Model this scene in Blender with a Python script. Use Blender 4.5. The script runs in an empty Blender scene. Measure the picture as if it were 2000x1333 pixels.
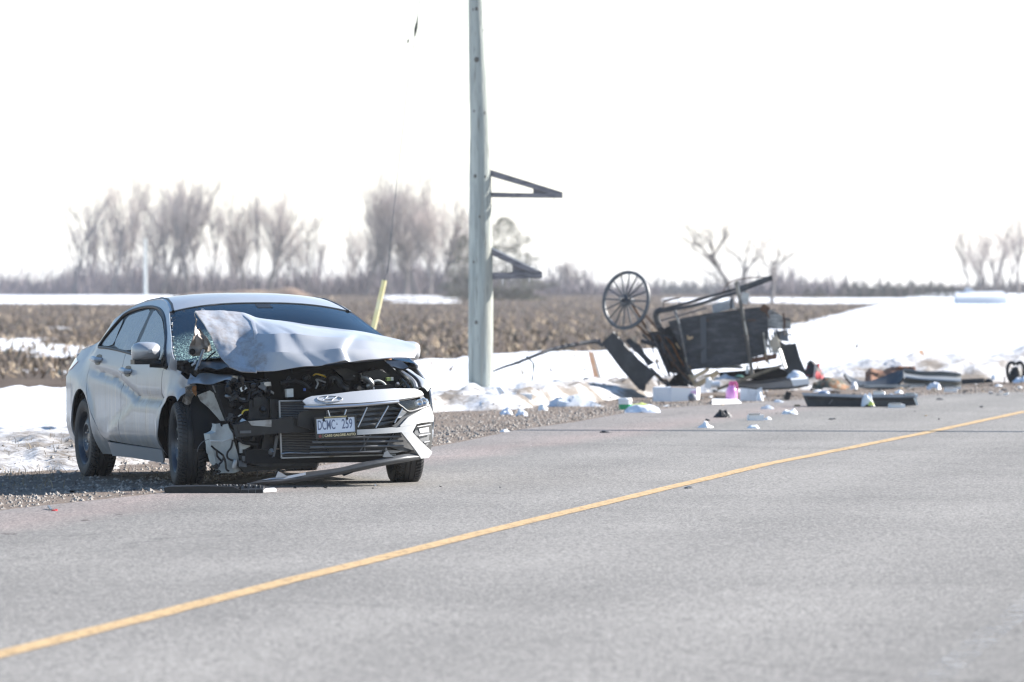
import bpy, bmesh, math, random
import numpy as np
from mathutils import Vector, Matrix, noise as mnoise
from mathutils.geometry import delaunay_2d_cdt
R = math.radians
SC = bpy.context.scene
COL = SC.collection

# ------------------------------------------------------------------ camera
CAM_H, HORIZON, FPX = 1.42, 572.0, 10600.0        # eye height (m), horizon row and focal length in photo pixels
cam_d = bpy.data.cameras.new('camera'); cam = bpy.data.objects.new('camera', cam_d); COL.objects.link(cam)
cam_d.sensor_width = 36.0; cam_d.lens = FPX * 36 / 2000
cam.location = (0, 0, CAM_H); cam.rotation_euler = (R(90) - math.atan((666.5 - HORIZON) / FPX), 0, 0)
cam_d.clip_start = 0.5; cam_d.clip_end = 6000
cam_d.dof.use_dof = True; cam_d.dof.focus_distance = 40.0; cam_d.dof.aperture_fstop = 4.6
SC.camera = cam

# ------------------------------------------------------------------ sky, sun, exposure
SUN_AZ, SUN_EL = R(68), R(28)
w = bpy.data.worlds.new('World'); SC.world = w; w.use_nodes = True
nt = w.node_tree; bg = nt.nodes['Background']
sky = nt.nodes.new('ShaderNodeTexSky'); sky.sky_type = 'NISHITA'; sky.sun_disc = False
sky.sun_elevation = SUN_EL; sky.sun_rotation = SUN_AZ; sky.air_density = 1.0; sky.dust_density = 0.4; sky.ozone_density = 1.0
hs = nt.nodes.new('ShaderNodeHueSaturation'); tcw = nt.nodes.new('ShaderNodeTexCoord'); sxz = nt.nodes.new('ShaderNodeSeparateXYZ'); nt.links.new(tcw.outputs['Generated'], sxz.inputs[0])
mrw = nt.nodes.new('ShaderNodeMapRange'); mrw.inputs[1].default_value = 0.02; mrw.inputs[2].default_value = 0.30; mrw.inputs[3].default_value = 0.45; mrw.inputs[4].default_value = 1.25
nt.links.new(sxz.outputs[2], mrw.inputs[0]); nt.links.new(mrw.outputs[0], hs.inputs['Saturation'])      # milky air low down, clear blue overhead
nt.links.new(sky.outputs[0], hs.inputs['Color']); nt.links.new(hs.outputs[0], bg.inputs[0]); bg.inputs[1].default_value = 0.085
sl = bpy.data.lights.new('sun', 'SUN'); sl.energy = 5.0; sl.angle = R(0.53); sl.color = (1.0, 0.95, 0.89)
so = bpy.data.objects.new('sun', sl); COL.objects.link(so)
sdir = Vector((math.cos(SUN_EL) * math.sin(SUN_AZ), math.cos(SUN_EL) * math.cos(SUN_AZ), math.sin(SUN_EL)))
so.rotation_euler = (-sdir).to_track_quat('-Z', 'Y').to_euler(); so.location = (30, 20, 40)
SC.view_settings.view_transform = 'Standard'; SC.view_settings.look = 'None'
SC.view_settings.exposure = 1.5; SC.view_settings.gamma = 1.0
SC.render.engine = 'CYCLES'
SC.cycles.use_denoising = True; SC.cycles.max_bounces = 8; SC.cycles.transparent_max_bounces = 16
SC.cycles.volume_bounces = 0; SC.cycles.caustics_reflective = False; SC.cycles.caustics_refractive = False
SC.cycles.sample_clamp_indirect = 6.0
SC.cycles.filter_width = 1.3

# ------------------------------------------------------------------ helpers
def at(px, py, Y):
    """world point that sits Y metres down the road at photo pixel px,py"""
    return Vector(((px - 1000) / FPX * Y, Y, CAM_H - (py - HORIZON) / FPX * Y))
def on_ground(px, py, z=0.0):
    Y = (CAM_H - z) * FPX / (py - HORIZON)
    return Vector(((px - 1000) / FPX * Y, Y, z))
def sm(a, b, x):
    t = min(1.0, max(0.0, (x - a) / (b - a))); return t * t * (3 - 2 * t)
def lin(x, pts):
    if x <= pts[0][0]: return pts[0][1]
    for (a, fa), (b, fb) in zip(pts, pts[1:]):
        if x <= b: return fa + (fb - fa) * (x - a) / (b - a)
    return pts[-1][1]
def catmull(pts, n=6, closed=False):
    P = [Vector(p) for p in pts]; out = []; N = len(P)
    rng = range(N if closed else N - 1)
    for i in rng:
        p0 = P[(i - 1) % N] if closed or i > 0 else P[0]
        p1, p2 = P[i], P[(i + 1) % N]
        p3 = P[(i + 2) % N] if closed or i + 2 < N else P[-1]
        for k in range(n):
            t = k / n
            out.append(0.5 * ((2 * p1) + (p2 - p0) * t + (2 * p0 - 5 * p1 + 4 * p2 - p3) * t * t + (3 * p1 - p0 - 3 * p2 + p3) * t ** 3))
    if not closed: out.append(P[-1])
    return out
def fbm(x, y, z=0.0, o=4):
    return mnoise.fractal(Vector((x, y, z)), 1.0, 2.0, o)

class MB:
    """collects shapes, then links them as one mesh object"""
    def __init__(s): s.v = []; s.f = []; s.m = []; s.k = 0
    def add(s, vs, fs):
        b = len(s.v); s.v += [tuple(p) for p in vs]
        for f in fs: s.f.append([b + i for i in f]); s.m.append(s.k)
        return s
    def box(s, c, size, rot=None, taper=1.0, shear=0.0):
        c = Vector(c); vs = []
        for z in (-1, 1):
            t = taper if z > 0 else 1.0
            for x, y in ((-1, -1), (1, -1), (1, 1), (-1, 1)):
                p = Vector((x * size[0] / 2 * t + shear * z * size[2] / 2, y * size[1] / 2 * t, z * size[2] / 2))
                if rot is not None: p = rot @ p
                vs.append(c + p)
        return s.add(vs, [(3, 2, 1, 0), (4, 5, 6, 7), (0, 1, 5, 4), (1, 2, 6, 5), (2, 3, 7, 6), (3, 0, 4, 7)])
    def bar(s, a, b, w, h, up=(0, 0, 1), w2=None, h2=None):
        a, b = Vector(a), Vector(b); d = (b - a).normalized(); up = Vector(up)
        x = d.cross(up)
        if x.length < 1e-4: x = d.cross(Vector((0, 1, 0)))
        x.normalize(); y = x.cross(d)
        w2 = w if w2 is None else w2; h2 = h if h2 is None else h2
        vs = []
        for p, ww, hh in ((a, w, h), (b, w2, h2)):
            vs += [p - x * ww / 2 - y * hh / 2, p + x * ww / 2 - y * hh / 2, p + x * ww / 2 + y * hh / 2, p - x * ww / 2 + y * hh / 2]
        return s.add(vs, [(3, 2, 1, 0), (4, 5, 6, 7), (0, 1, 5, 4), (1, 2, 6, 5), (2, 3, 7, 6), (3, 0, 4, 7)])
    def tube(s, pts, r, n=8, r2=None, cap=True, closed=False):
        P = [Vector(p) for p in pts]; N = len(P); vs = []; fs = []
        rs = r if isinstance(r, (list, tuple)) else [r + ((r2 - r) * i / max(1, N - 1) if r2 is not None else 0) for i in range(N)]
        up = None
        for i in range(N):
            if closed: t = (P[(i + 1) % N] - P[i - 1])
            else: t = (P[min(i + 1, N - 1)] - P[max(i - 1, 0)])
            if t.length < 1e-9: t = Vector((0, 0, 1))
            t.normalize()
            if up is None:
                up = Vector((0, 0, 1)) if abs(t.z) < .9 else Vector((1, 0, 0))
            x = t.cross(up)
            if x.length < 1e-6: x = t.cross(Vector((0, 1, .1)))
            x.normalize(); up = x.cross(t)
            for k in range(n):
                a = 2 * math.pi * k / n
                vs.append(P[i] + (x * math.cos(a) + up * math.sin(a)) * rs[i])
        for i in range(N if closed else N - 1):
            j = (i + 1) % N
            for k in range(n):
                l = (k + 1) % n
                fs.append((i * n + k, j * n + k, j * n + l, i * n + l))
        if cap and not closed:
            fs.append(tuple(range(n))); fs.append(tuple((N - 1) * n + k for k in reversed(range(n))))
        return s.add(vs, fs)
    def lathe(s, prof, M=None, n=32, a0=0.0, a1=2 * math.pi, closed=False):
        """prof: (radius, height) about local z; M places it"""
        full = abs(a1 - a0 - 2 * math.pi) < 1e-6; cnt = n if full else n + 1; vs = []; fs = []; K = len(prof)
        for i in range(cnt):
            a = a0 + (a1 - a0) * i / n
            for r, h in prof:
                p = Vector((r * math.cos(a), r * math.sin(a), h)); vs.append(M @ p if M is not None else p)
        for i in range(n):
            j = (i + 1) % cnt
            for k in range(K if closed else K - 1):
                l = (k + 1) % K
                fs.append((i * K + k, j * K + k, j * K + l, i * K + l))
        return s.add(vs, fs)
    def prism(s, poly, d):
        """3D polygon pushed along vector d"""
        P = [Vector(p) for p in poly]; d = Vector(d); n = len(P)
        return s.add(P + [p + d for p in P], [tuple(reversed(range(n))), tuple(range(n, 2 * n))] + [(i, (i + 1) % n, n + (i + 1) % n, n + i) for i in range(n)])
    def grid(s, rows, thick=0.0):
        """rows: list of lists of points; thick pushes a second skin along the normals"""
        nr, nc = len(rows), len(rows[0]); P = [[Vector(p) for p in r] for r in rows]
        vs = [p for r in P for p in r]; fs = []
        for i in range(nr - 1):
            for j in range(nc - 1):
                fs.append((i * nc + j, i * nc + j + 1, (i + 1) * nc + j + 1, (i + 1) * nc + j))
        if thick:
            off = nr * nc; V2 = []
            for i in range(nr):
                for j in range(nc):
                    a = P[min(i + 1, nr - 1)][j] - P[max(i - 1, 0)][j]; b = P[i][min(j + 1, nc - 1)] - P[i][max(j - 1, 0)]
                    nrm = b.cross(a)
                    nrm = nrm.normalized() if nrm.length > 1e-9 else Vector((0, 0, 1))
                    V2.append(P[i][j] + nrm * thick)
            vs += V2
            fs += [tuple(off + q for q in reversed(f)) for f in list(fs)]
            edge = [(i * nc, (i + 1) * nc) for i in range(nr - 1)] + [((i + 1) * nc + nc - 1, i * nc + nc - 1) for i in range(nr - 1)] + \
                   [(j + 1, j) for j in range(nc - 1)] + [((nr - 1) * nc + j, (nr - 1) * nc + j + 1) for j in range(nc - 1)]
            fs += [(a, b, off + b, off + a) for a, b in edge]
        return s.add(vs, fs)
    def panel(s, poly, surf, step=0.06, thick=0.0, drop=None, steps=None):
        """flat outline cut on a grid, bent onto surf(a, b) and given thickness"""
        sx, sy = (step, step) if steps is None else steps
        B = []; n_ = len(poly); area = sum(poly[i][0] * poly[(i + 1) % n_][1] - poly[(i + 1) % n_][0] * poly[i][1] for i in range(n_))
        if area < 0: poly = list(reversed(poly))
        for i in range(n_):
            p, q = poly[i], poly[(i + 1) % n_]; L_ = math.hypot(q[0] - p[0], q[1] - p[1])
            if L_ < 1e-6: continue
            k_ = max(1, int(math.ceil(L_ / sx))); B += [(p[0] + (q[0] - p[0]) * t / k_, p[1] + (q[1] - p[1]) * t / k_) for t in range(k_)]
        nb = len(B); pts = [Vector(p) for p in B]
        seg = [(B[i], B[(i + 1) % nb]) for i in range(nb)]
        def inside(x, y):
            c = False
            for (x1, y1), (x2, y2) in seg:
                if (y1 > y) != (y2 > y) and x < (x2 - x1) * (y - y1) / (y2 - y1) + x1: c = not c
            return c
        def near(x, y, d):
            for (x1, y1), (x2, y2) in seg:
                dx, dy = x2 - x1, y2 - y1; t = max(0, min(1, ((x - x1) * dx + (y - y1) * dy) / (dx * dx + dy * dy)))
                if (x - x1 - t * dx) ** 2 + (y - y1 - t * dy) ** 2 < d * d: return True
            return False
        x0, x1_, y0, y1_ = min(p[0] for p in B), max(p[0] for p in B), min(p[1] for p in B), max(p[1] for p in B)
        gx = math.floor(x0 / sx) * sx
        while gx < x1_:
            gy = math.floor(y0 / sy) * sy
            while gy < y1_:
                if inside(gx, gy) and not near(gx, gy, .35 * min(sx, sy)): pts.append(Vector((gx, gy)))
                gy += sy
            gx += sx
        res = delaunay_2d_cdt(pts, [(i, (i + 1) % nb) for i in range(nb)], [], 1, 1e-6)
        bm = bmesh.new(); vv = [bm.verts.new((p.x, p.y, 0)) for p in res[0]]
        for f in res[2]:
            try: bm.faces.new([vv[i] for i in f])
            except ValueError: pass
        loose_v = [v for v in bm.verts if not v.link_faces]
        if loose_v: bmesh.ops.delete(bm, geom=loose_v, context='VERTS')
        for v in bm.verts: v.co = surf(v.co.x, v.co.y)
        bmesh.ops.recalc_face_normals(bm, faces=bm.faces[:])
        if drop is not None:      # make the skin face the side named by drop
            av = Vector((0, 0, 0))
            for f in bm.faces: av += f.normal * f.calc_area()
            if av.dot(Vector(drop)) < 0: bmesh.ops.reverse_faces(bm, faces=bm.faces[:])
        bm.normal_update(); bm.verts.index_update(); nv = len(bm.verts)
        vs = [v.co.copy() for v in bm.verts]; fs = [[v.index for v in f.verts] for f in bm.faces]
        if thick:
            vs += [v.co - v.normal * thick for v in bm.verts]
            bd = [[l.vert.index for l in (e.link_loops[0], e.link_loops[0].link_loop_next)] for e in bm.edges if len(e.link_faces) == 1]
            fs += [[nv + i for i in reversed(f)] for f in list(fs)] + [[b_, a_, nv + a_, nv + b_] for a_, b_ in bd]
        s.add(vs, fs)
        bm.free(); return s
    def build(s, name, mat, parent=None, loc=None, angle=35, smooth=True):
        L = Vector(loc) if loc is not None else Vector((0, 0, 0))
        me = bpy.data.meshes.new(name)
        me.from_pydata([(p[0] - L.x, p[1] - L.y, p[2] - L.z) for p in s.v], [], s.f)
        for mm in (mat if isinstance(mat, (list, tuple)) else [mat]): me.materials.append(mm)
        if max(s.m, default=0) > 0: me.polygons.foreach_set('material_index', s.m)
        if smooth:
            me.polygons.foreach_set('use_smooth', [True] * len(me.polygons))
            me.set_sharp_from_angle(angle=R(angle))
        me.update(); o = bpy.data.objects.new(name, me); COL.objects.link(o)
        if parent is not None: o.parent = parent
        elif loc is not None: o.location = L
        return o
    # vertices given in world space, parent is an Empty with a location only
    def part(s, name, mat, parent, angle=35, smooth=True):
        return s.build(name, mat, parent, loc=parent.location, angle=angle, smooth=smooth)

def tag(o, label=None, cat=None, group=None, kind=None):
    if label: o['label'] = label
    if cat: o['category'] = cat
    if group: o['group'] = group
    if kind: o['kind'] = kind
    return o
def empty(name, loc, label=None, cat=None, group=None, rz=0.0):
    o = bpy.data.objects.new(name, None); COL.objects.link(o); o.location = loc; o.rotation_euler = (0, 0, rz)
    o.empty_display_size = 0.1
    return tag(o, label, cat, group)
def copy_tree(o, parent=None):
    c = o.copy(); COL.objects.link(c); c.parent = parent
    for ch in list(o.children): copy_tree(ch, c)
    return c

# ------------------------------------------------------------------ materials
def mat(name, col, rough=0.6, metal=0.0, var=None, bump=None, coat=0.0, spec=0.5, stretch=(1, 1, 1), trans=0.0, ior=1.45, alpha=1.0, speck=None, emis=None):
    """var = (second colour, noise scale, contrast lo, hi); speck = (colour, scale, threshold); bump = (scale, strength)"""
    m = bpy.data.materials.new(name); m.use_nodes = True; n = m.node_tree.nodes; l = m.node_tree.links
    b = n['Principled BSDF']; b.inputs['Base Color'].default_value = (*col, 1); b.inputs['Roughness'].default_value = rough
    b.inputs['Metallic'].default_value = metal; b.inputs['Coat Weight'].default_value = coat; b.inputs['Coat Roughness'].default_value = 0.06
    b.inputs['Specular IOR Level'].default_value = spec; b.inputs['Transmission Weight'].default_value = trans; b.inputs['IOR'].default_value = ior
    b.inputs['Alpha'].default_value = alpha
    tc = n.new('ShaderNodeTexCoord'); mp = n.new('ShaderNodeMapping'); mp.inputs['Scale'].default_value = stretch
    l.new(tc.outputs['Object'], mp.inputs[0]); last = None
    def nz(scale, detail=5, rough=.6):
        t = n.new('ShaderNodeTexNoise'); t.inputs['Scale'].default_value = scale; t.inputs['Detail'].default_value = detail
        t.inputs['Roughness'].default_value = rough; l.new(mp.outputs[0], t.inputs['Vector']); return t
    def mixc(fac, a, c2):
        x = n.new('ShaderNodeMix'); x.data_type = 'RGBA'; l.new(fac, x.inputs[0])
        if a is None: x.inputs[6].default_value = (*col, 1)
        else: l.new(a, x.inputs[6])
        x.inputs[7].default_value = (*c2, 1); return x.outputs[2]
    vs = [] if var is None else (var if isinstance(var, list) else [var])
    for c2, scl, lo, hi in vs:
        t = nz(scl); rp = n.new('ShaderNodeMapRange'); rp.inputs[1].default_value = lo; rp.inputs[2].default_value = hi
        l.new(t.outputs[0], rp.inputs[0]); last = mixc(rp.outputs[0], last, c2)
    if speck is not None:
        c2, scl, th = speck; t = n.new('ShaderNodeTexVoronoi'); t.inputs['Scale'].default_value = scl; l.new(mp.outputs[0], t.inputs['Vector'])
        rp = n.new('ShaderNodeMapRange'); rp.inputs[1].default_value = th; rp.inputs[2].default_value = th * .6
        l.new(t.outputs['Distance'], rp.inputs[0]); last = mixc(rp.outputs[0], last, c2)
    if last is not None: l.new(last, b.inputs['Base Color'])
    if bump is not None:
        t = nz(bump[0], 6); bp = n.new('ShaderNodeBump'); bp.inputs['Strength'].default_value = bump[1]; bp.inputs['Distance'].default_value = bump[2] if len(bump) > 2 else .02
        l.new(t.outputs[0], bp.inputs['Height']); l.new(bp.outputs[0], b.inputs['Normal'])
    if emis: b.inputs['Emission Color'].default_value = (*emis[0], 1); b.inputs['Emission Strength'].default_value = emis[1]
    return m
def nodes_of(m): return m.node_tree.nodes, m.node_tree.links
# ================================================================== the ground
rnd = random.Random(11)
# centre line and left asphalt edge, surveyed in plan (metres, x right, y down the road)
CENTRE = [(-8.5, -18), (-5.3, 2), (-1.99, 21.05), (-1.2, 25.8), (0.0, 32.8), (2.1, 44.5), (4.08, 54.1), (6.04, 64.05), (9.1, 77), (15.5, 100), (27, 135), (62, 230)]
EDGE = [(-12.5, -18), (-9.3, 2), (-5.9, 21), (-4.1, 31.0), (-3.3, 35.2), (-2.5, 38.0), (-1.5, 44.5), (-0.48, 51.2), (0.05, 55.7), (0.67, 59), (1.39, 64), (2.16, 67.2), (3.6, 71), (5.6, 74.5), (7.6, 77.4), (11.5, 90), (23, 125), (58, 225)]
def along(line, y):
    return lin(y, [(q[1], q[0]) for q in line])
def field_z(x, y):
    return 1.25 * sm(120, 640, y) * (0.72 + 0.28 * sm(120, 640, y)) if y > 120 else 0.0
def off_road(x, y):
    """metres to the left of the asphalt edge (positive = off the road)"""
    return (along(EDGE, y) - x) * 0.97
def base_z(x, y):
    d = off_road(x, y)
    z = -0.03 * sm(0.0, 1.2, d) - 0.10 * sm(1.5, 6, d)
    z += 0.02 * fbm(x * .35, y * .2) * sm(.3, 2, d)
    return z + field_z(x, y)
SNOW_Y = [(-.13, 42.5), (-.08, 44.5), (-.055, 49), (-.03, 60), (-.012, 67), (.002, 68), (.012, 74), (.025, 81), (.034, 84), (.06, 85.5), (.09, 88), (.13, 92)]     # where the snow begins, by bearing from the camera
SNOW_T = [(-.13, 18), (-.08, 18), (-.04, 14), (-.012, 11), (.01, 13), (.03, 12), (.055, 6), (.13, 4)]                                  # depth of its dirty edge
def snow_h(x, y):
    """snow surface above base_z; negative where the ground is bare"""
    d = off_road(x, y); s_ = x / max(y, 1)
    n1 = fbm(x * .16, y * .05, 3.1, 4); n2 = fbm(x * .7, y * .3, 7.7, 4)
    # the verge between gravel shoulder and field
    fe = 80 + 48 * sm(-7.5, -1, x) + 3.2 * max(0, x) + 8.0 * max(0, x - 4) + 10 * n1 + 3 * n2
    yb = lin(s_, SNOW_Y); dirty = lin(s_, SNOW_T)
    a = sm(yb - 1.6, yb + 2.4, y + 2.2 * n2) * (1 - sm(fe - 6, fe + 10, y)) * sm(.5, 1.4, d)
    edge = sm(yb - 1, yb + 1.5, y) * (1 - sm(yb + dirty * .7, yb + dirty + 3, y))
    h = -.08 + .18 * a + .03 * n2 * a + edge * (.02 + .13 * abs(fbm(x * 2.6, y * 1.3, 2.0, 5))) * a * (.35 + .65 * sm(-.06, -.02, s_))
    h += (.05 + .05 * n2) * edge * sm(-.02, -.005, s_) * (1 - sm(.012, .02, s_))
    # ploughed bank at the right, and a mostly unseen mound added to shade the snow
    h += (.34 + .12 * n2) * math.exp(-((y - (yb + 5.0)) / 2.6) ** 2) * sm(4.6, 7.5, x + 1.2 * n1)
    h += 1.7 * math.exp(-((x - 15.2) / 3.1) ** 2 - ((y - 119) / 11) ** 2)
    # lying snow out in the field
    if y > fe - 10:
        pat = fbm(x * .12 + 5, y * .028, 1.3, 4)
        left = sm(-.050, -.085, s_)
        far1 = sm(395, 450, y) * (1 - sm(600 - 105 * sm(.02, .03, s_), 640 - 110 * sm(.02, .03, s_), y)) * max(sm(-.055, -.068, s_), .62 * sm(-.028, -.022, s_) * (1 - sm(-.012, -.005, s_)), .95 * sm(.024, .03, s_))
        cov = -.42 + .50 * left * (1 - sm(170, 360, y) * .55) + .95 * far1 + pat * .55
        h = max(h, -.06 + .22 * min(.5, max(-.3, cov)))
    return h

def fan(name, rows, cols, zf, material, cull=None, attr=None):
    """a sheet whose mesh gets coarser with distance"""
    P = [(s * y, y, zf(s * y, y)) for y in rows for s in cols]; nc = len(cols); f = []
    for i in range(len(rows) - 1):
        for j in range(nc - 1):
            q = (i * nc + j, i * nc + j + 1, (i + 1) * nc + j + 1, (i + 1) * nc + j)
            if cull is None or any(cull(*P[k]) for k in q): f.append(q)
    mb = MB(); mb.v = P; mb.f = f; mb.m = [0] * len(f)
    o = mb.build(name, material, angle=180)
    if attr:
        for an, fn in attr.items():
            a = o.data.attributes.new(an, 'FLOAT', 'POINT'); a.data.foreach_set('value', [fn(x, y) for x, y, z in P])
    return tag(o, kind='structure')

def attr_mix(m, an, c_lo, c_hi, scl, amt=.5, base=None):
    """mix towards c_hi by a vertex attribute broken up with noise"""
    n, l = nodes_of(m); b = n['Principled BSDF']
    a = n.new('ShaderNodeAttribute'); a.attribute_name = an
    tc = n.new('ShaderNodeTexCoord'); t = n.new('ShaderNodeTexNoise'); t.inputs['Scale'].default_value = scl; t.inputs['Detail'].default_value = 6; t.inputs['Roughness'].default_value = .7
    l.new(tc.outputs['Object'], t.inputs['Vector'])
    ad = n.new('ShaderNodeMath'); ad.operation = 'MULTIPLY_ADD'; ad.inputs[1].default_value = amt * 2; l.new(t.outputs[0], ad.inputs[0])
    sb = n.new('ShaderNodeMath'); sb.operation = 'SUBTRACT'; l.new(a.outputs['Fac'], sb.inputs[0]); sb.inputs[1].default_value = amt
    l.new(sb.outputs[0], ad.inputs[2])
    cl = n.new('ShaderNodeClamp'); l.new(ad.outputs[0], cl.inputs[0])
    x = n.new('ShaderNodeMix'); x.data_type = 'RGBA'; l.new(cl.outputs[0], x.inputs[0])
    src = b.inputs['Base Color'].links[0].from_socket if b.inputs['Base Color'].links else None
    if src is not None: l.new(src, x.inputs[6])
    else: x.inputs[6].default_value = (*c_lo, 1)
    x.inputs[7].default_value = (*c_hi, 1); l.new(x.outputs[2], b.inputs['Base Color'])

rows_near = [5 + 1.0 * i for i in range(0, 22)] + [27 + .42 * i for i in range(0, 160)]
y = rows_near[-1]
rows = list(rows_near)
while y < 900: y *= 1.012; rows.append(y)
while y < 5200: y *= 1.12; rows.append(y)
cols = [-.30, -.24, -.19, -.155] + [-.13 + .26 * i / 230 for i in range(231)] + [.155, .19, .24, .30]
m_soil = mat('soil', (.065, .046, .034), .95, var=[((.12, .09, .068), .8, .45, .75), ((.035, .024, .018), 3.0, .5, .75)], bump=(6, .8, .06), spec=.2)
m_gravel = mat('gravel', (.155, .122, .098), .95, var=[((.28, .24, .205), 26, .5, .72), ((.075, .056, .044), 7, .5, .72)], bump=(30, .9, .02), spec=.2)
m_snow = mat('snow', (.86, .87, .89), .8, var=((.74, .77, .82), 1.3, .45, .8), bump=(5, .55, .05), spec=.25)
attr_mix(m_snow, 'dirt', (.86, .87, .89), (.165, .14, .115), 9.0, .9)
def ground_z(x, y):
    return base_z(x, y) - .015 - .10 * sm(-.05, -1.0, off_road(x, y))
ground = fan('ground', rows, cols, ground_z, m_soil)
# gravel and mud shoulder: a strip that follows the asphalt edge
gv = MB(); gr = []
yy = 4.0
while yy < 120:
    e = along(EDGE, yy); row = []
    for k, d in enumerate([-.35, -.12, .12, .35, .6, .9, 1.2, 1.6, 2.0, 2.5, 3.0, 3.6, 4.3, 5.2, 6.4, 7.4, 8.4]):
        dd = d + (.20 * fbm(yy * 1.3, k * .7, 2.2, 3) if k < 3 else 0)
        x = e - dd
        row.append((x, yy, max(base_z(x, yy), -.001 if dd < .3 else -9) + .006 + (.012 * fbm(x * 3, yy * 3, .5, 3) if dd > .2 else 0) - (.05 if k == 0 else 0) - .3 * sm(6.8, 8.4, d)))
    gr.append(row); yy += .22
gv.grid(gr); tag(gv.build('gravel_shoulder', m_gravel, angle=180), kind='structure')
def dirt(x, y):
    s_ = x / max(y, 1); yb = lin(s_, SNOW_Y); t = (y - yb) / lin(s_, SNOW_T)
    v = (.92 - .45 * sm(-.06, -.09, s_) * sm(.1, .5, t) - .22 * sm(-.015, .0, s_) * sm(.02, .01, s_)) * (1 - t ** 2) + .75 * fbm(x * 1.8, y * .7, 4.0, 5) if t < 1.3 else -.1
    if s_ < -.045 and t < 1.2: v = v + (.80 * (1 - max(0, t) ** 3) + .45 * fbm(x * 1.4, y * .6, 4.0, 5) - v) * sm(-.045, -.06, s_)
    if s_ > .05: v = max(v, .62 * (1 - sm(yb + 5, yb + 8.0, y)) + .3 * fbm(x * 1.5, y, 2, 3) - .1)
    return min(1.15, max(-.15, v))
srows = [r for r in rows if 30 < r < 760]
snow = fan('snow', srows, cols, lambda x, y: base_z(x, y) + snow_h(x, y) + (.03 * fbm(x * 3.4, y * 2.0, 9.0, 5) * (1.6 if y < 90 else 1) if y < 140 else 0), m_snow,
           cull=lambda x, y, z: z > base_z(x, y) - .055 and off_road(x, y) > .2, attr={'dirt': dirt})

# asphalt with worn wheel tracks, sandy edge band and cracks
m_road = mat('asphalt', (.075, .073, .072), .82, spec=.35)
n, l = nodes_of(m_road); b = n['Principled BSDF']
geo = n.new('ShaderNodeTexCoord')
def N(t, **k):
    q = n.new('ShaderNode' + t)
    for a, v in k.items(): setattr(q, a, v)
    return q
lat = n.new('ShaderNodeAttribute'); lat.attribute_name = 'lateral'
def ramp(src, stops):
    q = N('ValToRGB'); e = q.color_ramp.elements
    while len(e) < len(stops): e.new(.5)
    for el, (p, c) in zip(e, stops): el.position = p; el.color = (*c, 1) if len(c) == 3 else c
    l.new(src, q.inputs[0]); return q.outputs[0]
mr = N('MapRange'); mr.inputs[1].default_value = -4.6; mr.inputs[2].default_value = 4.8; l.new(lat.outputs['Fac'], mr.inputs[0])
wob = N('TexNoise'); wob.inputs['Scale'].default_value = .5; wob.inputs['Detail'].default_value = 4; l.new(geo.outputs['Object'], wob.inputs['Vector'])
wm = N('Math', operation='MULTIPLY_ADD'); l.new(wob.outputs[0], wm.inputs[0]); wm.inputs[1].default_value = .10; 
ws = N('Math', operation='SUBTRACT'); l.new(mr.outputs[0], ws.inputs[0]); ws.inputs[1].default_value = .05; l.new(ws.outputs[0], wm.inputs[2])
g = lambda v: ((v * .6 + .06) * 1.26, (v * .6 + .06) * 1.185, (v * .6 + .06) * 1.085)
band = ramp(wm.outputs[0], [(0, (.17, .154, .142)), (.10, (.18, .162, .15)), (.165, (.21, .175, .16)), (.215, g(.118)), (.285, g(.155)), (.36, g(.128)), (.44, g(.165)), (.50, g(.14)), (.58, g(.17)), (.66, g(.135)), (.76, g(.165)), (.86, g(.125)), (.95, g(.11)), (1, g(.14))])
fine = N('TexNoise'); fine.inputs['Scale'].default_value = 62; fine.inputs['Detail'].default_value = 3; fine.inputs['Roughness'].default_value = .7; l.new(geo.outputs['Object'], fine.inputs['Vector'])
vor = N('TexVoronoi'); vor.inputs['Scale'].default_value = 75; l.new(geo.outputs['Object'], vor.inputs['Vector'])
big = N('TexNoise'); big.inputs['Scale'].default_value = .33; big.inputs['Detail'].default_value = 5; l.new(geo.outputs['Object'], big.inputs['Vector'])
fr = N('MapRange'); fr.inputs[1].default_value = .3; fr.inputs[2].default_value = .7; fr.inputs[3].default_value = .35; fr.inputs[4].default_value = 1.65; l.new(fine.outputs[0], fr.inputs[0])
br = N('MapRange'); br.inputs[1].default_value = .3; br.inputs[2].default_value = .7; br.inputs[3].default_value = .88; br.inputs[4].default_value = 1.12; l.new(big.outputs[0], br.inputs[0])
sepc = N('SeparateColor'); l.new(vor.outputs['Color'], sepc.inputs[0])
vr = N('MapRange'); vr.inputs[3].default_value = .45; vr.inputs[4].default_value = 1.55; l.new(sepc.outputs[0], vr.inputs[0])
mul = N('Math', operation='MULTIPLY'); l.new(fr.outputs[0], mul.inputs[0]); l.new(br.outputs[0], mul.inputs[1])
mul2 = N('Math', operation='MULTIPLY'); l.new(mul.outputs[0], mul2.inputs[0]); l.new(vr.outputs[0], mul2.inputs[1])
vm = N('VectorMath', operation='SCALE'); l.new(band, vm.inputs[0]); l.new(mul2.outputs[0], vm.inputs['Scale'])
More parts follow.
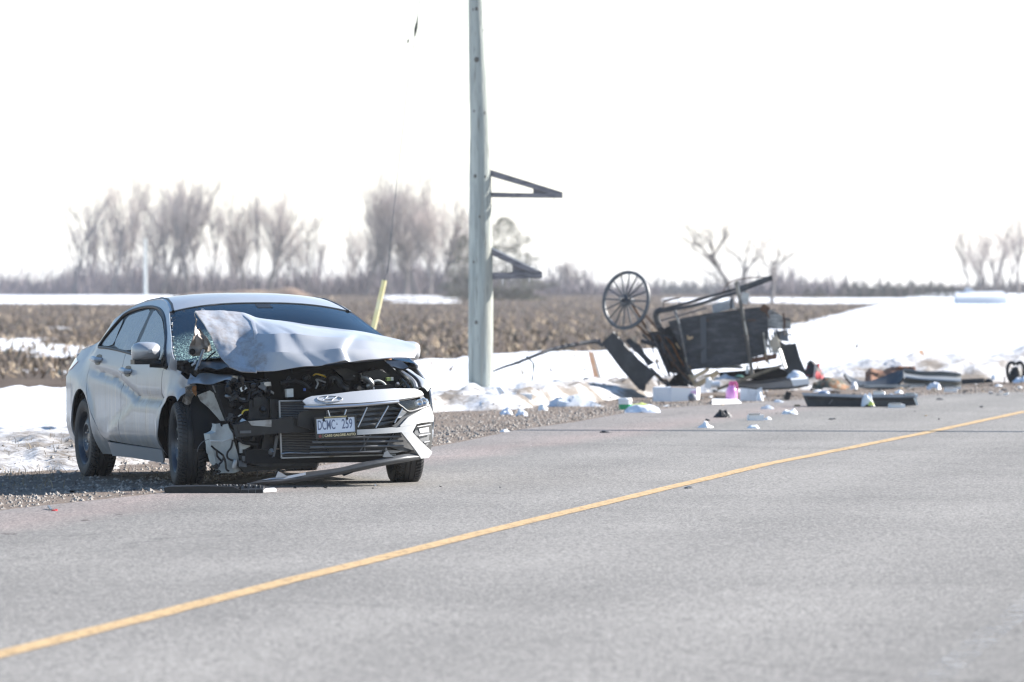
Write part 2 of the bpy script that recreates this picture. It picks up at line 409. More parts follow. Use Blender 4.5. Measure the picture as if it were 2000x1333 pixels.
# thin crack lines
cm = N('Mapping'); cm.inputs['Scale'].default_value = (.10, .22, 1); cm.inputs['Rotation'].default_value = (0, 0, R(8)); l.new(geo.outputs['Object'], cm.inputs[0])
cw = N('TexNoise'); cw.inputs['Scale'].default_value = 1.6; cw.inputs['Detail'].default_value = 6; l.new(geo.outputs['Object'], cw.inputs['Vector'])
cmx = N('VectorMath', operation='MULTIPLY_ADD'); l.new(cw.outputs['Color'], cmx.inputs[0]); cmx.inputs[1].default_value = (.09, .09, 0); l.new(cm.outputs[0], cmx.inputs[2])
cv = N('TexVoronoi', feature='DISTANCE_TO_EDGE'); cv.inputs['Scale'].default_value = 1.0; l.new(cmx.outputs[0], cv.inputs['Vector'])
cr = N('MapRange'); cr.inputs[1].default_value = .0015; cr.inputs[2].default_value = .004; cr.inputs[3].default_value = .80; cr.inputs[4].default_value = 1; l.new(cv.outputs[0], cr.inputs[0])
vm2 = N('VectorMath', operation='SCALE'); l.new(vm.outputs[0], vm2.inputs[0]); l.new(cr.outputs[0], vm2.inputs['Scale'])
l.new(vm2.outputs[0], b.inputs['Base Color'])
bp = N('Bump'); bp.inputs['Strength'].default_value = .5; bp.inputs['Distance'].default_value = .006; l.new(fine.outputs[0], bp.inputs['Height']); l.new(bp.outputs[0], b.inputs['Normal'])

rd = MB(); rr = []; la = []
ys = [-18 + i for i in range(40)] + [22 + .5 * i for i in range(130)] + [87 + 3 * i for i in range(47)]
for yv in ys:
    c = along(CENTRE, yv); e = along(EDGE, yv); row = []
    wl = max(1.2, c - e)
    for t in [-1, -.94, -.85, -.75, -.65, -.55, -.45, -.35, -.25, -.15, -.07, 0]:
        row.append((c + t * wl, yv, .012)); la.append(t * wl * .98 if wl > 3 else t * wl)
    for t in [.3, .6, .9, 1.3, 1.7, 2.1, 2.5, 2.9, 3.3, 3.7, 4.1, 4.5, 4.8]:
        row.append((c + t, yv, .012)); la.append(t)
    rr.append(row)
rd.grid(rr); road = tag(rd.build('road', m_road, angle=180), kind='structure')
a = road.data.attributes.new('lateral', 'FLOAT', 'POINT'); a.data.foreach_set('value', la)

def worn(name, col, scl, lo, hi, under=(.12, .115, .11)):
    m = mat(name, col, .7); n, l = nodes_of(m); b = n['Principled BSDF']
    tc = n.new('ShaderNodeTexCoord'); mp = n.new('ShaderNodeMapping'); l.new(tc.outputs['Object'], mp.inputs[0]); mp.inputs['Scale'].default_value = (1, .8, 1)
    t = n.new('ShaderNodeTexNoise'); t.inputs['Scale'].default_value = scl; t.inputs['Detail'].default_value = 8; t.inputs['Roughness'].default_value = .75
    l.new(mp.outputs[0], t.inputs['Vector'])
    mr = n.new('ShaderNodeMapRange'); mr.inputs[1].default_value = lo; mr.inputs[2].default_value = hi; l.new(t.outputs[0], mr.inputs[0])
    tr = n.new('ShaderNodeBsdfTransparent'); mx = n.new('ShaderNodeMixShader'); l.new(mr.outputs[0], mx.inputs[0]); l.new(tr.outputs[0], mx.inputs[1]); l.new(b.outputs[0], mx.inputs[2])
    l.new(mx.outputs[0], n['Material Output'].inputs[0]); return m
def stripe(name, offs, wd, m):
    mb = MB(); rows = []
    for k in range(len(ys) - 1):
        for q in range(3):
            yv = ys[k] + (ys[k + 1] - ys[k]) * q / 3
            c = along(CENTRE, yv) + offs + .012 * fbm(yv * .8, 3.3, 0, 2)
            rows.append([(c - wd / 2 + wd * j / 3 + (.008 * fbm(yv * 6, j * 3.1, 1, 2)), yv, .016) for j in range(4)])
    mb.grid(rows); return tag(mb.build(name, m, angle=180), kind='structure')
stripe('centre_line', 0.0, .125, worn('yellow_paint', (.47, .315, .15), 26, .30, .50))
stripe('edge_line', 3.75, .13, worn('white_edge_paint', (.42, .42, .41), 7, .48, .80))

# corn stubble: stalks and husks left standing and lying in rows
def scatter_blades(name, m, count, place, size, lean, seed, wid=.16):
    rg = np.random.default_rng(seed); V = []; F = []
    for i in range(count):
        x, y, z = place(rg)
        h = size(rg); an = rg.uniform(0, 2 * math.pi); ln = lean(rg)
        d = Vector((math.cos(an) * math.sin(ln), math.sin(an) * math.sin(ln), math.cos(ln))) * h
        wv = Vector((-math.sin(an + rg.uniform(-1, 1)), math.cos(an), rg.uniform(-.2, .2))) * h * wid * rg.uniform(.5, 1.3)
        p = Vector((x, y, z - .02)); k = len(V)
        bend = Vector((rg.uniform(-.3, .3) * h, rg.uniform(-.3, .3) * h, rg.uniform(-.3, .0) * h))
        V += [p - wv / 2, p + wv / 2, p + d * .55 + wv / 2, p + d * .55 - wv / 2, p + d + bend + wv * .2, p + d + bend - wv * .2]
        F += [(k, k + 1, k + 2, k + 3), (k + 3, k + 2, k + 4, k + 5)]
    mb = MB(); mb.v = [tuple(v) for v in V]; mb.f = F; mb.m = [0] * len(F)
    return mb.build(name, m, smooth=False)
def corn_place(rg):
    while True:
        y = 96 * (560 / 96) ** (rg.random() ** .8)
        s = rg.uniform(-.165, .15); x = s * y
        if off_road(x, y) < 4: continue
        if snow_h(x, y) > (.012 if y < 150 else .03) and rg.random() > .16: continue
        x = round(x / .76) * .76 + rg.normal(0, .16)
        return x, y, base_z(x, y)
m_corn = mat('corn_husk', (.135, .10, .068), .85, var=[((.56, .45, .32), 1.1, .50, .58), ((.07, .05, .038), .37, .52, .66)], spec=.2)
tag(scatter_blades('corn_stubble', m_corn, 38000, corn_place, lambda g: g.uniform(.08, .34), lambda g: g.uniform(.1, 1.45), 5, wid=.20), 'broken pale corn stalks and husks strewn over the brown ploughed field', 'stubble', kind='stuff')
# stones and frozen crumbs on the shoulder
def stones():
    rg = np.random.default_rng(3); V = []; F = []
    for i in range(9000):
        y = rg.uniform(31, 84) ** 1.0; d = abs(rg.normal(0.2, 1.5)) + .05
        x = along(EDGE, y) - d; r = rg.uniform(.006, .022) * (1.5 if rg.random() < .1 else 1)
        z = base_z(x, y) + .008 + max(0, snow_h(x, y)); k = len(V)
        pts = [(r, 0, 0), (0, r, 0), (-r, 0, 0), (0, -r, 0), (0, 0, r * .8)]
        V += [(x + a * rg.uniform(.6, 1.3), y + b_ * rg.uniform(.6, 1.3), z + c) for a, b_, c in pts]
        F += [(k, k + 1, k + 4), (k + 1, k + 2, k + 4), (k + 2, k + 3, k + 4), (k + 3, k, k + 4)]
    mb = MB(); mb.v = V; mb.f = F; mb.m = [0] * len(F); return mb.build('gravel', mat('stone', (.30, .27, .24), .9, var=((.11, .09, .075), 5, .45, .6)), smooth=False)
tag(stones(), 'loose stones and dirt crumbs along the road shoulder', 'gravel', kind='stuff')
def grass_place(rg):
    y = rg.uniform(39, 58); d = rg.uniform(.9, 4.0); x = along(EDGE, y) - d
    if rg.random() < .4: y = rg.uniform(40, 44); x = -4.3 + rg.normal(0, .5)
    return x, y, base_z(x, y) + max(0, snow_h(x, y))
m_grass = mat('dead_grass', (.30, .24, .15), .9, var=((.15, .12, .08), .7, .4, .6))
tag(scatter_blades('dead_grass', m_grass, 2600, grass_place, lambda g: g.uniform(.03, .12), lambda g: g.uniform(0, 1.1), 8, wid=.05), 'short dead grass poking out of the icy shoulder behind the car', 'grass', kind='stuff')

# one transverse crack in the asphalt
ck = MB(); rows_ = []
for k in range(140):
    t = k / 139; px = 975 + 1100 * t; py = 868 + 22 * t ** 1.15; p = on_ground(px, py); p.y += .10 * fbm(p.x * 2.2, 1.7, 0, 4); w_ = .016 + .012 * fbm(p.x * 5, 9, 0, 3)
    rows_.append([(p.x, p.y - w_, .0165), (p.x, p.y + w_, .0165)])
ck.grid(rows_); tag(ck.build('road_crack', mat('crack_tar', (.035, .034, .034), .9), angle=180), kind='structure')
# ================================================================== the wrecked sedan
# car space: x = forward of the front axle, y = to the car's left, z = up
CAR_O = Vector((-1.595, 40.2, 0.0)); CAR_A = R(18.2)
cf = (math.sin(CAR_A), -math.cos(CAR_A)); cl = (math.cos(CAR_A), math.sin(CAR_A))
car = empty('sedan', CAR_O, 'silver four-door sedan with smashed front corner and buckled hood on the gravel shoulder', 'car', rz=math.atan2(cf[1], cf[0]))
def car_hit(px, py, fn):
    """car-space point where the sight line through px,py meets fn(u,v,z)=0"""
    def loc(Y):
        p = at(px, py, Y); dx, dy = p.x - CAR_O.x, p.y - CAR_O.y
        return (dx * cf[0] + dy * cf[1], dx * cl[0] + dy * cl[1], p.z)
    prev = None; K = 160; Y0, Y1 = 37.5, 46.0
    for i in range(K + 1):
        Y = Y0 + (Y1 - Y0) * i / K; q = fn(*loc(Y))
        if prev is not None and prev * q <= 0:
            a, b_ = Y - (Y1 - Y0) / K, Y
            for _ in range(30):
                mdl = (a + b_) / 2
                if fn(*loc(a)) * fn(*loc(mdl)) <= 0: b_ = mdl
                else: a = mdl
            return Vector(loc(a))
        prev = q
    return Vector(loc(40))
def FR(px, py, u): return car_hit(px, py, lambda a, b_, c: a - u)        # on a crosswise plane
def LG(px, py, v): return car_hit(px, py, lambda a, b_, c: b_ - v)       # on a lengthwise plane
# crop scales used while measuring
def Z1(x, y): return (100 + x / 2.8975, 540 + y / 2.8975)
def Z2(x, y): return (330 + x / 3.1736, 560 + y / 3.1736)
def Z3(x, y): return (340 + x / 4.76, 700 + y / 4.76)
def Z4(x, y): return (520 + x / 4.938, 690 + y / 4.938)
def Z5(x, y): return (660 + x / 6.06, 740 + y / 6.06)
def ZC(x, y): return (320 + x / 6.667, 560 + y / 6.667)
def ZD(x, y): return (540 + x / 6.667, 560 + y / 6.667)

# ---- body surface
ZT = [(-3.78, 1.04), (-3.70, 1.055), (-3.5, 1.045), (-3.3, 1.06), (-3.0, 1.16), (-2.7, 1.255), (-2.4, 1.33), (-2.1, 1.378), (-1.8, 1.405), (-1.5, 1.412), (-1.2, 1.39), (-1.0, 1.345), (-.7, 1.255), (-.4, 1.14), (-.1, 1.02), (.1, .94)]
ZE = [(-3.78, .93), (-3.4, .97), (-3.2, .995), (-3.0, 1.05), (-2.8, 1.125), (-2.6, 1.195), (-2.4, 1.26), (-2.2, 1.31), (-1.95, 1.345), (-1.6, 1.366), (-1.4, 1.358), (-1.17, 1.32), (-.97, 1.265), (-.76, 1.185), (-.39, 1.05), (-.17, .955), (.05, .88)]
ZTs = [tuple(p) for p in catmull([(a, b_, 0) for a, b_ in ZT], 6)]; ZEs = [tuple(p) for p in catmull([(a, b_, 0) for a, b_ in ZE], 6)]
def ztop(u): return lin(u, [(p[0], p[1]) for p in ZTs])
def zedge(u): return lin(u, [(p[0], p[1]) for p in ZEs])
def half(u, z):
    w = .945
    if z < .42: w -= .10 * ((.42 - z) / .25) ** 2
    if z > .72: w -= .06 * ((z - .72) / .28) ** 2 if z < 1.0 else .06
    if z > 1.0: w -= (z - 1.0) * .62 + (.5 * (z - 1.2) ** 2 if z > 1.2 else 0)
    if u > .2: w -= .10 * ((u - .2) / .8) ** 2
    if u < -2.9: w -= .07 * ((-2.9 - u) / .85) ** 2
    if u < -3.5: w -= .30 * ((-3.5 - u) / .25) ** 2.5
    w -= .4 * max(0, z - .75) * sm(-2.5, -3.1, u)
    return max(w, .05)
def crease(u, z):
    """pressed lines of the doors: belt crease and the slanting wedge"""
    a = lin(u, [(-2.55, .85), (-1.715, .79), (-1.04, .655), (-.30, .655)])          # dropping character line
    o = 0.0
    win = sm(-2.75, -2.45, u) * sm(-.05, -.35, u)
    o -= .030 * math.exp(-((z - a + .030) / .032) ** 2) * win
    # wedge from the rear sill up to the front
    b_ = lin(u, [(-2.02, .36), (-1.0, .645), (-.34, .655)])
    o += .020 * sm(b_ + .02, b_ - .05, z) * sm(.20, .34, z) * sm(-2.3, -1.9, u) * sm(-.1, -.5, u)
    # flared arch lips
    for uc in (0.0, -2.815):
        r = math.hypot(u - uc, z - .31); o += .022 * math.exp(-((r - .37) / .05) ** 2)
    return o
def side_pt(off=0.0, sgn=-1):
    def f(u, z):
        return Vector((u, sgn * (half(u, z) + crease(u, z) + off), z))
    return f
def SD(px, py, off=0.0):
    return car_hit(px, py, lambda u, v, z: v + half(u, z) + crease(u, z) + off)

m_paint = mat('silver_paint', (.36, .375, .40), .42, .25, coat=.45, var=[((.33, .325, .32), 1.6, .48, .8)], bump=(2.2, .03, .05))
# road grime run down the flank in vertical streaks
m_door = mat('grimy_silver_paint', (.345, .36, .385), .48, .2, coat=.25, bump=(2.2, .03, .05))
n, l = nodes_of(m_door); b = n['Principled BSDF']
tc = N('TexCoord') if False else n.new('ShaderNodeTexCoord')
def stk(scale, sx, sz, lo, hi, col, prev, zlo=None):
    mp = n.new('ShaderNodeMapping'); mp.inputs['Scale'].default_value = (sx, sx, sz); l.new(tc.outputs['Object'], mp.inputs[0])
    t = n.new('ShaderNodeTexNoise'); t.inputs['Scale'].default_value = scale; t.inputs['Detail'].default_value = 6; t.inputs['Roughness'].default_value = .65; l.new(mp.outputs[0], t.inputs['Vector'])
    r = n.new('ShaderNodeMapRange'); r.inputs[1].default_value = lo; r.inputs[2].default_value = hi; l.new(t.outputs[0], r.inputs[0]); fac = r.outputs[0]
    if zlo is not None:
        s = n.new('ShaderNodeSeparateXYZ'); l.new(tc.outputs['Object'], s.inputs[0])
        q = n.new('ShaderNodeMapRange'); q.inputs[1].default_value = zlo[0]; q.inputs[2].default_value = zlo[1]; l.new(s.outputs[2], q.inputs[0])
        u_ = n.new('ShaderNodeMath'); u_.operation = 'MULTIPLY'; l.new(fac, u_.inputs[0]); l.new(q.outputs[0], u_.inputs[1]); fac = u_.outputs[0]
    x = n.new('ShaderNodeMix'); x.data_type = 'RGBA'; l.new(fac, x.inputs[0])
    if prev is None: x.inputs[6].default_value = (.345, .36, .385, 1)
    else: l.new(prev, x.inputs[6])
    x.inputs[7].default_value = (*col, 1); return x.outputs[2]
c = stk(3.2, 1, 1, .46, .72, (.30, .295, .29), None, (.75, .45))
c = stk(9.0, 1.6, .09, .53, .66, (.44, .425, .40), c, (.80, .66))
c = stk(12.0, 1.3, .07, .58, .70, (.25, .215, .175), c, (.85, .6))
c = stk(5.0, 1, .5, .45, .70, (.22, .20, .18), c, (.36, .22))
c = stk(40, 1, 1, .68, .72, (.12, .10, .085), c, (1.05, .5))
ga = n.new('ShaderNodeAttribute'); ga.attribute_name = 'grime'; gn = n.new('ShaderNodeTexNoise'); gn.inputs['Scale'].default_value = 7; gn.inputs['Detail'].default_value = 7; l.new(tc.outputs['Object'], gn.inputs['Vector'])
gr = n.new('ShaderNodeMapRange'); gr.inputs[1].default_value = .3; gr.inputs[2].default_value = .62; l.new(gn.outputs[0], gr.inputs[0])
gm = n.new('ShaderNodeMath'); gm.operation = 'MULTIPLY'; l.new(ga.outputs['Fac'], gm.inputs[0]); l.new(gr.outputs[0], gm.inputs[1])
gx = n.new('ShaderNodeMix'); gx.data_type = 'RGBA'; l.new(gm.outputs[0], gx.inputs[0]); l.new(c, gx.inputs[6]); gx.inputs[7].default_value = (.20, .175, .15, 1); l.new(gx.outputs[2], b.inputs['Base Color'])
m_black = mat('black_trim', (.007, .0075, .009), .45, var=((.02, .02, .022), 6, .5, .7))
m_dark = mat('engine_black', (.008, .0085, .010), .5, var=((.04, .037, .034), 9, .5, .72), bump=(20, .3))
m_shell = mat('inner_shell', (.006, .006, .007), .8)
m_grey = mat('grey_plastic', (.12, .125, .132), .5, var=((.07, .072, .075), 4, .45, .65))
m_alu = mat('aluminium', (.55, .56, .57), .35, .9, var=((.30, .30, .30), 8, .5, .7))
m_galv = mat('bare_steel', (.30, .305, .31), .45, .8, var=((.12, .10, .085), 6, .5, .66))
m_rust = mat('rusty_steel', (.20, .085, .035), .8, var=((.34, .16, .06), 8, .45, .65))
m_whiteplas = mat('white_plastic', (.62, .64, .63), .4, var=((.42, .42, .40), 7, .45, .7), trans=.0)
m_rubber = mat('tyre_rubber', (.026, .027, .030), .7, var=((.075, .071, .066), 5, .42, .75), bump=(60, .2))
m_rim = mat('dark_steel_rim', (.055, .062, .075), .4, .6, var=((.16, .155, .15), 5, .5, .7))
m_int = mat('cabin_fabric', (.05, .052, .058), .8)
m_pink = mat('beige_underside', (.33, .29, .26), .5, .3, var=((.20, .17, .15), 5, .45, .65))
def glassmat(name, tint, rough=.02, dirt=None, refl=1.0, ior=1.52):
    m = bpy.data.materials.new(name); m.use_nodes = True; n, l = nodes_of(m); n.remove(n['Principled BSDF'])
    fr = n.new('ShaderNodeFresnel'); fr.inputs[0].default_value = ior
    tr = n.new('ShaderNodeBsdfTransparent'); tr.inputs[0].default_value = (*tint, 1)
    gl = n.new('ShaderNodeBsdfGlossy'); gl.inputs['Roughness'].default_value = rough; gl.inputs[0].default_value = (refl, refl, refl, 1)
    mx = n.new('ShaderNodeMixShader'); l.new(fr.outputs[0], mx.inputs[0]); l.new(tr.outputs[0], mx.inputs[1]); l.new(gl.outputs[0], mx.inputs[2]); out = mx.outputs[0]
    if dirt:
        df = n.new('ShaderNodeBsdfDiffuse'); df.inputs[0].default_value = (*dirt[0], 1)
        tc = n.new('ShaderNodeTexCoord'); t = n.new('ShaderNodeTexNoise'); t.inputs['Scale'].default_value = dirt[1]; t.inputs['Detail'].default_value = 7; t.inputs['Roughness'].default_value = .7
        l.new(tc.outputs['Object'], t.inputs['Vector']); r = n.new('ShaderNodeMapRange'); r.inputs[1].default_value = dirt[2]; r.inputs[2].default_value = dirt[3]; r.inputs[4].default_value = dirt[4]
        l.new(t.outputs[0], r.inputs[0]); m2 = n.new('ShaderNodeMixShader'); l.new(r.outputs[0], m2.inputs[0]); l.new(out, m2.inputs[1]); l.new(df.outputs[0], m2.inputs[2]); out = m2.outputs[0]
    l.new(out, n['Material Output'].inputs[0]); return m
m_sideglass = glassmat('side_glass', (.16, .18, .18), .03, ((.40, .44, .48), 5, .25, .75, .62), 1.0, 2.0)
m_glass = glassmat('windscreen_glass', (.30, .37, .37), .02)
# crazed area of the windscreen, low in the passenger corner
n, l = nodes_of(m_glass); out = n['Material Output'].inputs[0].links[0].from_socket
tc = n.new('ShaderNodeTexCoord'); vo = n.new('ShaderNodeTexVoronoi'); vo.feature = 'DISTANCE_TO_EDGE'; vo.inputs['Scale'].default_value = 34
l.new(tc.outputs['Object'], vo.inputs['Vector'])
th = n.new('ShaderNodeMapRange'); th.inputs[1].default_value = .05; th.inputs[2].default_value = .012; l.new(vo.outputs[0], th.inputs[0])
ds = n.new('ShaderNodeVectorMath'); ds.operation = 'DISTANCE'; l.new(tc.outputs['Object'], ds.inputs[0]); ds.inputs[1].default_value = (-.10, -.66, 1.0)
rg_ = n.new('ShaderNodeMapRange'); rg_.inputs[1].default_value = .46; rg_.inputs[2].default_value = .18; l.new(ds.outputs['Value'], rg_.inputs[0])
ml = n.new('ShaderNodeMath'); ml.operation = 'MULTIPLY'; l.new(th.outputs[0], ml.inputs[0]); l.new(rg_.outputs[0], ml.inputs[1])
ad = n.new('ShaderNodeMath'); ad.operation = 'MULTIPLY_ADD'; l.new(rg_.outputs[0], ad.inputs[0]); ad.inputs[1].default_value = .16; l.new(ml.outputs[0], ad.inputs[2]); ad.use_clamp = True
df = n.new('ShaderNodeBsdfDiffuse'); df.inputs[0].default_value = (.42, .60, .55, 1)
mx = n.new('ShaderNodeMixShader'); l.new(ad.outputs[0], mx.inputs[0]); l.new(out, mx.inputs[1]); l.new(df.outputs[0], mx.inputs[2]); l.new(mx.outputs[0], n['Material Output'].inputs[0])

def smooth_poly(pts, n=3, closed=True): return [(p.x, p.y) for p in catmull([(a, b_, 0) for a, b_ in pts], n, closed)]
def P2(fn, pts, off=0.0):
    out = []
    for p in pts:
        h = fn(*p, off) if off else fn(*p); out.append((h.x, h.z))
    return out

# ---- dark inner shell, floor, firewall, wheel houses
mb = MB()
for s in (-1, 1):
    mb.panel([(-3.62, .25), (-3.20, .25), (-3.2, .62), (-2.43, .62), (-2.43, .22), (-.45, .22), (-.45, .60), (-.12, .80), (-.22, .84), (-2.5, .98), (-3.2, .96), (-3.62, .90)], lambda u, z: side_pt(-.07, s)(u, z), .08)
mb.box((-1.4, 0, .21), (2.0, 1.5, .08)); mb.box((-3.0, 0, .35), (1.1, 1.25, .28)); mb.box((-.1, 0, .50), (.05, 1.55, .66))
mb.box((.28, 0, .23), (.8, 1.16, .10)); mb.box((-2.45, 0, .5), (.06, 1.6, .6))
for uc in (0.0, -2.815):
    for s in (-1, 1):
        M = Matrix.Translation((uc, s * .60, .33)) @ Matrix.Rotation(R(-90) * 1, 4, 'X')
        mb.lathe([(.375, -.30 if s > 0 else .30), (.385, 0), (.05, .02 if s > 0 else -.02)], M, 20, -R(8) + (0), R(188) if True else 0) if False else None
        pr = []
        for i in range(19):
            a = R(-6 + 192 * i / 18); pr.append([(uc + .385 * math.cos(a), s * vv, .32 + .385 * math.sin(a)) for vv in (.58, .89)])
        mb.grid(pr)
        mb.prism([(uc + .39 * math.cos(R(-20 + 220 * i / 18)), s * .60, .32 + .39 * math.sin(R(-20 + 220 * i / 18))) for i in range(19)], (0, -s * .02, 0))
mb.build('inner_shell', m_shell, car)

# ---- flank panels, near side and its mirror image
dcurve = smooth_poly([(-2.50, .993), (-2.60, .93), (-2.655, .83), (-2.65, .74), (-2.60, .64), (-2.50, .53), (-2.38, .41), (-2.26, .32), (-2.13, .285)], 4, False)
rdoor = dcurve + [(-1.583, .272), (-1.575, .50), (-1.580, .80), (-1.592, .962)]
fdoor = [(-1.582, .962), (-1.570, .80), (-1.565, .50), (-1.573, .272), (-.46, .258), (-.40, .30), (-.352, .40), (-.345, .60), (-.345, .84), (-.30, .862), (-.66, .905)]
def arch(uc, a0, a1, r=.345, zc=.315, n=16): return [(uc + r * math.cos(R(a0 + (a1 - a0) * i / n)), zc + r * 1.02 * math.sin(R(a0 + (a1 - a0) * i / n))) for i in range(n + 1)]
# quarter panel runs from the door gap round the wheel arch to the tail
quarter = [(p[0] - .006, p[1] - .003) for p in reversed(dcurve)] + [(-2.52, 1.0), (-2.64, 1.018), (-2.9, 1.018), (-3.02, 1.042), (-3.2, .993), (-3.4, .968), (-3.6, .948), (-3.68, .935), (-3.73, .80), (-3.74, .62), (-3.72, .45), (-3.66, .30), (-3.4, .235), (-3.15, .218)] + \
          [(q[0], q[1]) for q in arch(-2.815, 196, -26, n=22)] + [(-2.42, .165), (-2.1, .165), (-2.1, .277)]
sill = [(-2.094, .266), (-2.094, .160), (-1.5, .163), (-.56, .150), (-.50, .175), (-.455, .25)]
fender_torn = [(-.455, .247)] + [(-.44, .215), (-.40, .28)] + arch(0, 165, 62, n=10) + [(.19, .69), (.255, .72), (.22, .77), (.10, .82), (.03, .855), (-.10, .865), (-.285, .862), (-.335, .84), (-.335, .60), (-.342, .40), (-.392, .30)]
fender_full = [(-.455, .247), (-.44, .215), (-.40, .28)] + arch(0, 165, -5, n=14) + [(.33, .38), (.345, .60), (.30, .72), (.10, .82), (.03, .855), (-.10, .865), (-.285, .862), (-.335, .84), (-.335, .60), (-.342, .40), (-.392, .30)]
dlo_u = [(-2.52, 1.0), (-2.505, 1.073), (-2.435, 1.152), (-2.361, 1.217), (-2.308, 1.250), (-2.135, 1.284), (-1.852, 1.308), (-1.576, 1.311), (-1.326, 1.292), (-1.105, 1.25), (-.911, 1.189), (-.625, 1.08), (-.40, .965), (-.215, .868)]
roof_rail = [(-2.9, 1.02)] + [(u, zedge(u)) for u in (-3.02, -2.8, -2.7, -2.6, -2.5, -2.4, -2.3, -2.2, -2.075, -1.95, -1.775, -1.6, -1.5, -1.4, -1.28, -1.17, -1.07, -.97, -.865, -.76, -.575, -.39, -.28, -.17, -.06, .05)] + [(.035, .857), (-.10, .867), (-.20, .866)] + list(reversed(dlo_u))[0:] + [(-2.64, 1.02)]
def mk(poly, m, name, off=0.0, thick=.012, step=.055, parent=car, both=True, label=None):
    outl = []
    for s in ((-1, 1) if both else (-1,)):
        o = MB().panel(poly, side_pt(off, s), step, thick, drop=(0, s, 0)).build(name, m, parent, angle=50); outl.append(o)
        if label and s < 0: o['label'] = label
    return outl
doors_r = mk(rdoor, m_door, 'door', step=.032); doors_f = mk(fdoor, m_door, 'door', step=.032)
# brown road film caught under the pressed lines
for o in doors_r + doors_f:
    at_ = o.data.attributes.new('grime', 'FLOAT', 'POINT'); vals = []
    for v in o.data.vertices:
        u, z = v.co.x, v.co.z; a = lin(u, [(-2.55, .85), (-1.715, .79), (-1.04, .655), (-.30, .655)]); q = lin(u, [(-2.02, .36), (-1.0, .645), (-.34, .655)])
        vals.append(.85 * math.exp(-((z - a + .036) / .022) ** 2) * sm(-2.5, -2.2, u) + .55 * sm(q + .03, q - .01, z) * (1 - sm(q - .02, q - .14, z)) * sm(-2.0, -1.7, u) + .22 * sm(.36, .28, z))
    at_.data.foreach_set('value', vals)
mk(quarter, m_door, 'quarter_panel', step=.05)
for s in (-1, 1):
    MB().panel(sill, lambda u, z, s=s: side_pt(.004 + .045 * ((.27 - z) / .12) ** 1.2 if z < .27 else .004, s)(u, z), .05, .012, drop=(0, s, 0)).build('sill', m_paint, car, angle=50)
mk(roof_rail, m_paint, 'roof_pillar')
# the near fender is torn and buckled towards the front
def torn(u, z):
    p = side_pt(0, -1)(u, z); k = sm(-.15, .22, u) * sm(.45, .75, z)
    p.y += k * (.05 + .06 * fbm(u * 6, z * 6, 2)); p.z += .03 * k * fbm(u * 5, z * 5, 6); return p
MB().panel(fender_torn, torn, .04, .004, drop=(0, -1, 0)).build('fender', m_door, car, angle=40)['label'] = 'torn fender with crumpled front edge'
MB().panel(fender_full, side_pt(0, 1), .06, .012, drop=(0, 1, 0)).build('fender', m_paint, car)

# ---- side windows
belt = lambda u: lin(u, [(-2.52, 1.0), (-2.077, .994), (-1.418, .962), (-.675, .908), (-.205, .862)])
def inset(poly, d):
    c_ = (sum(p[0] for p in poly) / len(poly), sum(p[1] for p in poly) / len(poly))
    return [(p[0] + (c_[0] - p[0]) * d, p[1] + (c_[1] - p[1]) * d) for p in poly]
dlo = [(u, belt(u) + .004) for u in (-.225, -.675, -1.0, -1.418, -1.75, -2.077, -2.3, -2.51)] + dlo_u[1:-1]
# frame as a rim between outline and glass openings
g_rear = [(-2.05, 1.012), (-1.46, .985), (-1.50, 1.10), (-1.615, 1.278), (-1.852, 1.277), (-2.06, 1.255), (-2.18, 1.23), (-2.16, 1.16)]
g_quarter = [(-2.46, 1.015), (-2.14, 1.018), (-2.20, 1.12), (-2.28, 1.215), (-2.36, 1.165), (-2.43, 1.09)]
g_front = [(-1.26, .976), (-.70, .938), (-.33, .905), (-.45, .965), (-.64, 1.06), (-.92, 1.163), (-1.10, 1.22), (-1.32, 1.262), (-1.50, 1.278), (-1.40, 1.12)]
for s in (-1, 1):
    fo = MB().panel(dlo, side_pt(-.012, s), .06, .004, drop=(0, s, 0)).build('window_frame', m_black, car, angle=50)
    for gp in (g_rear, g_quarter, g_front):
        MB().panel(smooth_poly(gp, 3), side_pt(-.0035, s), .05, .003, drop=(0, s, 0)).build('window', m_sideglass, car, angle=60)
    t = MB().tube([side_pt(.002, s)(u, belt(u) - .004) for u in (-2.50, -2.2, -1.9, -1.6, -1.3, -1.0, -.7, -.4, -.24)], .011, 6).build('belt_trim', m_black, car)
    t = MB().tube([side_pt(.0, s)(u, z) for u, z in catmull2] if False else [side_pt(.0, s)(p.x, p.y) for p in catmull([(a, b_, 0) for a, b_ in dlo_u], 3)], .012, 6).build('window_seal', m_black, car)
    # pillar strip between the doors
    MB().panel([(-1.465, .975), (-1.25, .965), (-1.39, 1.12), (-1.50, 1.29), (-1.625, 1.29), (-1.51, 1.12)], side_pt(-.004, s), .06, .004, drop=(0, s, 0)).build('pillar_trim', m_black, car)
    # roof ditch moulding
    MB().tube([Vector((u, s * (half(u, zedge(u)) - .03), zedge(u) + .008)) for u in (-2.4, -2.2, -1.95, -1.6, -1.4, -1.17, -.98)], .013, 6).build('roof_molding', m_black, car)

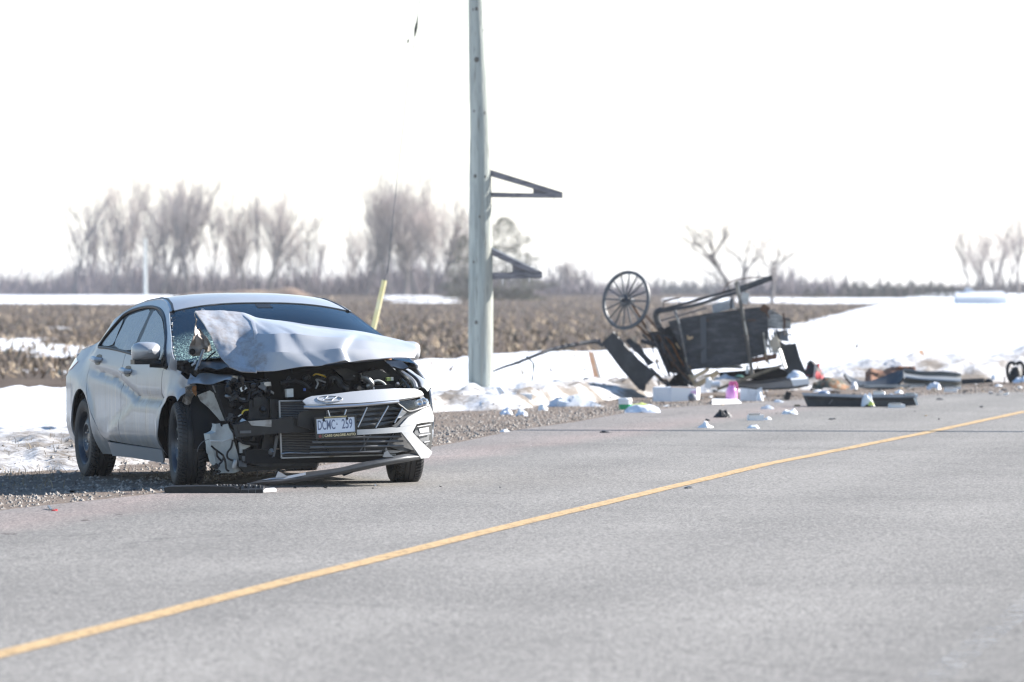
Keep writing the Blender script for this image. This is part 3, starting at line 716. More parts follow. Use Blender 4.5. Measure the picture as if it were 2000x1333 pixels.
# ---- top skins: roof, windscreen, rear glass, boot lid
def top_pt(u, t, off=0.0):
    ze = zedge(u); w = half(u, ze); v = t * w
    return Vector((u, v, ze + (ztop(u) - ze) * (1 - abs(t) ** 2.6) + off))
def top_skin(name, us, m, off=0.0, t0=-1, t1=1, nt=28, thick=.006):
    rows_ = [[top_pt(u, t0 + (t1 - t0) * j / nt, off) for j in range(nt + 1)] for u in us]
    return MB().grid(rows_, -thick).build(name, m, car, angle=60)
fr_ = lambda a, b_, n: [a + (b_ - a) * i / n for i in range(n + 1)]
top_skin('roof', fr_(-2.42, -.99, 22), m_paint)
top_skin('windshield', fr_(-.985, .02, 14), m_glass, -.008, -.985, .985)
top_skin('rear_window', fr_(-3.22, -2.43, 10), m_sideglass, -.006, -.96, .96)
top_skin('trunk_lid', fr_(-3.76, -3.225, 8), m_paint)
# black band round the windscreen
for a, b_, t0, t1 in ((-.985, -.93, -.985, .985), (-.04, .02, -.985, .985), (-.93, -.04, -.985, -.93), (-.93, -.04, .93, .985)):
    top_skin('windshield_border', fr_(a, b_, 12), m_black, -.004, t0, t1, 14, .002)
MB().grid([[top_pt(-.96 + .03 * i, -.08 + .16 * j / 4, -.03) for j in range(5)] for i in range(4)], -.03).build('mirror_mount', m_black, car)
rows_ = [[top_pt(u, t, -.003) for t in fr_(.72, .80, 3)] for u in fr_(-.28, -.21, 2)]
MB().grid(rows_, -.001).build('windshield_sticker', m_whiteplas, car)
# tail panel
rows_ = [[Vector((-3.72 - .05 * math.sin(math.pi * i / 8) + .35 * (abs(t) ** 4) * .35, t * .80, .24 + (.93 + .1 * (1 - abs(t) ** 2.6) - .24) * i / 8)) for t in fr_(-1, 1, 14)] for i in range(9)]
MB().grid(rows_, .01).build('rear_bumper', m_paint, car)
m_tail = mat('tail_lamp_red', (.30, .05, .06), .15, coat=1.0, var=((.45, .20, .22), 3, .4, .7))
for s in (-1, 1):
    MB().panel([(-3.70, .905), (-3.45, .90), (-3.28, .875), (-3.40, .82), (-3.60, .78), (-3.69, .80)], side_pt(.006, s), .05, .008, drop=(0, s, 0)).build('tail_light', m_tail, car)
# fuel door seam and cladding dirt line on the quarter panel is in the paint; door handles:
for (u, z) in ((-2.385, .902), (-1.385, .826)):
    for s in (-1, 1):
        d = (doors_r if u < -2 else doors_f)[0 if s < 0 else 1]
        p = [side_pt(.036, s)(u - .115 + .23 * i / 6, z + .004 * math.sin(i)) for i in range(7)]
        p[0] = side_pt(.0, s)(u - .125, z); p[-1] = side_pt(.0, s)(u + .125, z)
        h = MB().tube(p, [.012, .022, .024, .024, .024, .022, .012], 8).build('handle', m_paint, d)
        MB().panel(smooth_poly([(u - .07, z + .035), (u + .07, z + .035), (u + .09, z), (u + .07, z - .04), (u - .07, z - .04), (u - .09, z)], 2), side_pt(.0025, s), .05, .001, drop=(0, s, 0)).build('handle_cup', m_black, d)

# ---- door mirrors
def mirror(s):
    c0 = LG(*Z1(545, 432), -1.035); k = Vector((c0.x, s * (1.035 if s < 0 else .985), c0.z))
    vs = []; nr, nn = 9, 16
    mbm = MB(); rows_ = []
    for i in range(nr):
        t = i / (nr - 1); x = -.085 + .17 * t; e = max(.08, math.sin(math.pi * min(1, .18 + .50 * t + .0)) ** .7) if t > 0 else .85
        sc = [.97, 1.0, 1.0, .97, .92, .84, .70, .48, .16][i]
        rows_.append([k + Vector((x * (1 if True else 1), s * .108 * sc * (abs(math.cos(a)) ** .6 * (1 if math.cos(a) > 0 else -1)) * -1, .076 * sc * (abs(math.sin(a)) ** .6 * (1 if math.sin(a) > 0 else -1)) + .012 * t)) for a in [2 * math.pi * j / nn for j in range(nn + 1)]])
    mbm.grid(rows_); mbm.add(rows_[0][:-1], [tuple(range(nn))]); mbm.add(rows_[-1][:-1], [tuple(range(nn))])
    o = mbm.build('wing_mirror', m_paint, car, angle=60)
    arm = MB().tube([k + Vector((.0, -s * .02, -.075)), k + Vector((.03, -s * .10, -.085)), Vector((k.x + .05, s * .90, k.z - .05))], [.035, .03, .045], 8)
    if s < 0: arm.box((k.x - .02, k.y, k.z - .07), (.12, .22, .035))
    arm.build('mirror_arm', m_black, o)
    MB().panel([(-.72, .918), (-.30, .875), (-.42, .955), (-.60, 1.045)][0:4] if False else [(-.52, .90), (-.235, .868), (-.37, .95), (-.46, .99)], side_pt(.004, s), .05, .006, drop=(0, s, 0)).build('sail_trim', m_black, o)
mirror(-1); mirror(1)

# ---- cabin
mb = MB()
for s in (-1, 1):
    mb.box((-1.25, s * .38, .50), (.50, .50, .20)); mb.box((-1.56, s * .38, .82), (.16, .48, .62), Matrix.Rotation(R(-12), 3, 'Y')); mb.box((-1.66, s * .38, 1.18), (.10, .26, .17), Matrix.Rotation(R(-10), 3, 'Y'))
mb.box((-2.15, 0, .5), (.45, 1.3, .2)); mb.box((-2.42, 0, .80), (.15, 1.3, .55), Matrix.Rotation(R(-18), 3, 'Y'))
mb.build('seat', m_int, car)
mb = MB(); mb.grid([[(-.55, v, .86), (-.40, v, .91), (-.15, v, .90), (.0, v, .86)] for v in fr_(-.78, .78, 6)], .05); mb.box((-.52, 0, .7), (.12, 1.5, .3)); mb.build('dashboard', m_int, car)
MB().lathe([(.17, -.012), (.185, 0), (.17, .012), (.16, 0)], Matrix.Translation((-.72, .38, .86)) @ Matrix.Rotation(R(-65), 4, 'Y'), 28, closed=True).build('steering_wheel', m_black, car)

# ---- wheels
def tyre_mesh():
    mb = MB(); prof = [(.205, -.085), (.225, -.100), (.26, -.106), (.285, -.104), (.300, -.094), (.310, -.078), (.310, -.045), (.302, -.042), (.302, -.036), (.310, -.033), (.310, -.004), (.302, -.001), (.302, .001), (.310, .004), (.310, .033), (.302, .036), (.302, .042), (.310, .045), (.310, .078), (.300, .094), (.285, .104), (.26, .106), (.225, .100), (.205, .085)]
    vs = []; fs = []; K = len(prof); seg = 62; angs = []
    for i in range(seg):
        a = 2 * math.pi * i / seg; st = 2 * math.pi / seg
        angs += [(a, 0), (a + st * .70, 0), (a + st * .74, 1), (a + st * .96, 1)]
    for a, gq in angs:
        for r, h in prof:
            rr_ = r - (.011 if gq and r > .299 and abs(h) > .0445 else 0); sh = a + .12 * abs(h) / .1
            vs.append((rr_ * math.cos(sh), h, rr_ * math.sin(sh)))
    M_ = len(angs)
    for i in range(M_):
        j = (i + 1) % M_
        for k in range(K - 1): fs.append((i * K + k, i * K + k + 1, j * K + k + 1, j * K + k))
    return mb.add(vs, fs)
def wheel(u, s, steer, zc=.308):
    wo = bpy.data.objects.new('wheel', None); COL.objects.link(wo); wo.parent = car; wo.location = (u, s * .835, zc); wo.rotation_euler = (0, 0, steer); wo.empty_display_size = .1
    tyre_mesh().build('tyre', m_rubber, wo, angle=30)
    Mx = Matrix.Rotation(R(90 if s < 0 else -90), 4, 'X')      # local +z points outwards
    rim = MB()
    rim.lathe([(.205, .085), (.212, .092), (.204, .086), (.196, .068), (.188, .050), (.150, .060), (.125, .074), (.105, .078), (.092, .066), (.070, .050), (.045, .048), (.036, .060), (.0, .062)], Mx, 48)
    rim.lathe([(.205, -.085), (.19, -.05), (.185, .05)], Mx, 40)
    rim.k = 1
    for k in range(12):
        a = 2 * math.pi * k / 12; c_ = Mx @ Vector((.168 * math.cos(a), .168 * math.sin(a), .058)); rim.lathe([(0, .0), (.015, 0), (.017, -.004)], Matrix.Translation(c_) @ Mx, 10)
    rim.k = 2
    for k in range(5):
        a = 2 * math.pi * k / 5; c_ = Mx @ Vector((.057 * math.cos(a), .057 * math.sin(a), .050)); rim.lathe([(0, .022), (.008, .02), (.010, .0)], Matrix.Translation(c_) @ Mx, 6)
    rim.build('rim', [m_rim, m_shell, m_alu], wo, angle=40)
    MB().lathe([(.0, -.02), (.14, -.02), (.14, .0), (.0, .0)], Mx, 24).build('brake_disc', m_galv, wo)
    return wo
wheel(0, -1, R(-7)); wheel(0, 1, R(-7)); wheel(-2.815, -1, 0, .285); wheel(-2.815, 1, 0, .285)
# ================================================================== the smashed front end
def UB(v, z):
    """bumper surface: how far forward it stands at v, z"""
    q = min(1.0, abs(v) / .935)
    u = .34 + .58 * max(0.0, 1 - q ** 2.6) ** (1 / 2.2)
    if z > .62: u -= .9 * (z - .62)
    if z < .26: u -= .25 * (.26 - z)
    return u
def BP(pts, off=0.0):
    out = []
    for p in pts:
        h = car_hit(p[0], p[1], lambda u, v, z: u - UB(v, z) - off); out.append((h.y, h.z))
    return out
def bsurf(off=0.0, lean=0.0): return lambda v, z: Vector((UB(v, z) + off, v, z))
def skin(name, pts, m, off=0.0, thick=.012, parent=None, step=.045, sm_n=0):
    pl = BP(pts, off)
    if sm_n: pl = smooth_poly(pl, sm_n)
    return MB().panel(pl, bsurf(off), step, thick, drop=(1, 0, 0)).build(name, m, parent or bumper, angle=40)
m_bump = mat('bumper_paint', (.42, .43, .445), .42, .25, coat=.5, var=((.46, .45, .43), 3, .5, .75))
bumper = skin('front_bumper', [Z5(*p) for p in [(1085, 310), (1118, 380), (1136, 450), (1130, 512), (1090, 512), (1000, 522), (930, 540), (840, 556), (745, 570), (735, 560), (830, 455), (1000, 360)]], m_bump, parent=car)
skin('nose_panel', [Z4(*p) for p in [(350, 460), (385, 435), (440, 415), (600, 400), (820, 372), (1000, 355), (1240, 340), (1440, 345), (1500, 370), (1518, 398), (1420, 425), (1270, 450), (900, 480), (580, 492), (440, 455), (560, 490), (385, 498)]], m_bump, .012)
skin('nose_panel', [Z4(*p) for p in [(375, 505), (400, 490), (480, 492), (575, 495), (575, 503), (450, 510)]], m_bump, .02, .004)
# lower silver trim strip and black gap over it
def strip(name, pts, r, m, off=.012, parent=None, flat=None):
    P = [Vector((UB(v, z) + off, v, z)) for v, z in BP(pts, off)]
    P = catmull(P, 4); return MB().tube(P, r, 8).build(name, m, parent or bumper)
m_chrome = mat('satin_chrome', (.50, .51, .53), .28, .9)
strip('chrome_strip', [Z4(*p) for p in [(362, 522), (480, 524), (600, 520), (900, 502), (1100, 484), (1275, 468)]], .012, m_chrome)
skin('grille_shadow_gap', [Z4(*p) for p in [(440, 500), (580, 497), (900, 486), (1270, 456), (1420, 430), (1518, 404), (1515, 414), (1400, 442), (1280, 466), (900, 506), (580, 522), (440, 524)]], m_black, -.004, .004)
# upper grille
gpoly = [Z4(*p) for p in [(305, 600), (330, 565), (530, 535), (975, 510), (1180, 488), (1290, 500), (1375, 565), (1230, 690), (1060, 722), (870, 730), (440, 740), (300, 700)]]
skin('upper_grille', gpoly, m_black, -.075, .01)
gr_ = MB()
def gv(px, py, off): 
    h = car_hit(px, py, lambda u, v, z: u - UB(v, z) - off); return Vector((UB(h.y, h.z) + off, h.y, h.z))
cells = [((110, 350), (345, 338), (235, 575), (70, 585)), ((352, 336), (592, 322), (448, 572), (245, 578)), ((600, 320), (752, 350), (672, 522), (452, 578)), ((-140, 375), (100, 352), (60, 590), (-150, 600))]
for A, B_, C_, D_ in cells:
    for q in range(4):
        t0, t1 = q / 4 + .02, (q + 1) / 4 - .03
        L0 = [A[i] + (D_[i] - A[i]) * t0 for i in (0, 1)]; L1 = [A[i] + (D_[i] - A[i]) * t1 for i in (0, 1)]
        R0 = [B_[i] + (C_[i] - B_[i]) * t0 for i in (0, 1)]; R1 = [B_[i] + (C_[i] - B_[i]) * t1 for i in (0, 1)]
        a = gv(*Z5(*L0), -.060); b_ = gv(*Z5(*R0), -.045); c = gv(*Z5(*R1), -.060); d = gv(*Z5(*L1), -.062)
        mid = gv(*Z5((L0[0] * .3 + R0[0] * .7 + L1[0] * .0), (L0[1] * .3 + R0[1] * .7) * .55 + (L1[1] * .3 + R1[1] * .7) * .45), -.012)
        gr_.add([a, b_, c, d, mid], [(0, 4, 1), (1, 4, 2), (2, 4, 3), (3, 4, 0)])
gr_.build('grille_louvre', m_grey, bumper, angle=10)['kind'] = 'stuff'
for a, b_ in (((345, 340), (236, 575)), ((597, 322), (447, 580)), ((100, 365), (78, 430)), ((762, 352), (668, 525)), ((-120, 375), (-90, 470))):
    strip('grille_bar', [Z5(*a), Z5((a[0] + b_[0]) / 2, (a[1] + b_[1]) / 2), Z5(*b_)], .0055, m_chrome, .0)
skin('grille_corner', [Z5(*p) for p in [(765, 360), (825, 392), (745, 462), (700, 470)]], m_bump, -.01, .008)
# headlight that survived
m_lamp = glassmat('lamp_lens', (.9, .92, .93), .03)
hl = skin('headlight', [Z5(*p) for p in [(705, 270), (880, 252), (1062, 237), (1078, 275), (1080, 310), (960, 355), (842, 384), (760, 335), (715, 300)]], m_lamp, -.004, .004)
m_lampin = mat('lamp_reflector', (.70, .71, .73), .3, .15, var=((.45, .46, .47), 14, .5, .66))
MB().panel(BP([Z5(*p) for p in [(715, 275), (880, 258), (1056, 243), (1072, 305), (960, 350), (842, 378), (765, 333)]], -.03), bsurf(-.03), .04, .005, drop=(1, 0, 0)).build('reflector', m_lampin, hl)
for px, py in ((1010, 272), (960, 285)):
    h = car_hit(*Z5(px, py), lambda u, v, z: u - UB(v, z) + .012); MB().lathe([(0, .0), (.024, .0), (.028, .012), (.02, .014), (0, .004)], Matrix.Translation(h) @ Matrix.Rotation(R(90), 4, 'Y'), 14).build('lamp_bulb', m_chrome, hl)
strip('headlight_trim', [Z5(*p) for p in [(705, 268), (715, 300), (765, 338), (842, 388), (960, 358), (1082, 314)]], .008, m_grey, .004)
# grey field under the headlight
skin('bumper_infill', [Z5(*p) for p in [(825, 392), (842, 388), (960, 358), (1082, 316), (1000, 360), (830, 455), (735, 562), (700, 580), (640, 562), (700, 520), (760, 455)]], m_grey, -.012, .01)
# bar under the grille, the slanting wing and the fog duct
skin('bumper_bar', [Z5(*p) for p in [(-260, 640), (200, 606), (420, 596), (640, 576), (700, 580), (745, 572), (840, 558), (930, 542), (880, 640), (760, 634), (640, 644), (420, 656), (200, 668), (-260, 690)]], m_bump, .004)
skin('bumper_wing', [Z5(*p) for p in [(752, 634), (880, 628), (935, 690), (985, 742), (1050, 805), (1117, 866), (1110, 890), (1072, 938), (985, 948), (900, 820), (830, 730)]], m_bump, .022, .02)
duct = skin('fog_duct', [Z5(*p) for p in [(930, 548), (1000, 525), (1100, 512), (1127, 516), (1118, 700), (1095, 862), (1050, 800), (985, 738), (900, 640)]], m_black, -.05, .01)
skin('duct_panel', [Z5(*p) for p in [(925, 560), (1000, 560), (1080, 600), (1085, 650), (1070, 780), (1050, 798), (985, 735), (905, 645)]], m_grey, -.038, .008, duct)
for a, b_ in (((935, 572), (1092, 545)), ((950, 680), (1090, 655)), ((1015, 757), (1083, 742))):
    strip('duct_fin', [Z5(*a), Z5((a[0] + b_[0]) / 2, (a[1] + b_[1]) / 2), Z5(*b_)], .007, m_grey, -.012, duct)
skin('fog_light', [Z5(*p) for p in [(960, 590), (1075, 575), (1078, 630), (975, 640)]], m_lampin, -.03, .012, duct)
# lower grille with its slats
lg = skin('lower_grille', [Z5(*p) for p in [(-260, 700), (0, 682), (640, 648), (752, 640), (830, 735), (960, 890), (800, 868), (500, 866), (200, 880), (-60, 900)]], m_black, -.085, .01)
for y0, y1, x0, x1 in ((700, 686, -150, 750), (752, 740, -300, 770), (812, 795, -330, 775), (880, 862, -330, 520)):
    strip('grille_slat', [Z5(x0 + (x1 - x0) * t, y0 + (y1 - y0) * t) for t in (0, .33, .66, 1)], .0075, m_grey, -.02, lg)
for a, b_ in (((390, 660), (255, 868)), ((305, 665), (318, 860)), ((660, 650), (580, 800))):
    strip('grille_rib', [Z5(*a), Z5(*b_)], .005, m_grey, -.03, lg)
skin('lower_grille_wall', [Z5(*p) for p in [(690, 652), (745, 650), (830, 740), (900, 830), (880, 850), (770, 860), (590, 800)]], m_grey, -.05, .006, lg)
skin('lower_grille_tab', [Z5(*p) for p in [(558, 840), (575, 815), (590, 852), (790, 855), (690, 880), (580, 888)]], m_grey, .0, .01, lg)

# torn-off lip hanging to the ground on the near side
def lip_pt(px, py, u): return FR(px, py, u)
top = [((482, 946), .98), ((505, 938), .975), ((535, 933.5), .97), ((560, 931), .965), ((595, 923), .955), ((660, 914.5), .945), ((705, 904), .93), ((749, 895), .90), ((790, 887.5), .84), ((817, 887), .74)]
bot = [((482, 948), .98), ((505, 947), .99), ((535, 946), .985), ((560, 944.5), .98), ((595, 941), .97), ((660, 929), .96), ((698, 921.5), .945), ((749, 910.5), .915), ((790, 903.5), .85), ((823, 897), .74)]
rows_ = []
for t in fr_(0, 1, 7):
    rows_.append([lip_pt(a[0][0] + (b_[0][0] - a[0][0]) * t, a[0][1] + (b_[0][1] - a[0][1]) * t, a[1] + (b_[1] - a[1]) * t + .035 * math.sin(math.pi * t)) for a, b_ in zip(top, bot)])
rows_ = [catmull(r_, 4) for r_ in rows_]
m_lip = mat('lip_plastic', (.07, .073, .078), .42, .1, var=((.045, .047, .05), 3, .45, .6))
lip = MB().grid(rows_, .012).build('bumper_lip', m_lip, bumper, angle=45); lip['label'] = 'grey lower lip torn loose and hanging to the ground'
rows_ = [[FR(x, y + 5 * t + .5, .99 - .02 * t + .03 * t) for x, y in [(482, 946), (505, 939), (528, 934), (552, 931), (575, 927), (597, 922.5)]] for t in (0, .5, 1)]
MB().grid([catmull(r_, 3) for r_ in rows_], .004).build('lip_skin', m_bump, lip)
MB().prism([FR(538, 934, 1.0), FR(543.5, 921, 1.0), FR(562, 931, 1.0)], (-.012, 0, 0)).build('lip_tab', m_bump, lip)
MB().prism([FR(748, 893, .92), FR(751, 884, .92), FR(757, 881, .92), FR(762, 888, .92), FR(770, 893, .90)], (-.012, 0, 0)).build('lip_tab', m_bump, lip)
MB().prism([FR(664, 924, .95), FR(698, 920, .95), FR(672, 930.5, .97)], (-.01, 0, 0)).build('lip_tab', m_black, lip)

# emblem on the nose: an oval ring with a leaning letter bar inside
em = MB(); ep = BP([Z4(497, 440), Z4(738, 440), Z4(618, 411), Z4(618, 468)], .03)
ec = ((ep[0][0] + ep[1][0]) / 2, (ep[2][1] + ep[3][1]) / 2); ea = (ep[1][0] - ep[0][0]) / 2; eb = (ep[2][1] - ep[3][1]) / 2
def esurf(a, b_): return Vector((UB(ec[0] + a, ec[1] + b_) + .016, ec[0] + a, ec[1] + b_))
em.tube([esurf(ea * math.cos(2 * math.pi * k / 40), eb * math.sin(2 * math.pi * k / 40)) for k in range(40)], .0045, 6, closed=True)
em.tube([esurf(-.62 * ea, -.62 * eb), esurf(-.32 * ea, .1 * eb), esurf(-.10 * ea, .80 * eb)], .0045, 6); em.tube([esurf(.10 * ea, -.80 * eb), esurf(.32 * ea, -.1 * eb), esurf(.62 * ea, .62 * eb)], .0045, 6)
em.tube([esurf(-.42 * ea, -.12 * eb), esurf(-.1 * ea, -.06 * eb), esurf(.1 * ea, .06 * eb), esurf(.42 * ea, .12 * eb)], .006, 6)
em.build('emblem', mat('brushed_chrome', (.55, .56, .58), .4, .5), bumper)

# licence plate in its dealer frame
pc = [FR(*Z4(*p), .925) for p in [(458, 622), (865, 597), (873, 805), (480, 830)]]
po = sum(pc, Vector()) / 4; pxv = ((pc[1] - pc[0]) + (pc[2] - pc[3])) / 2; pyv = ((pc[0] - pc[3]) + (pc[1] - pc[2])) / 2
PW, PH = pxv.length, pyv.length; ex = pxv.normalized(); ez = ex.cross(pyv).normalized(); ey = ez.cross(ex)
PM = Matrix((ex, ey, ez)).transposed().to_4x4(); PM.translation = po
def pbox(mb, cx, cy, w_, h_, d, z0=0): 
    return mb.add([PM @ Vector((cx + sx * w_ / 2, cy + sy * h_ / 2, z0 + sz * d)) for sz in (0, 1) for sx, sy in ((-1, -1), (1, -1), (1, 1), (-1, 1))], [(3, 2, 1, 0), (4, 5, 6, 7), (0, 1, 5, 4), (1, 2, 6, 5), (2, 3, 7, 6), (3, 0, 4, 7)])
m_plate = mat('plate_white', (.66, .71, .80), .4)
mb = MB(); pbox(mb, 0, .10 * PH / 1, PW * .95, PH * .78, .003); plate = mb.build('licence_plate', m_plate, car, smooth=False)
mb = MB(); fr1 = .028
pbox(mb, 0, PH / 2 - .006, PW, .013, .009); pbox(mb, 0, -PH / 2 + .0185, PW, .037, .009); pbox(mb, -PW / 2 + .006, .012, .012, PH - .05, .009); pbox(mb, PW / 2 - .006, .012, .012, PH - .05, .009)
mb.build('plate_frame', mat('frame_black', (.035, .033, .03), .4), plate, smooth=False)
mb = MB(); pbox(mb, 0, PH / 2 - .004, PW * .55, .006, .001, .0095); mb.build('frame_edge', mat('gold_print', (.62, .50, .26), .4), plate, smooth=False)
for sx in (-1, 1):
    MB().lathe([(0, .008), (.008, .006), (.010, 0)], PM @ Matrix.Translation((sx * .088, PH / 2 - .022, .003)), 10).build('plate_screw', m_black, plate)
def text(s_, size, cx, cy, z, m, name, parent, wscale=1.0, bold=0.0):
    cu = bpy.data.curves.new(name, 'FONT'); cu.body = s_; cu.size = size; cu.align_x = 'CENTER'; cu.align_y = 'CENTER'; cu.extrude = .0004; cu.offset = bold
    tmp = bpy.data.objects.new(name, cu); COL.objects.link(tmp); bpy.context.view_layer.update()
    me = bpy.data.meshes.new_from_object(tmp.evaluated_get(bpy.context.evaluated_depsgraph_get())); bpy.data.objects.remove(tmp); me.name = name
    o = bpy.data.objects.new(name, me); COL.objects.link(o); o.parent = parent; me.materials.clear(); me.materials.append(m)
    o.matrix_local = PM @ Matrix.Translation((cx, cy, z)) @ Matrix.Diagonal((wscale, 1, 1, 1)); return o
m_ink = mat('plate_ink', (.14, .17, .26), .5)
tw = PW * .40
text('DCMC', .098, -PW * .222, .016, .0036, m_ink, 'plate_letters', plate, .47, .0012); text('259', .098, PW * .275, .016, .0036, m_ink, 'plate_digits', plate, .56, .0012)
text('ONTARIO', .017, 0, PH * .5 - .024, .0036, mat('pale_blue_ink', (.36, .47, .66), .5), 'province_lettering', plate, 1.2)
mb = MB(); pbox(mb, .010, .018, .010, .005, .001, .003); pbox(mb, .010, .024, .006, .006, .001, .003); pbox(mb, .010, .030, .003, .006, .001, .003); mb.build('plate_crown', m_ink, plate, smooth=False)
m_gold = mat('gold_letters', (.72, .60, .34), .4)
text('CARS GALORE AUTO', .024, .028, -PH / 2 + .019, .0095, m_gold, 'frame_lettering', plate, 1.02, .0006)
mb = MB(); mb.lathe([(0, .001), (.012, .001), (.012, 0)], PM @ Matrix.Translation((-PW / 2 + .034, -PH / 2 + .019, .009)), 16); mb.build('dealer_badge', mat('badge_red', (.22, .06, .05), .5), plate)
mb = MB(); pbox(mb, -PW / 2 + .055, -PH / 2 + .019, .002, .026, .001, .009); mb.build('frame_rule', m_gold, plate, smooth=False)

# radiator, condenser frame, crash beam
def quad(u, pts): return [FR(*p, u) for p in pts]
m_fins = mat('radiator_fins', (.10, .10, .098), .55, .5)
n, l = nodes_of(m_fins); b = n['Principled BSDF']; tc = n.new('ShaderNodeTexCoord'); wv = n.new('ShaderNodeTexWave'); wv.bands_direction = 'Z'; wv.inputs['Scale'].default_value = 26; wv.inputs['Distortion'].default_value = .15
l.new(tc.outputs['Object'], wv.inputs['Vector']); rp = n.new('ShaderNodeMix'); rp.data_type = 'RGBA'; rp.inputs[6].default_value = (.028, .028, .03, 1); rp.inputs[7].default_value = (.20, .195, .185, 1); l.new(wv.outputs['Color'], rp.inputs[0]); l.new(rp.outputs[2], b.inputs['Base Color'])
bpn = n.new('ShaderNodeBump'); bpn.inputs['Distance'].default_value = .004; l.new(wv.outputs['Color'], bpn.inputs['Height']); l.new(bpn.outputs[0], b.inputs['Normal'])
q = quad(.70, [Z4(120, 462), Z4(600, 445), Z4(640, 980), Z4(140, 1012)]); q[1] = Vector((.70, .55, .64)); q[2] = Vector((.70, .55, .235))
rad = MB().prism(q, (-.04, 0, 0)).build('radiator', m_fins, car, smooth=False)
mb = MB(); e0 = [p + Vector((.012, 0, 0)) for p in q]
mb.bar(e0[0], e0[1], .012, .010); mb.bar(e0[3], e0[2], .012, .010); mb.bar(e0[0], e0[3], .012, .016, (1, 0, 0)); mb.build('radiator_frame', m_galv, rad)
MB().tube(catmull([FR(*Z4(*p), .73) for p in [(142, 975), (230, 962), (420, 968), (660, 955), (800, 950)]], 4), .006, 6).build('coolant_pipe', m_alu, rad)
MB().tube(catmull([FR(*Z4(*p), .74) for p in [(320, 600), (330, 580), (400, 565), (520, 560)]], 4), .006, 6).build('coolant_pipe', m_alu, rad)
mb = MB(); mb.prism(quad(.82, [Z3(*p) for p in [(575, 620), (690, 585), (960, 565), (1105, 545), (1112, 690), (870, 708), (610, 735)]]), (-.10, 0, 0))
mb.prism(quad(.80, [Z3(*p) for p in [(1108, 560), (1330, 565), (1330, 690), (1108, 690)]]), (-.08, 0, 0)); beam = mb.build('crash_beam', m_black, car, smooth=False)
MB().prism(quad(.828, [Z3(*p) for p in [(690, 586), (905, 572), (905, 640), (720, 625)]]), (-.012, 0, 0)).build('bent_plate', m_galv, beam, smooth=False)
MB().prism(quad(.83, [Z3(*p) for p in [(615, 675), (715, 672), (715, 697), (615, 700)]]), (-.01, 0, 0)).build('beam_bracket', m_grey, beam, smooth=False)
MB().prism(quad(.83, [Z3(*p) for p in [(1258, 590), (1290, 585), (1290, 660), (1258, 668)]]), (-.01, 0, 0)).build('beam_bracket', m_grey, beam, smooth=False)

# packed engine bay
eb_ = empty('engine', (0, 0, 0)); eb_.parent = car
rg = random.Random(4)
def pboxpx(name, m, u, pts, depth=.10, parent=None, extra=None):
    return MB().prism(quad(u, pts), (-depth, 0, 0)).build(name, m, parent or eb_, smooth=False)
pboxpx('control_box', m_dark, .62, [Z3(*p) for p in [(700, 395), (835, 360), (880, 400), (885, 560), (690, 575)]], .12)
pboxpx('relay_box', m_black, .64, [Z3(*p) for p in [(738, 370), (805, 362), (808, 445), (740, 450)]], .08)
pboxpx('fan_shroud', m_black, .66, [Z3(*p) for p in [(890, 380), (975, 385), (975, 560), (900, 560)]], .06)
pboxpx('fan_shroud', m_dark, .64, [Z3(*p) for p in [(840, 700), (935, 700), (925, 900), (890, 950), (800, 900)]], .08)
pboxpx('shroud_brace', m_grey, .70, [Z3(*p) for p in [(945, 720), (975, 720), (935, 915), (915, 925)]], .02)
pboxpx('mount_plate', m_whiteplas, .60, [Z3(*p) for p in [(605, 785), (640, 775), (720, 815), (650, 850), (660, 880), (615, 885)]], .03)
pboxpx('subframe', m_dark, .66, [Z3(*p) for p in [(625, 905), (800, 900), (850, 950), (1330, 960), (1330, 1000), (820, 1010), (630, 965)]], .10)
pboxpx('subframe_face', m_grey, .672, [Z3(*p) for p in [(632, 910), (770, 905), (775, 955), (640, 960)]], .01)
pboxpx('subframe', m_black, .60, [Z3(*p) for p in [(600, 1000), (1320, 985), (1320, 1020), (1000, 1035), (650, 1060)]], .30)
pboxpx('gearbox', m_dark, .50, [Z3(*p) for p in [(540, 640), (620, 600), (860, 720), (860, 940), (610, 960)]], .3)
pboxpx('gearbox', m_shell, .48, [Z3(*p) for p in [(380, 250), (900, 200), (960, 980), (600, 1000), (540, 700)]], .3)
# two hundred small castings, clips, connectors
mb = MB(); mats = [m_dark, m_black, m_galv, m_grey, m_alu, m_rust]
for i in range(230):
    if i < 120: px, py = Z3(rg.uniform(500, 900), rg.uniform(200, 560)); u = rg.uniform(.42, .60)
    elif i < 150: px, py = Z3(rg.uniform(560, 900), rg.uniform(560, 1000)); u = rg.uniform(.5, .68)
    else: px, py = ZD(rg.uniform(0, 1750), rg.uniform(1010, 1330)); u = rg.uniform(.15, .62)
    c_ = FR(px, py, u); sz = rg.uniform(.012, .05); mb.k = rg.choices(range(6), [52, 32, 8, 6, 3, 0])[0]
    if c_.z > lin(c_.y, [(-.7, .80), (-.3, .80), (.1, .84), (.5, .88), (.75, .76)]) - .02: continue
    rot = Matrix.Rotation(rg.uniform(-.6, .6), 3, 'X') @ Matrix.Rotation(rg.uniform(-.5, .5), 3, 'Z')
    if rg.random() < .5: mb.box(c_, (sz * 1.2, sz * rg.uniform(.5, 2), sz * rg.uniform(.4, 1.3)), rot, taper=rg.uniform(.6, 1))
    else: mb.lathe([(0, sz), (sz * .4, sz), (sz * .55, sz * .4), (sz * .5, -sz * .5), (0, -sz * .5)], Matrix.Translation(c_) @ rot.to_4x4() @ Matrix.Rotation(rg.uniform(0, 1.6), 4, 'Y'), 9)
mb.build('engine_fittings', mats, eb_, angle=40)['kind'] = 'stuff'
pboxpx('engine_cover', m_dark, .42, [ZD(*p) for p in [(760, 1090), (900, 1060), (1080, 1130), (1130, 1240), (900, 1215)]], .35)
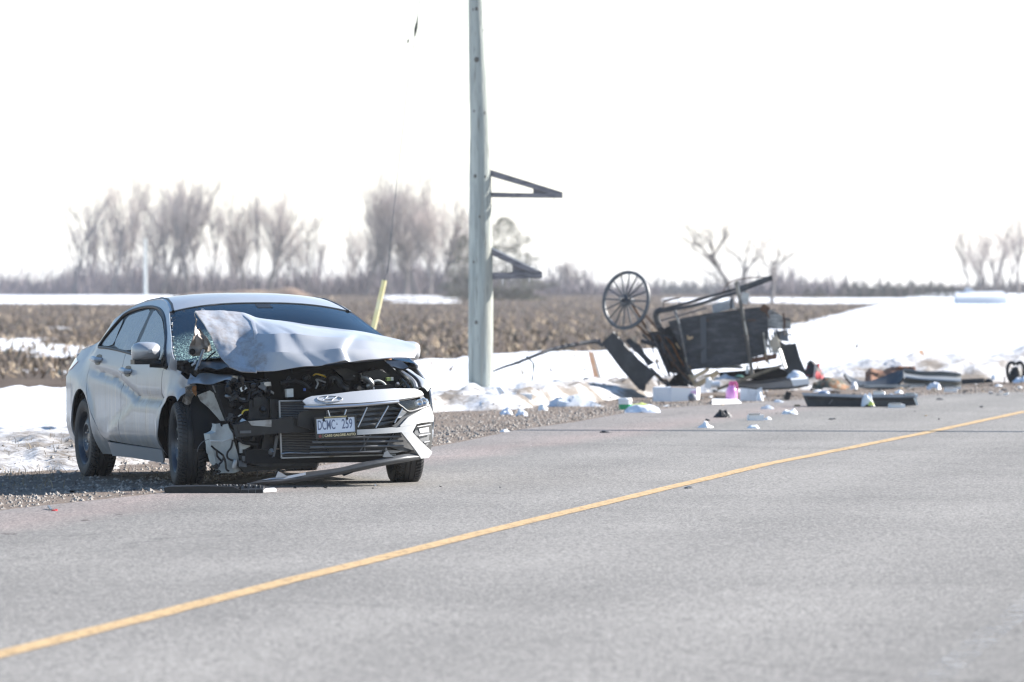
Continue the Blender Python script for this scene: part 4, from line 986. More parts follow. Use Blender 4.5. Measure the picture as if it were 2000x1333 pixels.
pboxpx('battery_box', m_black, .40, [ZD(*p) for p in [(1120, 1120), (1330, 1080), (1480, 1150), (1470, 1280), (1130, 1260)]], .25)
pboxpx('air_box', m_dark, .30, [ZD(*p) for p in [(560, 1040), (1200, 985), (1240, 1060), (620, 1150)]], .25)
pboxpx('hood_latch_panel', m_black, .52, [ZD(*p) for p in [(1205, 1300), (1500, 1275), (1700, 1290), (1700, 1340), (1205, 1345)]], .05)
pboxpx('bay_floor', m_shell, .35, [ZD(*p) for p in [(-150, 1130), (300, 1050), (1400, 960), (1780, 1300), (1780, 1400), (-150, 1450)]], .02)
def hose(pts, r, m, name='hose', conv=ZD):
    MB().tube(catmull([FR(*conv(x, y), u) for x, y, u in pts], 6), r, 10).build(name, m, eb_)
hose([(700, 1260, .5), (705, 1200, .52), (745, 1185, .53), (800, 1215, .54), (830, 1270, .55), (880, 1320, .57), (920, 1330, .56)], .026, m_black)
hose([(720, 1245, .52), (735, 1205, .54), (765, 1205, .55)], .010, m_grey)
hose([(60, 1260, .6), (200, 1235, .6), (320, 1250, .6), (430, 1330, .6)], .015, m_black); hose([(480, 1160, .5), (520, 1140, .52), (600, 1160, .52), (640, 1180, .5)], .006, mat('yellow_tape', (.55, .38, .06), .5), 'wire')
hose([(1110, 1180, .5), (1180, 1200, .52), (1240, 1270, .52), (1180, 1300, .5)], .02, m_galv, 'pipe'); hose([(1250, 1240, .5), (1330, 1225, .5), (1400, 1260, .5), (1430, 1310, .5)], .008, m_whiteplas, 'wire')
hose([(510, 1330, .6), (540, 1260, .6), (520, 1210, .58), (640, 1250, .58)], .006, m_galv, 'wire')
hose([(630, 520, .62), (650, 488, .63), (690, 480, .63)], .006, mat('yellow_wire', (.60, .45, .05), .5), 'wire', Z3); hose([(505, 610, .6), (515, 570, .62), (560, 545, .63), (590, 560, .62), (560, 610, .62), (525, 600, .62)], .006, m_black, 'wire', Z3)
hose([(560, 300, .55), (600, 380, .6), (680, 400, .6), (700, 330, .58)], .010, m_black, 'hose', Z3); hose([(480, 350, .5), (560, 370, .56), (660, 385, .58)], .012, m_galv, 'pipe', Z3); hose([(590, 640, .62), (575, 700, .64), (640, 780, .66), (780, 800, .67)], .014, m_black, 'hose', Z3)
hose([(200, 1100, .45), (600, 1060, .45), (1000, 1020, .42)], .02, m_shell, 'hose')
MB().prism(quad(.66, [Z3(*p) for p in [(1045, 288), (1108, 283), (1110, 360), (1050, 364)]]), (-.05, 0, 0)).build('washer_cap', m_whiteplas, eb_, smooth=False)
MB().tube([FR(*Z3(1214, 280), .62), FR(*Z3(1212, 305), .62)], .010, 8).build('blue_cap', mat('blue_plastic', (.04, .10, .35), .4), eb_)
MB().prism(quad(.46, [ZD(*p) for p in [(1440, 1190), (1520, 1180), (1525, 1225), (1440, 1230)]]), (-.04, 0, 0)).build('fuse_cover', mat('lime_label', (.42, .52, .20), .5), eb_, smooth=False)
MB().prism(quad(.47, [ZD(*p) for p in [(1490, 1182), (1522, 1180), (1525, 1222), (1495, 1224)]]), (-.03, 0, 0)).build('fuse_label', m_whiteplas, eb_, smooth=False)
MB().lathe([(0, .05), (.04, .045), (.07, .01), (.085, -.03)], Matrix.Translation(FR(*ZD(1655, 1280), .30)), 18).build('strut_tower', m_alu, eb_)
for p, (a, b_) in zip(((1000, 1085), (1290, 1075)), ((.13, .035), (.15, .04))):
    MB().lathe([(0, b_), (a * .7, b_ * .8), (a, 0), (a, -.03)], Matrix.Translation(FR(*ZD(*p), .25)) @ Matrix.Diagonal((.6, 1, .6, 1)), 18).build('reservoir_lid', m_galv, eb_)
# right-hand wing rail of the bay, rubber seal
ra = catmull([FR(*ZD(x, y), u) for x, y, u in [(1445, 1050, .05), (1560, 1085, .15), (1650, 1140, .25), (1740, 1205, .40), (1795, 1270, .50), (1815, 1335, .58)]], 5)
MB().tube(ra, .022, 8).build('wing_rail', m_paint, car); MB().tube([p + Vector((.0, .035, .012)) for p in ra], .012, 8).build('bay_seal', m_black, car); MB().tube([p + Vector((.0, -.05, -.02)) for p in ra], .016, 8).build('wing_rail', m_grey, car)
rows_ = [[p + Vector((0, -.04 - .13 * t, -.02 - .16 * t)) for p in ra] for t in (0, .5, 1)]
MB().grid(rows_, .004).build('inner_wing', m_grey, car)
def nose_v(u): return .93 * (1 - min(1, max(0, (u - .34) / .58)) ** 2.2) ** (1 / 2.6)
rows_ = [[Vector((p.x, p.y + .012 + (max(p.y + .02, nose_v(p.x + .07)) - .012 - p.y) * t, p.z + .012 * math.sin(math.pi * t) - (.14 - .12 * sm(.2, .55, p.x)) * t ** 3)) for p in ra] for t in fr_(0, 1, 8)]
MB().grid(rows_, .006).build('fender_top', m_bump, car, angle=60)
mb = MB(); mb.box(FR(*ZD(1330, 1030), .15), (.06, .08, .06)); mb.box(FR(*ZD(1450, 1040), .12), (.05, .07, .04)); mb.bar(FR(*ZD(1370, 990), .12), FR(*ZD(1410, 950), .1), .02, .02); mb.build('hood_hinge', m_black, car)
MB().lathe([(0, .02), (.03, .02), (.035, 0)], Matrix.Translation(FR(*ZD(1440, 955), .12)), 12).build('hinge_bolt', m_rust, car)

# exposed wing rail on the crushed side, washer bottle, hanging scraps
ra = [Z3(215, 345), Z3(330, 300), Z3(420, 360), Z3(510, 460), Z3(552, 570), Z3(430, 585), Z3(330, 470), Z3(245, 400)]
rp_ = [(FR(*p, .34).y, FR(*p, .34).z) for p in ra]
def rsurf(v, z): return Vector((.30 + .5 * (v + .85) + .015 * fbm(v * 14, z * 14, 3), v, z))
def trace(fn_u, pts): 
    out = []
    for p in pts: h = car_hit(p[0], p[1], fn_u); out.append((h.y, h.z))
    return out
MB().panel(trace(lambda u, v, z: u - .30 - .5 * (v + .85), ra), rsurf, .03, .03, drop=(1, -1, 0)).build('bent_wing_rail', mat('primer_grey', (.40, .40, .37), .6, .1, var=((.20, .18, .16), 8, .5, .65)), car, angle=40)
MB().prism(quad(.44, [Z3(*p) for p in [(360, 255), (470, 240), (500, 250), (505, 340), (470, 330), (430, 310), (390, 320)]]), (-.03, 0, 0)).build('torn_bracket', m_galv, car, smooth=False)
MB().prism(quad(.40, [Z3(*p) for p in [(400, 380), (470, 400), (500, 440), (470, 470), (440, 440)]]), (-.03, 0, 0)).build('torn_bracket', m_whiteplas, car, smooth=False)
bt = [Z3(*p) for p in [(330, 705), (392, 690), (385, 655), (392, 612), (432, 605), (438, 635), (455, 640), (455, 620), (500, 608), (510, 650), (540, 700), (545, 760), (575, 860), (610, 980), (620, 1045), (540, 1068), (430, 1070), (400, 1000), (375, 900), (340, 800)]]
def bsur(v, z): return Vector((.56 + .02 * math.cos(v * 30) - .6 * (v + .70) ** 2 + .012 * fbm(v * 9, z * 9, 1), v, z))
wb = MB().panel(trace(lambda u, v, z: u - .56, bt), bsur, .025, .07, drop=(1, 0, 0)).build('washer_bottle', mat('milky_plastic', (.50, .53, .52), .45, var=((.34, .35, .34), 5, .4, .62), bump=(9, .35)), car, angle=50)
MB().tube([FR(*Z3(332, 768), .60), FR(*Z3(440, 775), .615), FR(*Z3(545, 745), .60)], .006, 6).build('bottle_seam', m_whiteplas, wb)
for pts in ([(345, 815), (385, 850), (440, 890), (460, 915), (445, 960), (420, 985), (415, 1010)], [(395, 860), (400, 910), (440, 955)], [(545, 760), (530, 830), (495, 880), (500, 930), (560, 960), (590, 1000)], [(460, 915), (475, 960), (485, 1030), (510, 1050)]):
    MB().tube(catmull([FR(*Z3(*p), .605) for p in pts], 4), .0075, 7).build('wiring', m_black, wb)
MB().tube(catmull([FR(*Z3(*p), .60) for p in [(330, 752), (270, 775), (230, 820), (215, 870)]], 4), .0025, 5).build('wiring', m_grey, wb)
mb = MB()
for i in range(26):
    c_ = FR(*Z3(rg.uniform(350, 440), rg.uniform(990, 1075)), rg.uniform(.4, .58)); mb.box(c_, (rg.uniform(.01, .05), rg.uniform(.01, .05), rg.uniform(.005, .02)), Matrix.Rotation(rg.uniform(-1, 1), 3, 'X'))
mb.build('hanging_scrap', m_dark, car, smooth=False)
MB().tube([FR(*Z3(765, 1020), .6), FR(*Z3(775, 1060), .6), FR(*Z3(770, 1105), .6)], .005, 6).build('hanging_wire', m_black, car)
# ragged scraps with rust at the torn fender end
def shard(name, pts, u, m, amp=.03, seed=0, parent=None, conv=None, thick=.004):
    P = [conv(*p) if conv else p for p in pts]
    def srf(v, z): return Vector((u + amp * fbm(v * 9 + seed, z * 9, seed, 3), v, z))
    return MB().panel(trace(lambda a, v, z: a - u, P), srf, .022, thick, drop=(1, 0, 0)).build(name, m, parent or car, angle=30)
m_mud = mat('muddy_scrap', (.30, .28, .26), .7, .2, var=[((.14, .12, .10), 14, .45, .6), ((.40, .40, .40), 22, .55, .7)], bump=(18, .8))
shard('torn_scrap', [(75, 405), (85, 360), (115, 330), (110, 270), (160, 245), (200, 250), (205, 330), (170, 370), (150, 430), (120, 435)], .26, m_mud, .06, 3, conv=Z3)
shard('torn_scrap', [(165, 262), (205, 258), (212, 330), (195, 352), (172, 310)], .29, m_rust, .05, 5, conv=Z3)
shard('torn_scrap', [(110, 275), (190, 240), (200, 255), (150, 290), (120, 300)], .28, m_galv, .04, 8, conv=Z3)
# flap of fender folded over the strut
topf = [(345, 1130), (400, 1185), (460, 1140), (560, 1128), (700, 1150), (880, 1155), (960, 1165), (1040, 1183), (1045, 1225)]
botf = [(300, 1285), (330, 1275), (420, 1262), (600, 1278), (750, 1232), (830, 1215), (900, 1240), (960, 1262), (1070, 1268)]
rows_ = []
for t in fr_(0, 1, 8):
    r_ = []
    for k, (a, b_) in enumerate(zip(topf, botf)):
        h = FR(*ZC(a[0] + (b_[0] - a[0]) * t, a[1] + (b_[1] - a[1]) * t), .20 + .10 * math.sin(k * 1.7) * .4 + .22 * t + .02 * math.sin(k * 2.3 + t * 5)); r_.append(h)
    rows_.append(catmull(r_, 4))
for r_ in rows_:
    for p in r_: p.x += .025 * fbm(p.y * 16, p.z * 22, 3, 3)
MB().grid(rows_, -.003).build('fender_flap', m_paint, car, angle=28)['label'] = 'crumpled top of the fender folded over the wheel'
shard('fender_flap', [(860, 1165), (900, 1160), (1045, 1190), (1040, 1228), (960, 1205)], .38, m_bump, .04, 4, conv=ZC)

# ---- the buckled hood
cols_ = [
 [(379, 612, .05), (396, 637, .20), (414, 668, .36), (431, 703, .50), (447.5, 722, .62)],
 [(401, 609.5, .0), (422, 640, .21), (437, 670, .38), (451, 705, .55), (469, 729, .68)],
 [(440, 610, -.02), (460, 640, .20), (468, 675, .42), (477, 710, .60), (485, 731, .71)],
 [(463, 611.5, -.02), (483, 632, .15), (492, 660, .42), (493, 697, .60), (497.5, 731.5, .73)],
 [(470, 613, -.025), (497, 634, .14), (503, 656, .36), (501, 695, .585), (504, 731, .75)],
 [(486, 617, -.03), (512, 640, .15), (531, 655, .32), (537, 690, .60), (541, 725, .77)],
 [(507, 624, -.03), (533, 636, .14), (558, 652, .34), (563, 688, .62), (587, 717, .79)],
 [(560, 630.5, -.03), (580, 640, .18), (596, 656, .38), (610, 686, .62), (632, 713, .80)],
 [(610, 638, -.02), (622, 646, .18), (633, 660, .38), (640, 684, .62), (664.5, 708.5, .81)],
 [(660, 644.5, -.01), (668, 651, .18), (672, 664, .40), (676, 685, .64), (700, 705, .80)],
 [(703.5, 650, .0), (708, 656, .20), (712, 667, .42), (716, 684, .62), (735, 703, .78)],
 [(745, 658, .06), (748, 664, .24), (750, 672, .42), (750, 686, .60), (757, 700.5, .74)],
 [(783, 666.5, .16), (784, 671, .30), (784, 679, .44), (783, 690, .58), (784, 700, .68)],
 [(805, 673, .27), (807, 677, .36), (808, 683, .44), (807, 692, .54), (804, 699.5, .61)],
 [(811.5, 677, .32), (813, 680, .38), (813.5, 685, .44), (812, 691, .50), (808, 698, .56)]]
for k in range(len(cols_)):
    kk = sm(3.5, 5, k) * (1 - .75 * sm(8, 13, k))
    cols_[k] = [(px, py, u + kk * (0, .13, .25, .13, 0)[i]) for i, (px, py, u) in enumerate(cols_[k])]
HG = [[FR(px, py, u) for px, py, u in c_] for c_ in cols_]
def stiff(P, n, w_):
    return [(P[k] + (P[k + 1] - P[k]) * (j / n)) * w_ + q * (1 - w_) for q, (k, j) in zip(catmull(P, n), [(k, j) for k in range(len(P) - 1) for j in range(n)] + [(len(P) - 2, n)])]
H1 = [stiff(c_, 9, .85) for c_ in HG]                               # fine along the length
NR = len(H1[0]); H2 = []
for i in range(NR):
    P = [H1[k][i] for k in range(len(H1))]; sm_ = catmull(P, 9); r_ = []
    for j, p in enumerate(sm_):      # the folded corner stays flat between its creases, the rest is curved
        k, f_ = min(len(P) - 2, j // 9), (j - 9 * min(len(P) - 2, j // 9)) / 9
        q = P[k] + (P[k + 1] - P[k]) * f_; wgt = sm(3.5, 5.5, j / 9); r_.append(q * (1 - wgt) + p * wgt)
    H2.append(r_)
hx = Vector((1, 0, 0))
for i, r_ in enumerate(H2):
    for j, p in enumerate(r_):
        s_ = j / (len(r_) - 1); t = i / (NR - 1)
        crush = sm(.40, .18, s_)
        dent = .014 * crush * fbm(p.y * 9, p.z * 9, 1.5, 4) + .003 * fbm(p.y * 5, p.x * 5, 7, 2)
        # crisp buckles: a ridge line across the flap, and two pressed bonnet creases
        dent += .045 * crush * (abs(mnoise.noise(Vector((p.y * 4.2, p.z * 4.2, 5.5)))) * 1.6 + .5 * abs(mnoise.noise(Vector((p.y * 10, p.z * 9, 2.5)))))
        for s0, s1, am in ((.43, .50, .010), (.70, .60, -.018)):
            c0 = s0 + (s1 - s0) * (t - .2) / .8
            if t > .2: dent += am * .6 * math.tanh((s_ - c0) / .008) * math.exp(-((s_ - c0) / .05) ** 2) * sm(.2, .45, t)
        # broad scoop where the middle has sunk
        dent -= .018 * math.exp(-((s_ - .50) / .07) ** 2 - ((t - .72) / .24) ** 2)
        p.x += dent * .6; p.z += dent * .8 * (1 if s_ > .25 else .3)
m_hood = mat('hood_paint', (.375, .387, .41), .42, .22, coat=.4, var=[((.47, .45, .43), 2.2, .5, .8)], bump=(3, .05, .03))
n, l = nodes_of(m_hood); b = n['Principled BSDF']; src = b.inputs['Base Color'].links[0].from_socket
tc = n.new('ShaderNodeTexCoord'); t1 = n.new('ShaderNodeTexNoise'); t1.inputs['Scale'].default_value = 11; t1.inputs['Detail'].default_value = 8; t1.inputs['Roughness'].default_value = .75; l.new(tc.outputs['Object'], t1.inputs['Vector'])
s1 = n.new('ShaderNodeSeparateXYZ'); l.new(tc.outputs['Object'], s1.inputs[0]); r1 = n.new('ShaderNodeMapRange'); r1.inputs[1].default_value = -.28; r1.inputs[2].default_value = -.45; r1.inputs[3].default_value = -.35; r1.inputs[4].default_value = .12; l.new(s1.outputs[1], r1.inputs[0])
a1 = n.new('ShaderNodeMath'); l.new(t1.outputs[0], a1.inputs[0]); l.new(r1.outputs[0], a1.inputs[1]); r2 = n.new('ShaderNodeMapRange'); r2.inputs[1].default_value = .54; r2.inputs[2].default_value = .74; r2.inputs[4].default_value = .8; l.new(a1.outputs[0], r2.inputs[0])
x1 = n.new('ShaderNodeMix'); x1.data_type = 'RGBA'; l.new(r2.outputs[0], x1.inputs[0]); l.new(src, x1.inputs[6]); x1.inputs[7].default_value = (.25, .21, .18, 1); l.new(x1.outputs[2], b.inputs['Base Color'])
hood = MB().grid(H2, -.009).build('hood', m_hood, car, angle=20); hood['label'] = 'silver hood buckled upwards with one corner folded up'
shard('hood_corner', [(395, 345), (450, 320), (500, 310), (495, 290), (520, 283), (545, 300), (535, 320), (560, 335), (480, 345)], .02, m_bump, .03, 2, hood, ZC)
# underside of the folded corner and its hinge strut
shard('hood_underside', [(395, 350), (428, 440), (440, 560), (480, 545), (560, 670), (640, 830), (580, 860), (520, 860), (470, 905), (370, 900), (315, 870), (345, 760), (400, 600), (425, 500)], -.02, m_pink, .05, 9, hood, ZC, .01)
MB().tube([FR(*ZC(372, 850), .03), FR(*ZC(370, 846), .0)], .022, 12).build('hood_hole', m_shell, hood)
MB().tube([FR(*ZC(515, 830), .06), FR(*ZC(490, 900), .10), FR(*ZC(455, 1000), .14), FR(*ZC(415, 1095), .16)], .012, 8).build('hood_strut', m_paint, car)
MB().tube([FR(*ZC(670, 850), .06), FR(*ZC(620, 890), .08), FR(*ZC(545, 960), .10)], .006, 6).build('wiper_arm', m_black, car)
MB().tube([FR(*ZC(408, 965), .1), FR(*ZC(400, 1000), .12), FR(*ZC(360, 1030), .12)], .008, 6).build('torn_clip', m_whiteplas, car)
# cowl panel, and a dark sheet for the hinge shadow under the windscreen
rows_ = [[Vector((.03 + .20 * t, v, .905 - .05 * t + .01 * math.sin(v * 40) * (t > .4))) for v in fr_(-.80, .80, 40)] for t in (0, .35, .7, 1)]
MB().grid(rows_, -.01).build('cowl', m_black, car, angle=30)
shard('hinge_shadow', [(170, 965), (180, 1085), (330, 1140), (450, 1170), (520, 1130), (400, 1060), (300, 960)], .14, m_dark, .05, 6, None, ZC)
MB().panel([(p[0], p[1]) for p in trace(lambda u, v, z: u - .06, [ZC(*q_) for q_ in [(90, 920), (110, 940), (180, 965), (165, 1105), (60, 1065)]])], lambda v, z: Vector((.06 + .02 * fbm(v * 9, z * 9), v, z)), .03, .006, drop=(1, 0, 0)).build('pillar_foot', m_paint, car)
# chips of sealant down the windscreen edge
for k in range(9):
    u_ = -.88 + .095 * k + rg.uniform(-.04, .04); p = top_pt(u_, -.985, .008); MB().box(p, (rg.uniform(.008, .028), .007, .007), Matrix.Rotation(rg.uniform(-1, 1), 3, 'Z')).build('sealant_chip', m_whiteplas, car)
# ================================================================== utility pole, guy wire, stakes
PY = 75.5
m_pole = mat('weathered_pole', (.37, .395, .365), .85, var=[((.22, .245, .235), 2.2, .42, .62), ((.40, .39, .33), 1.1, .52, .7), ((.13, .13, .115), 6, .58, .70), ((.09, .088, .08), 13, .64, .70)], bump=(11, .8, .02), stretch=(5, 5, .28))
pole = empty('utility_pole', at(938, 770, PY), 'weathered grey-green wooden utility pole leaning slightly, with two timber brackets on its side', 'utility pole')
axis = [(938.5, 778), (938.5, 700), (939, 600), (939, 540), (938.5, 440), (938, 330), (937.5, 250), (935, 180), (932, 100), (929, 0), (925, -150), (921, -320), (915, -560)]
rad_ = [24.5, 24.2, 24, 23.8, 22.5, 21.2, 19.5, 18.5, 16.5, 14.2, 13.2, 12, 11]
ax = catmull([tuple(at(px, py, PY)) for px, py in axis], 5); rr2 = []
for i in range(len(axis) - 1): rr2 += [(rad_[i] + (rad_[i + 1] - rad_[i]) * k / 5) * PY / FPX for k in range(5)]
rr2.append(rad_[-1] * PY / FPX)
rr2 = [r_ * (1 + .012 * math.sin(i * 1.9)) for i, r_ in enumerate(rr2)]
MB().tube(ax, rr2, 28).part('shaft', m_pole, pole, angle=60)
m_knot = mat('pole_knot', (.10, .095, .085), .9)
for px, py, sz in ((931, 19, 4), (931, 118, 6), (947, 222, 3.5), (926, 218, 3), (928, 345, 4), (948, 346, 3), (937, 424, 3), (930, 630, 4), (925, 512, 3), (946, 60, 2.5), (924, 20, 2.5)):
    k = min(range(len(ax)), key=lambda i: abs(ax[i].z - at(px, py, PY).z)); c_ = at(px, py, PY); dx = max(-.9, min(.9, (c_.x - ax[k].x) / rr2[k]))
    n_ = Vector((dx, -math.sqrt(1 - dx * dx), 0)); p = Vector((ax[k].x, ax[k].y, c_.z)) + n_ * (rr2[k] * 1.0)
    MB().lathe([(0, .006), (sz * .6 * PY / FPX, .004), (sz * PY / FPX, -.004)], Matrix.Translation(p) @ n_.to_track_quat('Z', 'Y').to_matrix().to_4x4() @ Matrix.Diagonal((.8, 1.15, 1, 1)), 12).part('knot', m_knot, pole)
m_timber = mat('grey_timber', (.19, .185, .20), .85, var=[((.09, .088, .095), 7, .45, .65), ((.28, .27, .27), 16, .55, .7)], bump=(14, .5), stretch=(.5, 1, 3))
def bracket(tp, dy):
    """two boards meeting in a point, with a cheek plate at the tip"""
    bk = empty('bracket', (0, 0, 0)); bk.parent = pole
    for yo in (-.05, .05):
        Y = PY + yo
        MB().prism([at(x, y, Y) for x, y in tp['rafter']], (0, .045, 0)).part('rafter', m_timber, pole, smooth=False).parent = bk
        MB().prism([at(x, y, Y + .004) for x, y in tp['tie']], (0, .040, 0)).part('tie_beam', m_timber, pole, smooth=False).parent = bk
    MB().prism([at(x, y, PY - .012) for x, y in tp['cheek']], (0, .03, 0)).part('cheek', m_timber, pole, smooth=False).parent = bk
    for x, y, h in tp['ice']:
        a = at(x, y, PY); MB().tube([a + Vector((0, 0, .02)), a + Vector((0, 0, -h * .4)), a + Vector((0, 0, -h))], [.010, .007, .001], 6).part('icicle', m_ice, pole).parent = bk
m_ice = mat('ice', (.85, .88, .9), .1, trans=.3)
bracket({'rafter': [(955, 331), (962, 333), (1099, 376), (1099, 386), (1040, 369), (955, 344)], 'tie': [(955, 376), (1040, 378), (1099, 378), (1099, 387.5), (955, 386)], 'cheek': [(1041, 366), (1098, 377.5), (1098, 386.5), (1041, 386)], 'ice': [(1000, 386, .035), (1082, 387, .035)]}, 0)
bracket({'rafter': [(955, 483), (962, 486), (1058, 531), (1052, 537), (1030, 531), (955, 496)], 'tie': [(955, 533), (1059, 531), (1059, 543.5), (955, 546)], 'cheek': [(1001, 512), (1020, 519), (1040, 531), (1040, 535), (1001, 535)], 'ice': [(982, 546, .09), (1034, 544, .06)]}, 0)
MB().prism([at(956, 481.5, PY - .06), at(963, 484, PY - .06), at(1052, 529, PY - .06), at(1052, 531, PY - .06), at(956, 485, PY - .06)], (0, .15, 0)).part('bracket_cap', mat('zinc_cap', (.45, .45, .46), .5, .4), pole, smooth=False)

guy = empty('guy_wire', at(722, 668, PY), 'thin guy wire anchored in a pale yellow plastic guard beside the pole', 'guy wire')
m_yel = mat('yellow_guard', (.62, .54, .24), .5, var=((.66, .62, .42), 5, .4, .7))
MB().tube([at(716, 694, PY), at(726, 655, PY), at(738, 605, PY), at(751, 548, PY)], .036, 12, .034).part('guard', m_yel, guy)
wp = catmull([at(716, 700, PY), at(751, 548, PY), at(758, 525, PY), at(768, 420, PY), at(777.5, 335, PY + .4), at(788, 240, PY + .5), at(796, 165, PY + .6), at(804, 118, PY + .7), at(811, 68, PY + .8), at(820, 0, PY + 1), at(842, -160, PY + 1), at(885, -480, PY)], 4)
m_wire = mat('galvanised_wire', (.07, .08, .095), .7)
MB().tube(wp, .006, 6).part('wire', m_wire, guy)
MB().tube([at(810, 72, PY + .8), at(812, 58, PY + .8), at(813.5, 50, PY + .8), at(815, 42, PY + .8), at(816, 32, PY + .8)], [.010, .024, .020, .012, .008], 10).part('insulator', m_black, guy)
MB().tube([at(796.5, 85, PY + .7), at(798, 77, PY + .7)], .012, 8).part('clamp', m_black, guy)
# three cables strung over the road: out of frame above, they draw thin shadows across the asphalt
def cable(name, a, b_, label, r):
    P = [Vector(a) + (Vector(b_) - Vector(a)) * t + Vector((0, 0, -.25 * 4 * t * (1 - t))) for t in fr_(0, 1, 16)]
    o = MB().tube(P, r, 6).build(name, m_wire, loc=P[0]); tag(o, label, 'cable'); return o
k_ = 5.4 / math.tan(SUN_EL); sx, sy = k_ * math.sin(SUN_AZ), k_ * math.cos(SUN_AZ)
a = on_ground(700, 843); b_ = on_ground(2300, 848)
dv = (b_ - a).normalized(); c1, c2 = a - dv * 20, b_ + dv * 30
for q in range(3):
    cable('overhead_cable', (c1.x + sx, c1.y + sy + .10 * q, 5.5), (c2.x + sx, c2.y + sy + .10 * q, 5.5), 'overhead cable of the bundle whose thin straight shadow crosses the asphalt', .05)['group'] = 'overhead cables over the road'

m_or = mat('orange_stake', (.66, .36, .21), .7, var=((.70, .46, .32), 6, .4, .7))
m_stw = mat('stake_wood', (.62, .56, .47), .8)
def stake(x0, y0, x1, y1, wpx, Y, label):
    w_ = wpx * Y / FPX; a, b_ = at(x0, y0, Y), at(x1, y1 + 8, Y); mb = MB(); d = Vector((w_ / 2, 0, 0))
    mb.prism([a - d, a + d, b_ + d, b_ - d], (0, .02, 0)); mb.k = 1; mb.prism([a + d * .9, a + d * 1.5 + Vector((0, .01, 0)), b_ + d * 2.6 + Vector((0, .02, 0)), b_ + d * .9], (0, .018, 0))
    tag(mb.build('survey_stake', [m_or, m_stw], loc=b_, smooth=False), label, 'stake', 'orange survey stakes')
stake(1153, 688, 1170, 756, 9, 84, 'tall orange survey stake leaning in the snow left of the wrecked carriage')
stake(1798, 684, 1803, 703, 8, 97, 'short orange survey stake poking from the white snowbank')

# ================================================================== the overturned carriage
BY = 80.0
def Q(x, y): return (1140 + x / 4.1667, 500 + y / 4.1667)
def B(x, y, dy=0.0): p = Q(x, y); return at(p[0], p[1], BY + dy)
def QR(x, y): return (1160 + x / 5.128, 520 + y / 5.128)
def BR(x, y, dy=0.0): p = QR(x, y); return at(p[0], p[1], BY + dy)
def QS(x, y): return (1380 + x / 5.125, 520 + y / 5.125)
def BS(x, y, dy=0.0): p = QS(x, y); return at(p[0], p[1], BY + dy)
m_bwood = mat('charred_wood', (.042, .046, .053), .7, var=[((.095, .10, .11), 5, .45, .7), ((.105, .065, .045), 3, .62, .74)], bump=(16, .5), stretch=(1, 1, 3))
m_bwheel = mat('wheel_paint', (.042, .050, .062), .5, var=((.10, .085, .07), 6, .55, .72))
m_brown = mat('brown_iron', (.075, .042, .028), .7, var=((.15, .075, .04), 7, .48, .68))
m_tan = mat('split_timber', (.42, .30, .18), .8, var=((.58, .45, .30), 6, .4, .65))
m_bright = mat('worn_steel', (.46, .46, .45), .35, .8, var=((.09, .085, .08), 5, .48, .60))
buggy = empty('horse_carriage', B(900, 1060), 'smashed black wooden horse carriage lying on its side with one spoked wheel in the air', 'carriage')
def bp_(mb, name, m, **k): return mb.part(name, m, buggy, **k)
# the spoked wheel
wc = B(347, 362, -.15); tl = R(12); ma = Vector((math.sin(tl), 0, math.cos(tl))); mi = Vector((math.cos(tl), 0, -math.sin(tl)))
tilt = math.acos(.765); nrm = (-mi * math.sin(tilt) + Vector((0, -1, 0)) * math.cos(tilt)).normalized()
e1 = ma; e2 = nrm.cross(e1).normalized()
RWH = 242 / 4.1667 * BY / FPX
def wpt(r, a, h=0.0): return wc + (e1 * math.cos(a) + e2 * math.sin(a)) * r + nrm * h
wl = bpy.data.objects.new('wheel', None); COL.objects.link(wl); wl.parent = buggy
def wpart(mb, name, m): o = mb.part(name, m, buggy); o.parent = wl; return o
rim_ = MB(); rows_ = []
for k in range(65):
    a = 2 * math.pi * k / 64; rows_.append([wpt(RWH, a, .016), wpt(RWH, a, -.016), wpt(RWH - .048, a, -.016), wpt(RWH - .048, a, .016), wpt(RWH, a, .016)])
rim_.grid(rows_); wpart(rim_, 'rim', m_bwheel)
for k in range(16):
    a = 2 * math.pi * (k + .3) / 16; wpart(MB().tube([wpt(.05, a, .02), wpt(.22, a, .010), wpt(RWH - .045, a, 0)], [.016, .012, .011], 8), 'spoke', m_bwheel)
Mh = Matrix((e1, e2, nrm)).transposed().to_4x4(); Mh.translation = wc
wpart(MB().lathe([(0, .13), (.035, .13), (.04, .06), (.075, .05), (.08, -.03), (.06, -.08), (.05, -.14), (0, -.14)], Mh, 20), 'hub', m_bwheel)
wpart(MB().lathe([(0, .15), (.022, .148), (.026, .12)], Mh, 12), 'hub_cap', m_bright)
# axle and springs running from the hub down into the wreck
bp_(MB().tube([wc - nrm * .1, B(520, 600, .25), B(760, 950, .35)], .022, 8), 'axle', m_brown)
bp_(MB().bar(B(395, 385, .05), B(540, 625, .25), .03, .02), 'stay', m_bright)
bp_(MB().bar(B(430, 560, .1), B(640, 760, .3), .035, .03), 'spring', m_brown); bp_(MB().bar(B(500, 480, .2), B(625, 620, .35), .03, .03), 'spring', m_brown)
bp_(MB().bar(B(640, 760, .3), B(850, 905, .3), .04, .035), 'spring', m_brown)
bp_(MB().tube(catmull([B(655, 650, .2), B(720, 720, .15), B(770, 820, .15), B(820, 900, .15)], 4), .016, 6), 'spring', m_rust)
bp_(MB().prism([B(*p, .18) for p in [(530, 620), (600, 615), (650, 625), (700, 700), (790, 840), (880, 900), (875, 1000), (830, 1045), (760, 960), (690, 950), (640, 830), (600, 720)]], (0, .08, 0)), 'undercarriage', m_bwood, smooth=False)
bp_(MB().bar(B(545, 640, .14), B(850, 1010, .10), .055, .04), 'reach_pole', m_bwood); bp_(MB().bar(B(470, 690, .4), B(620, 740, .35), .16, .05), 'cross_board', m_bwood)
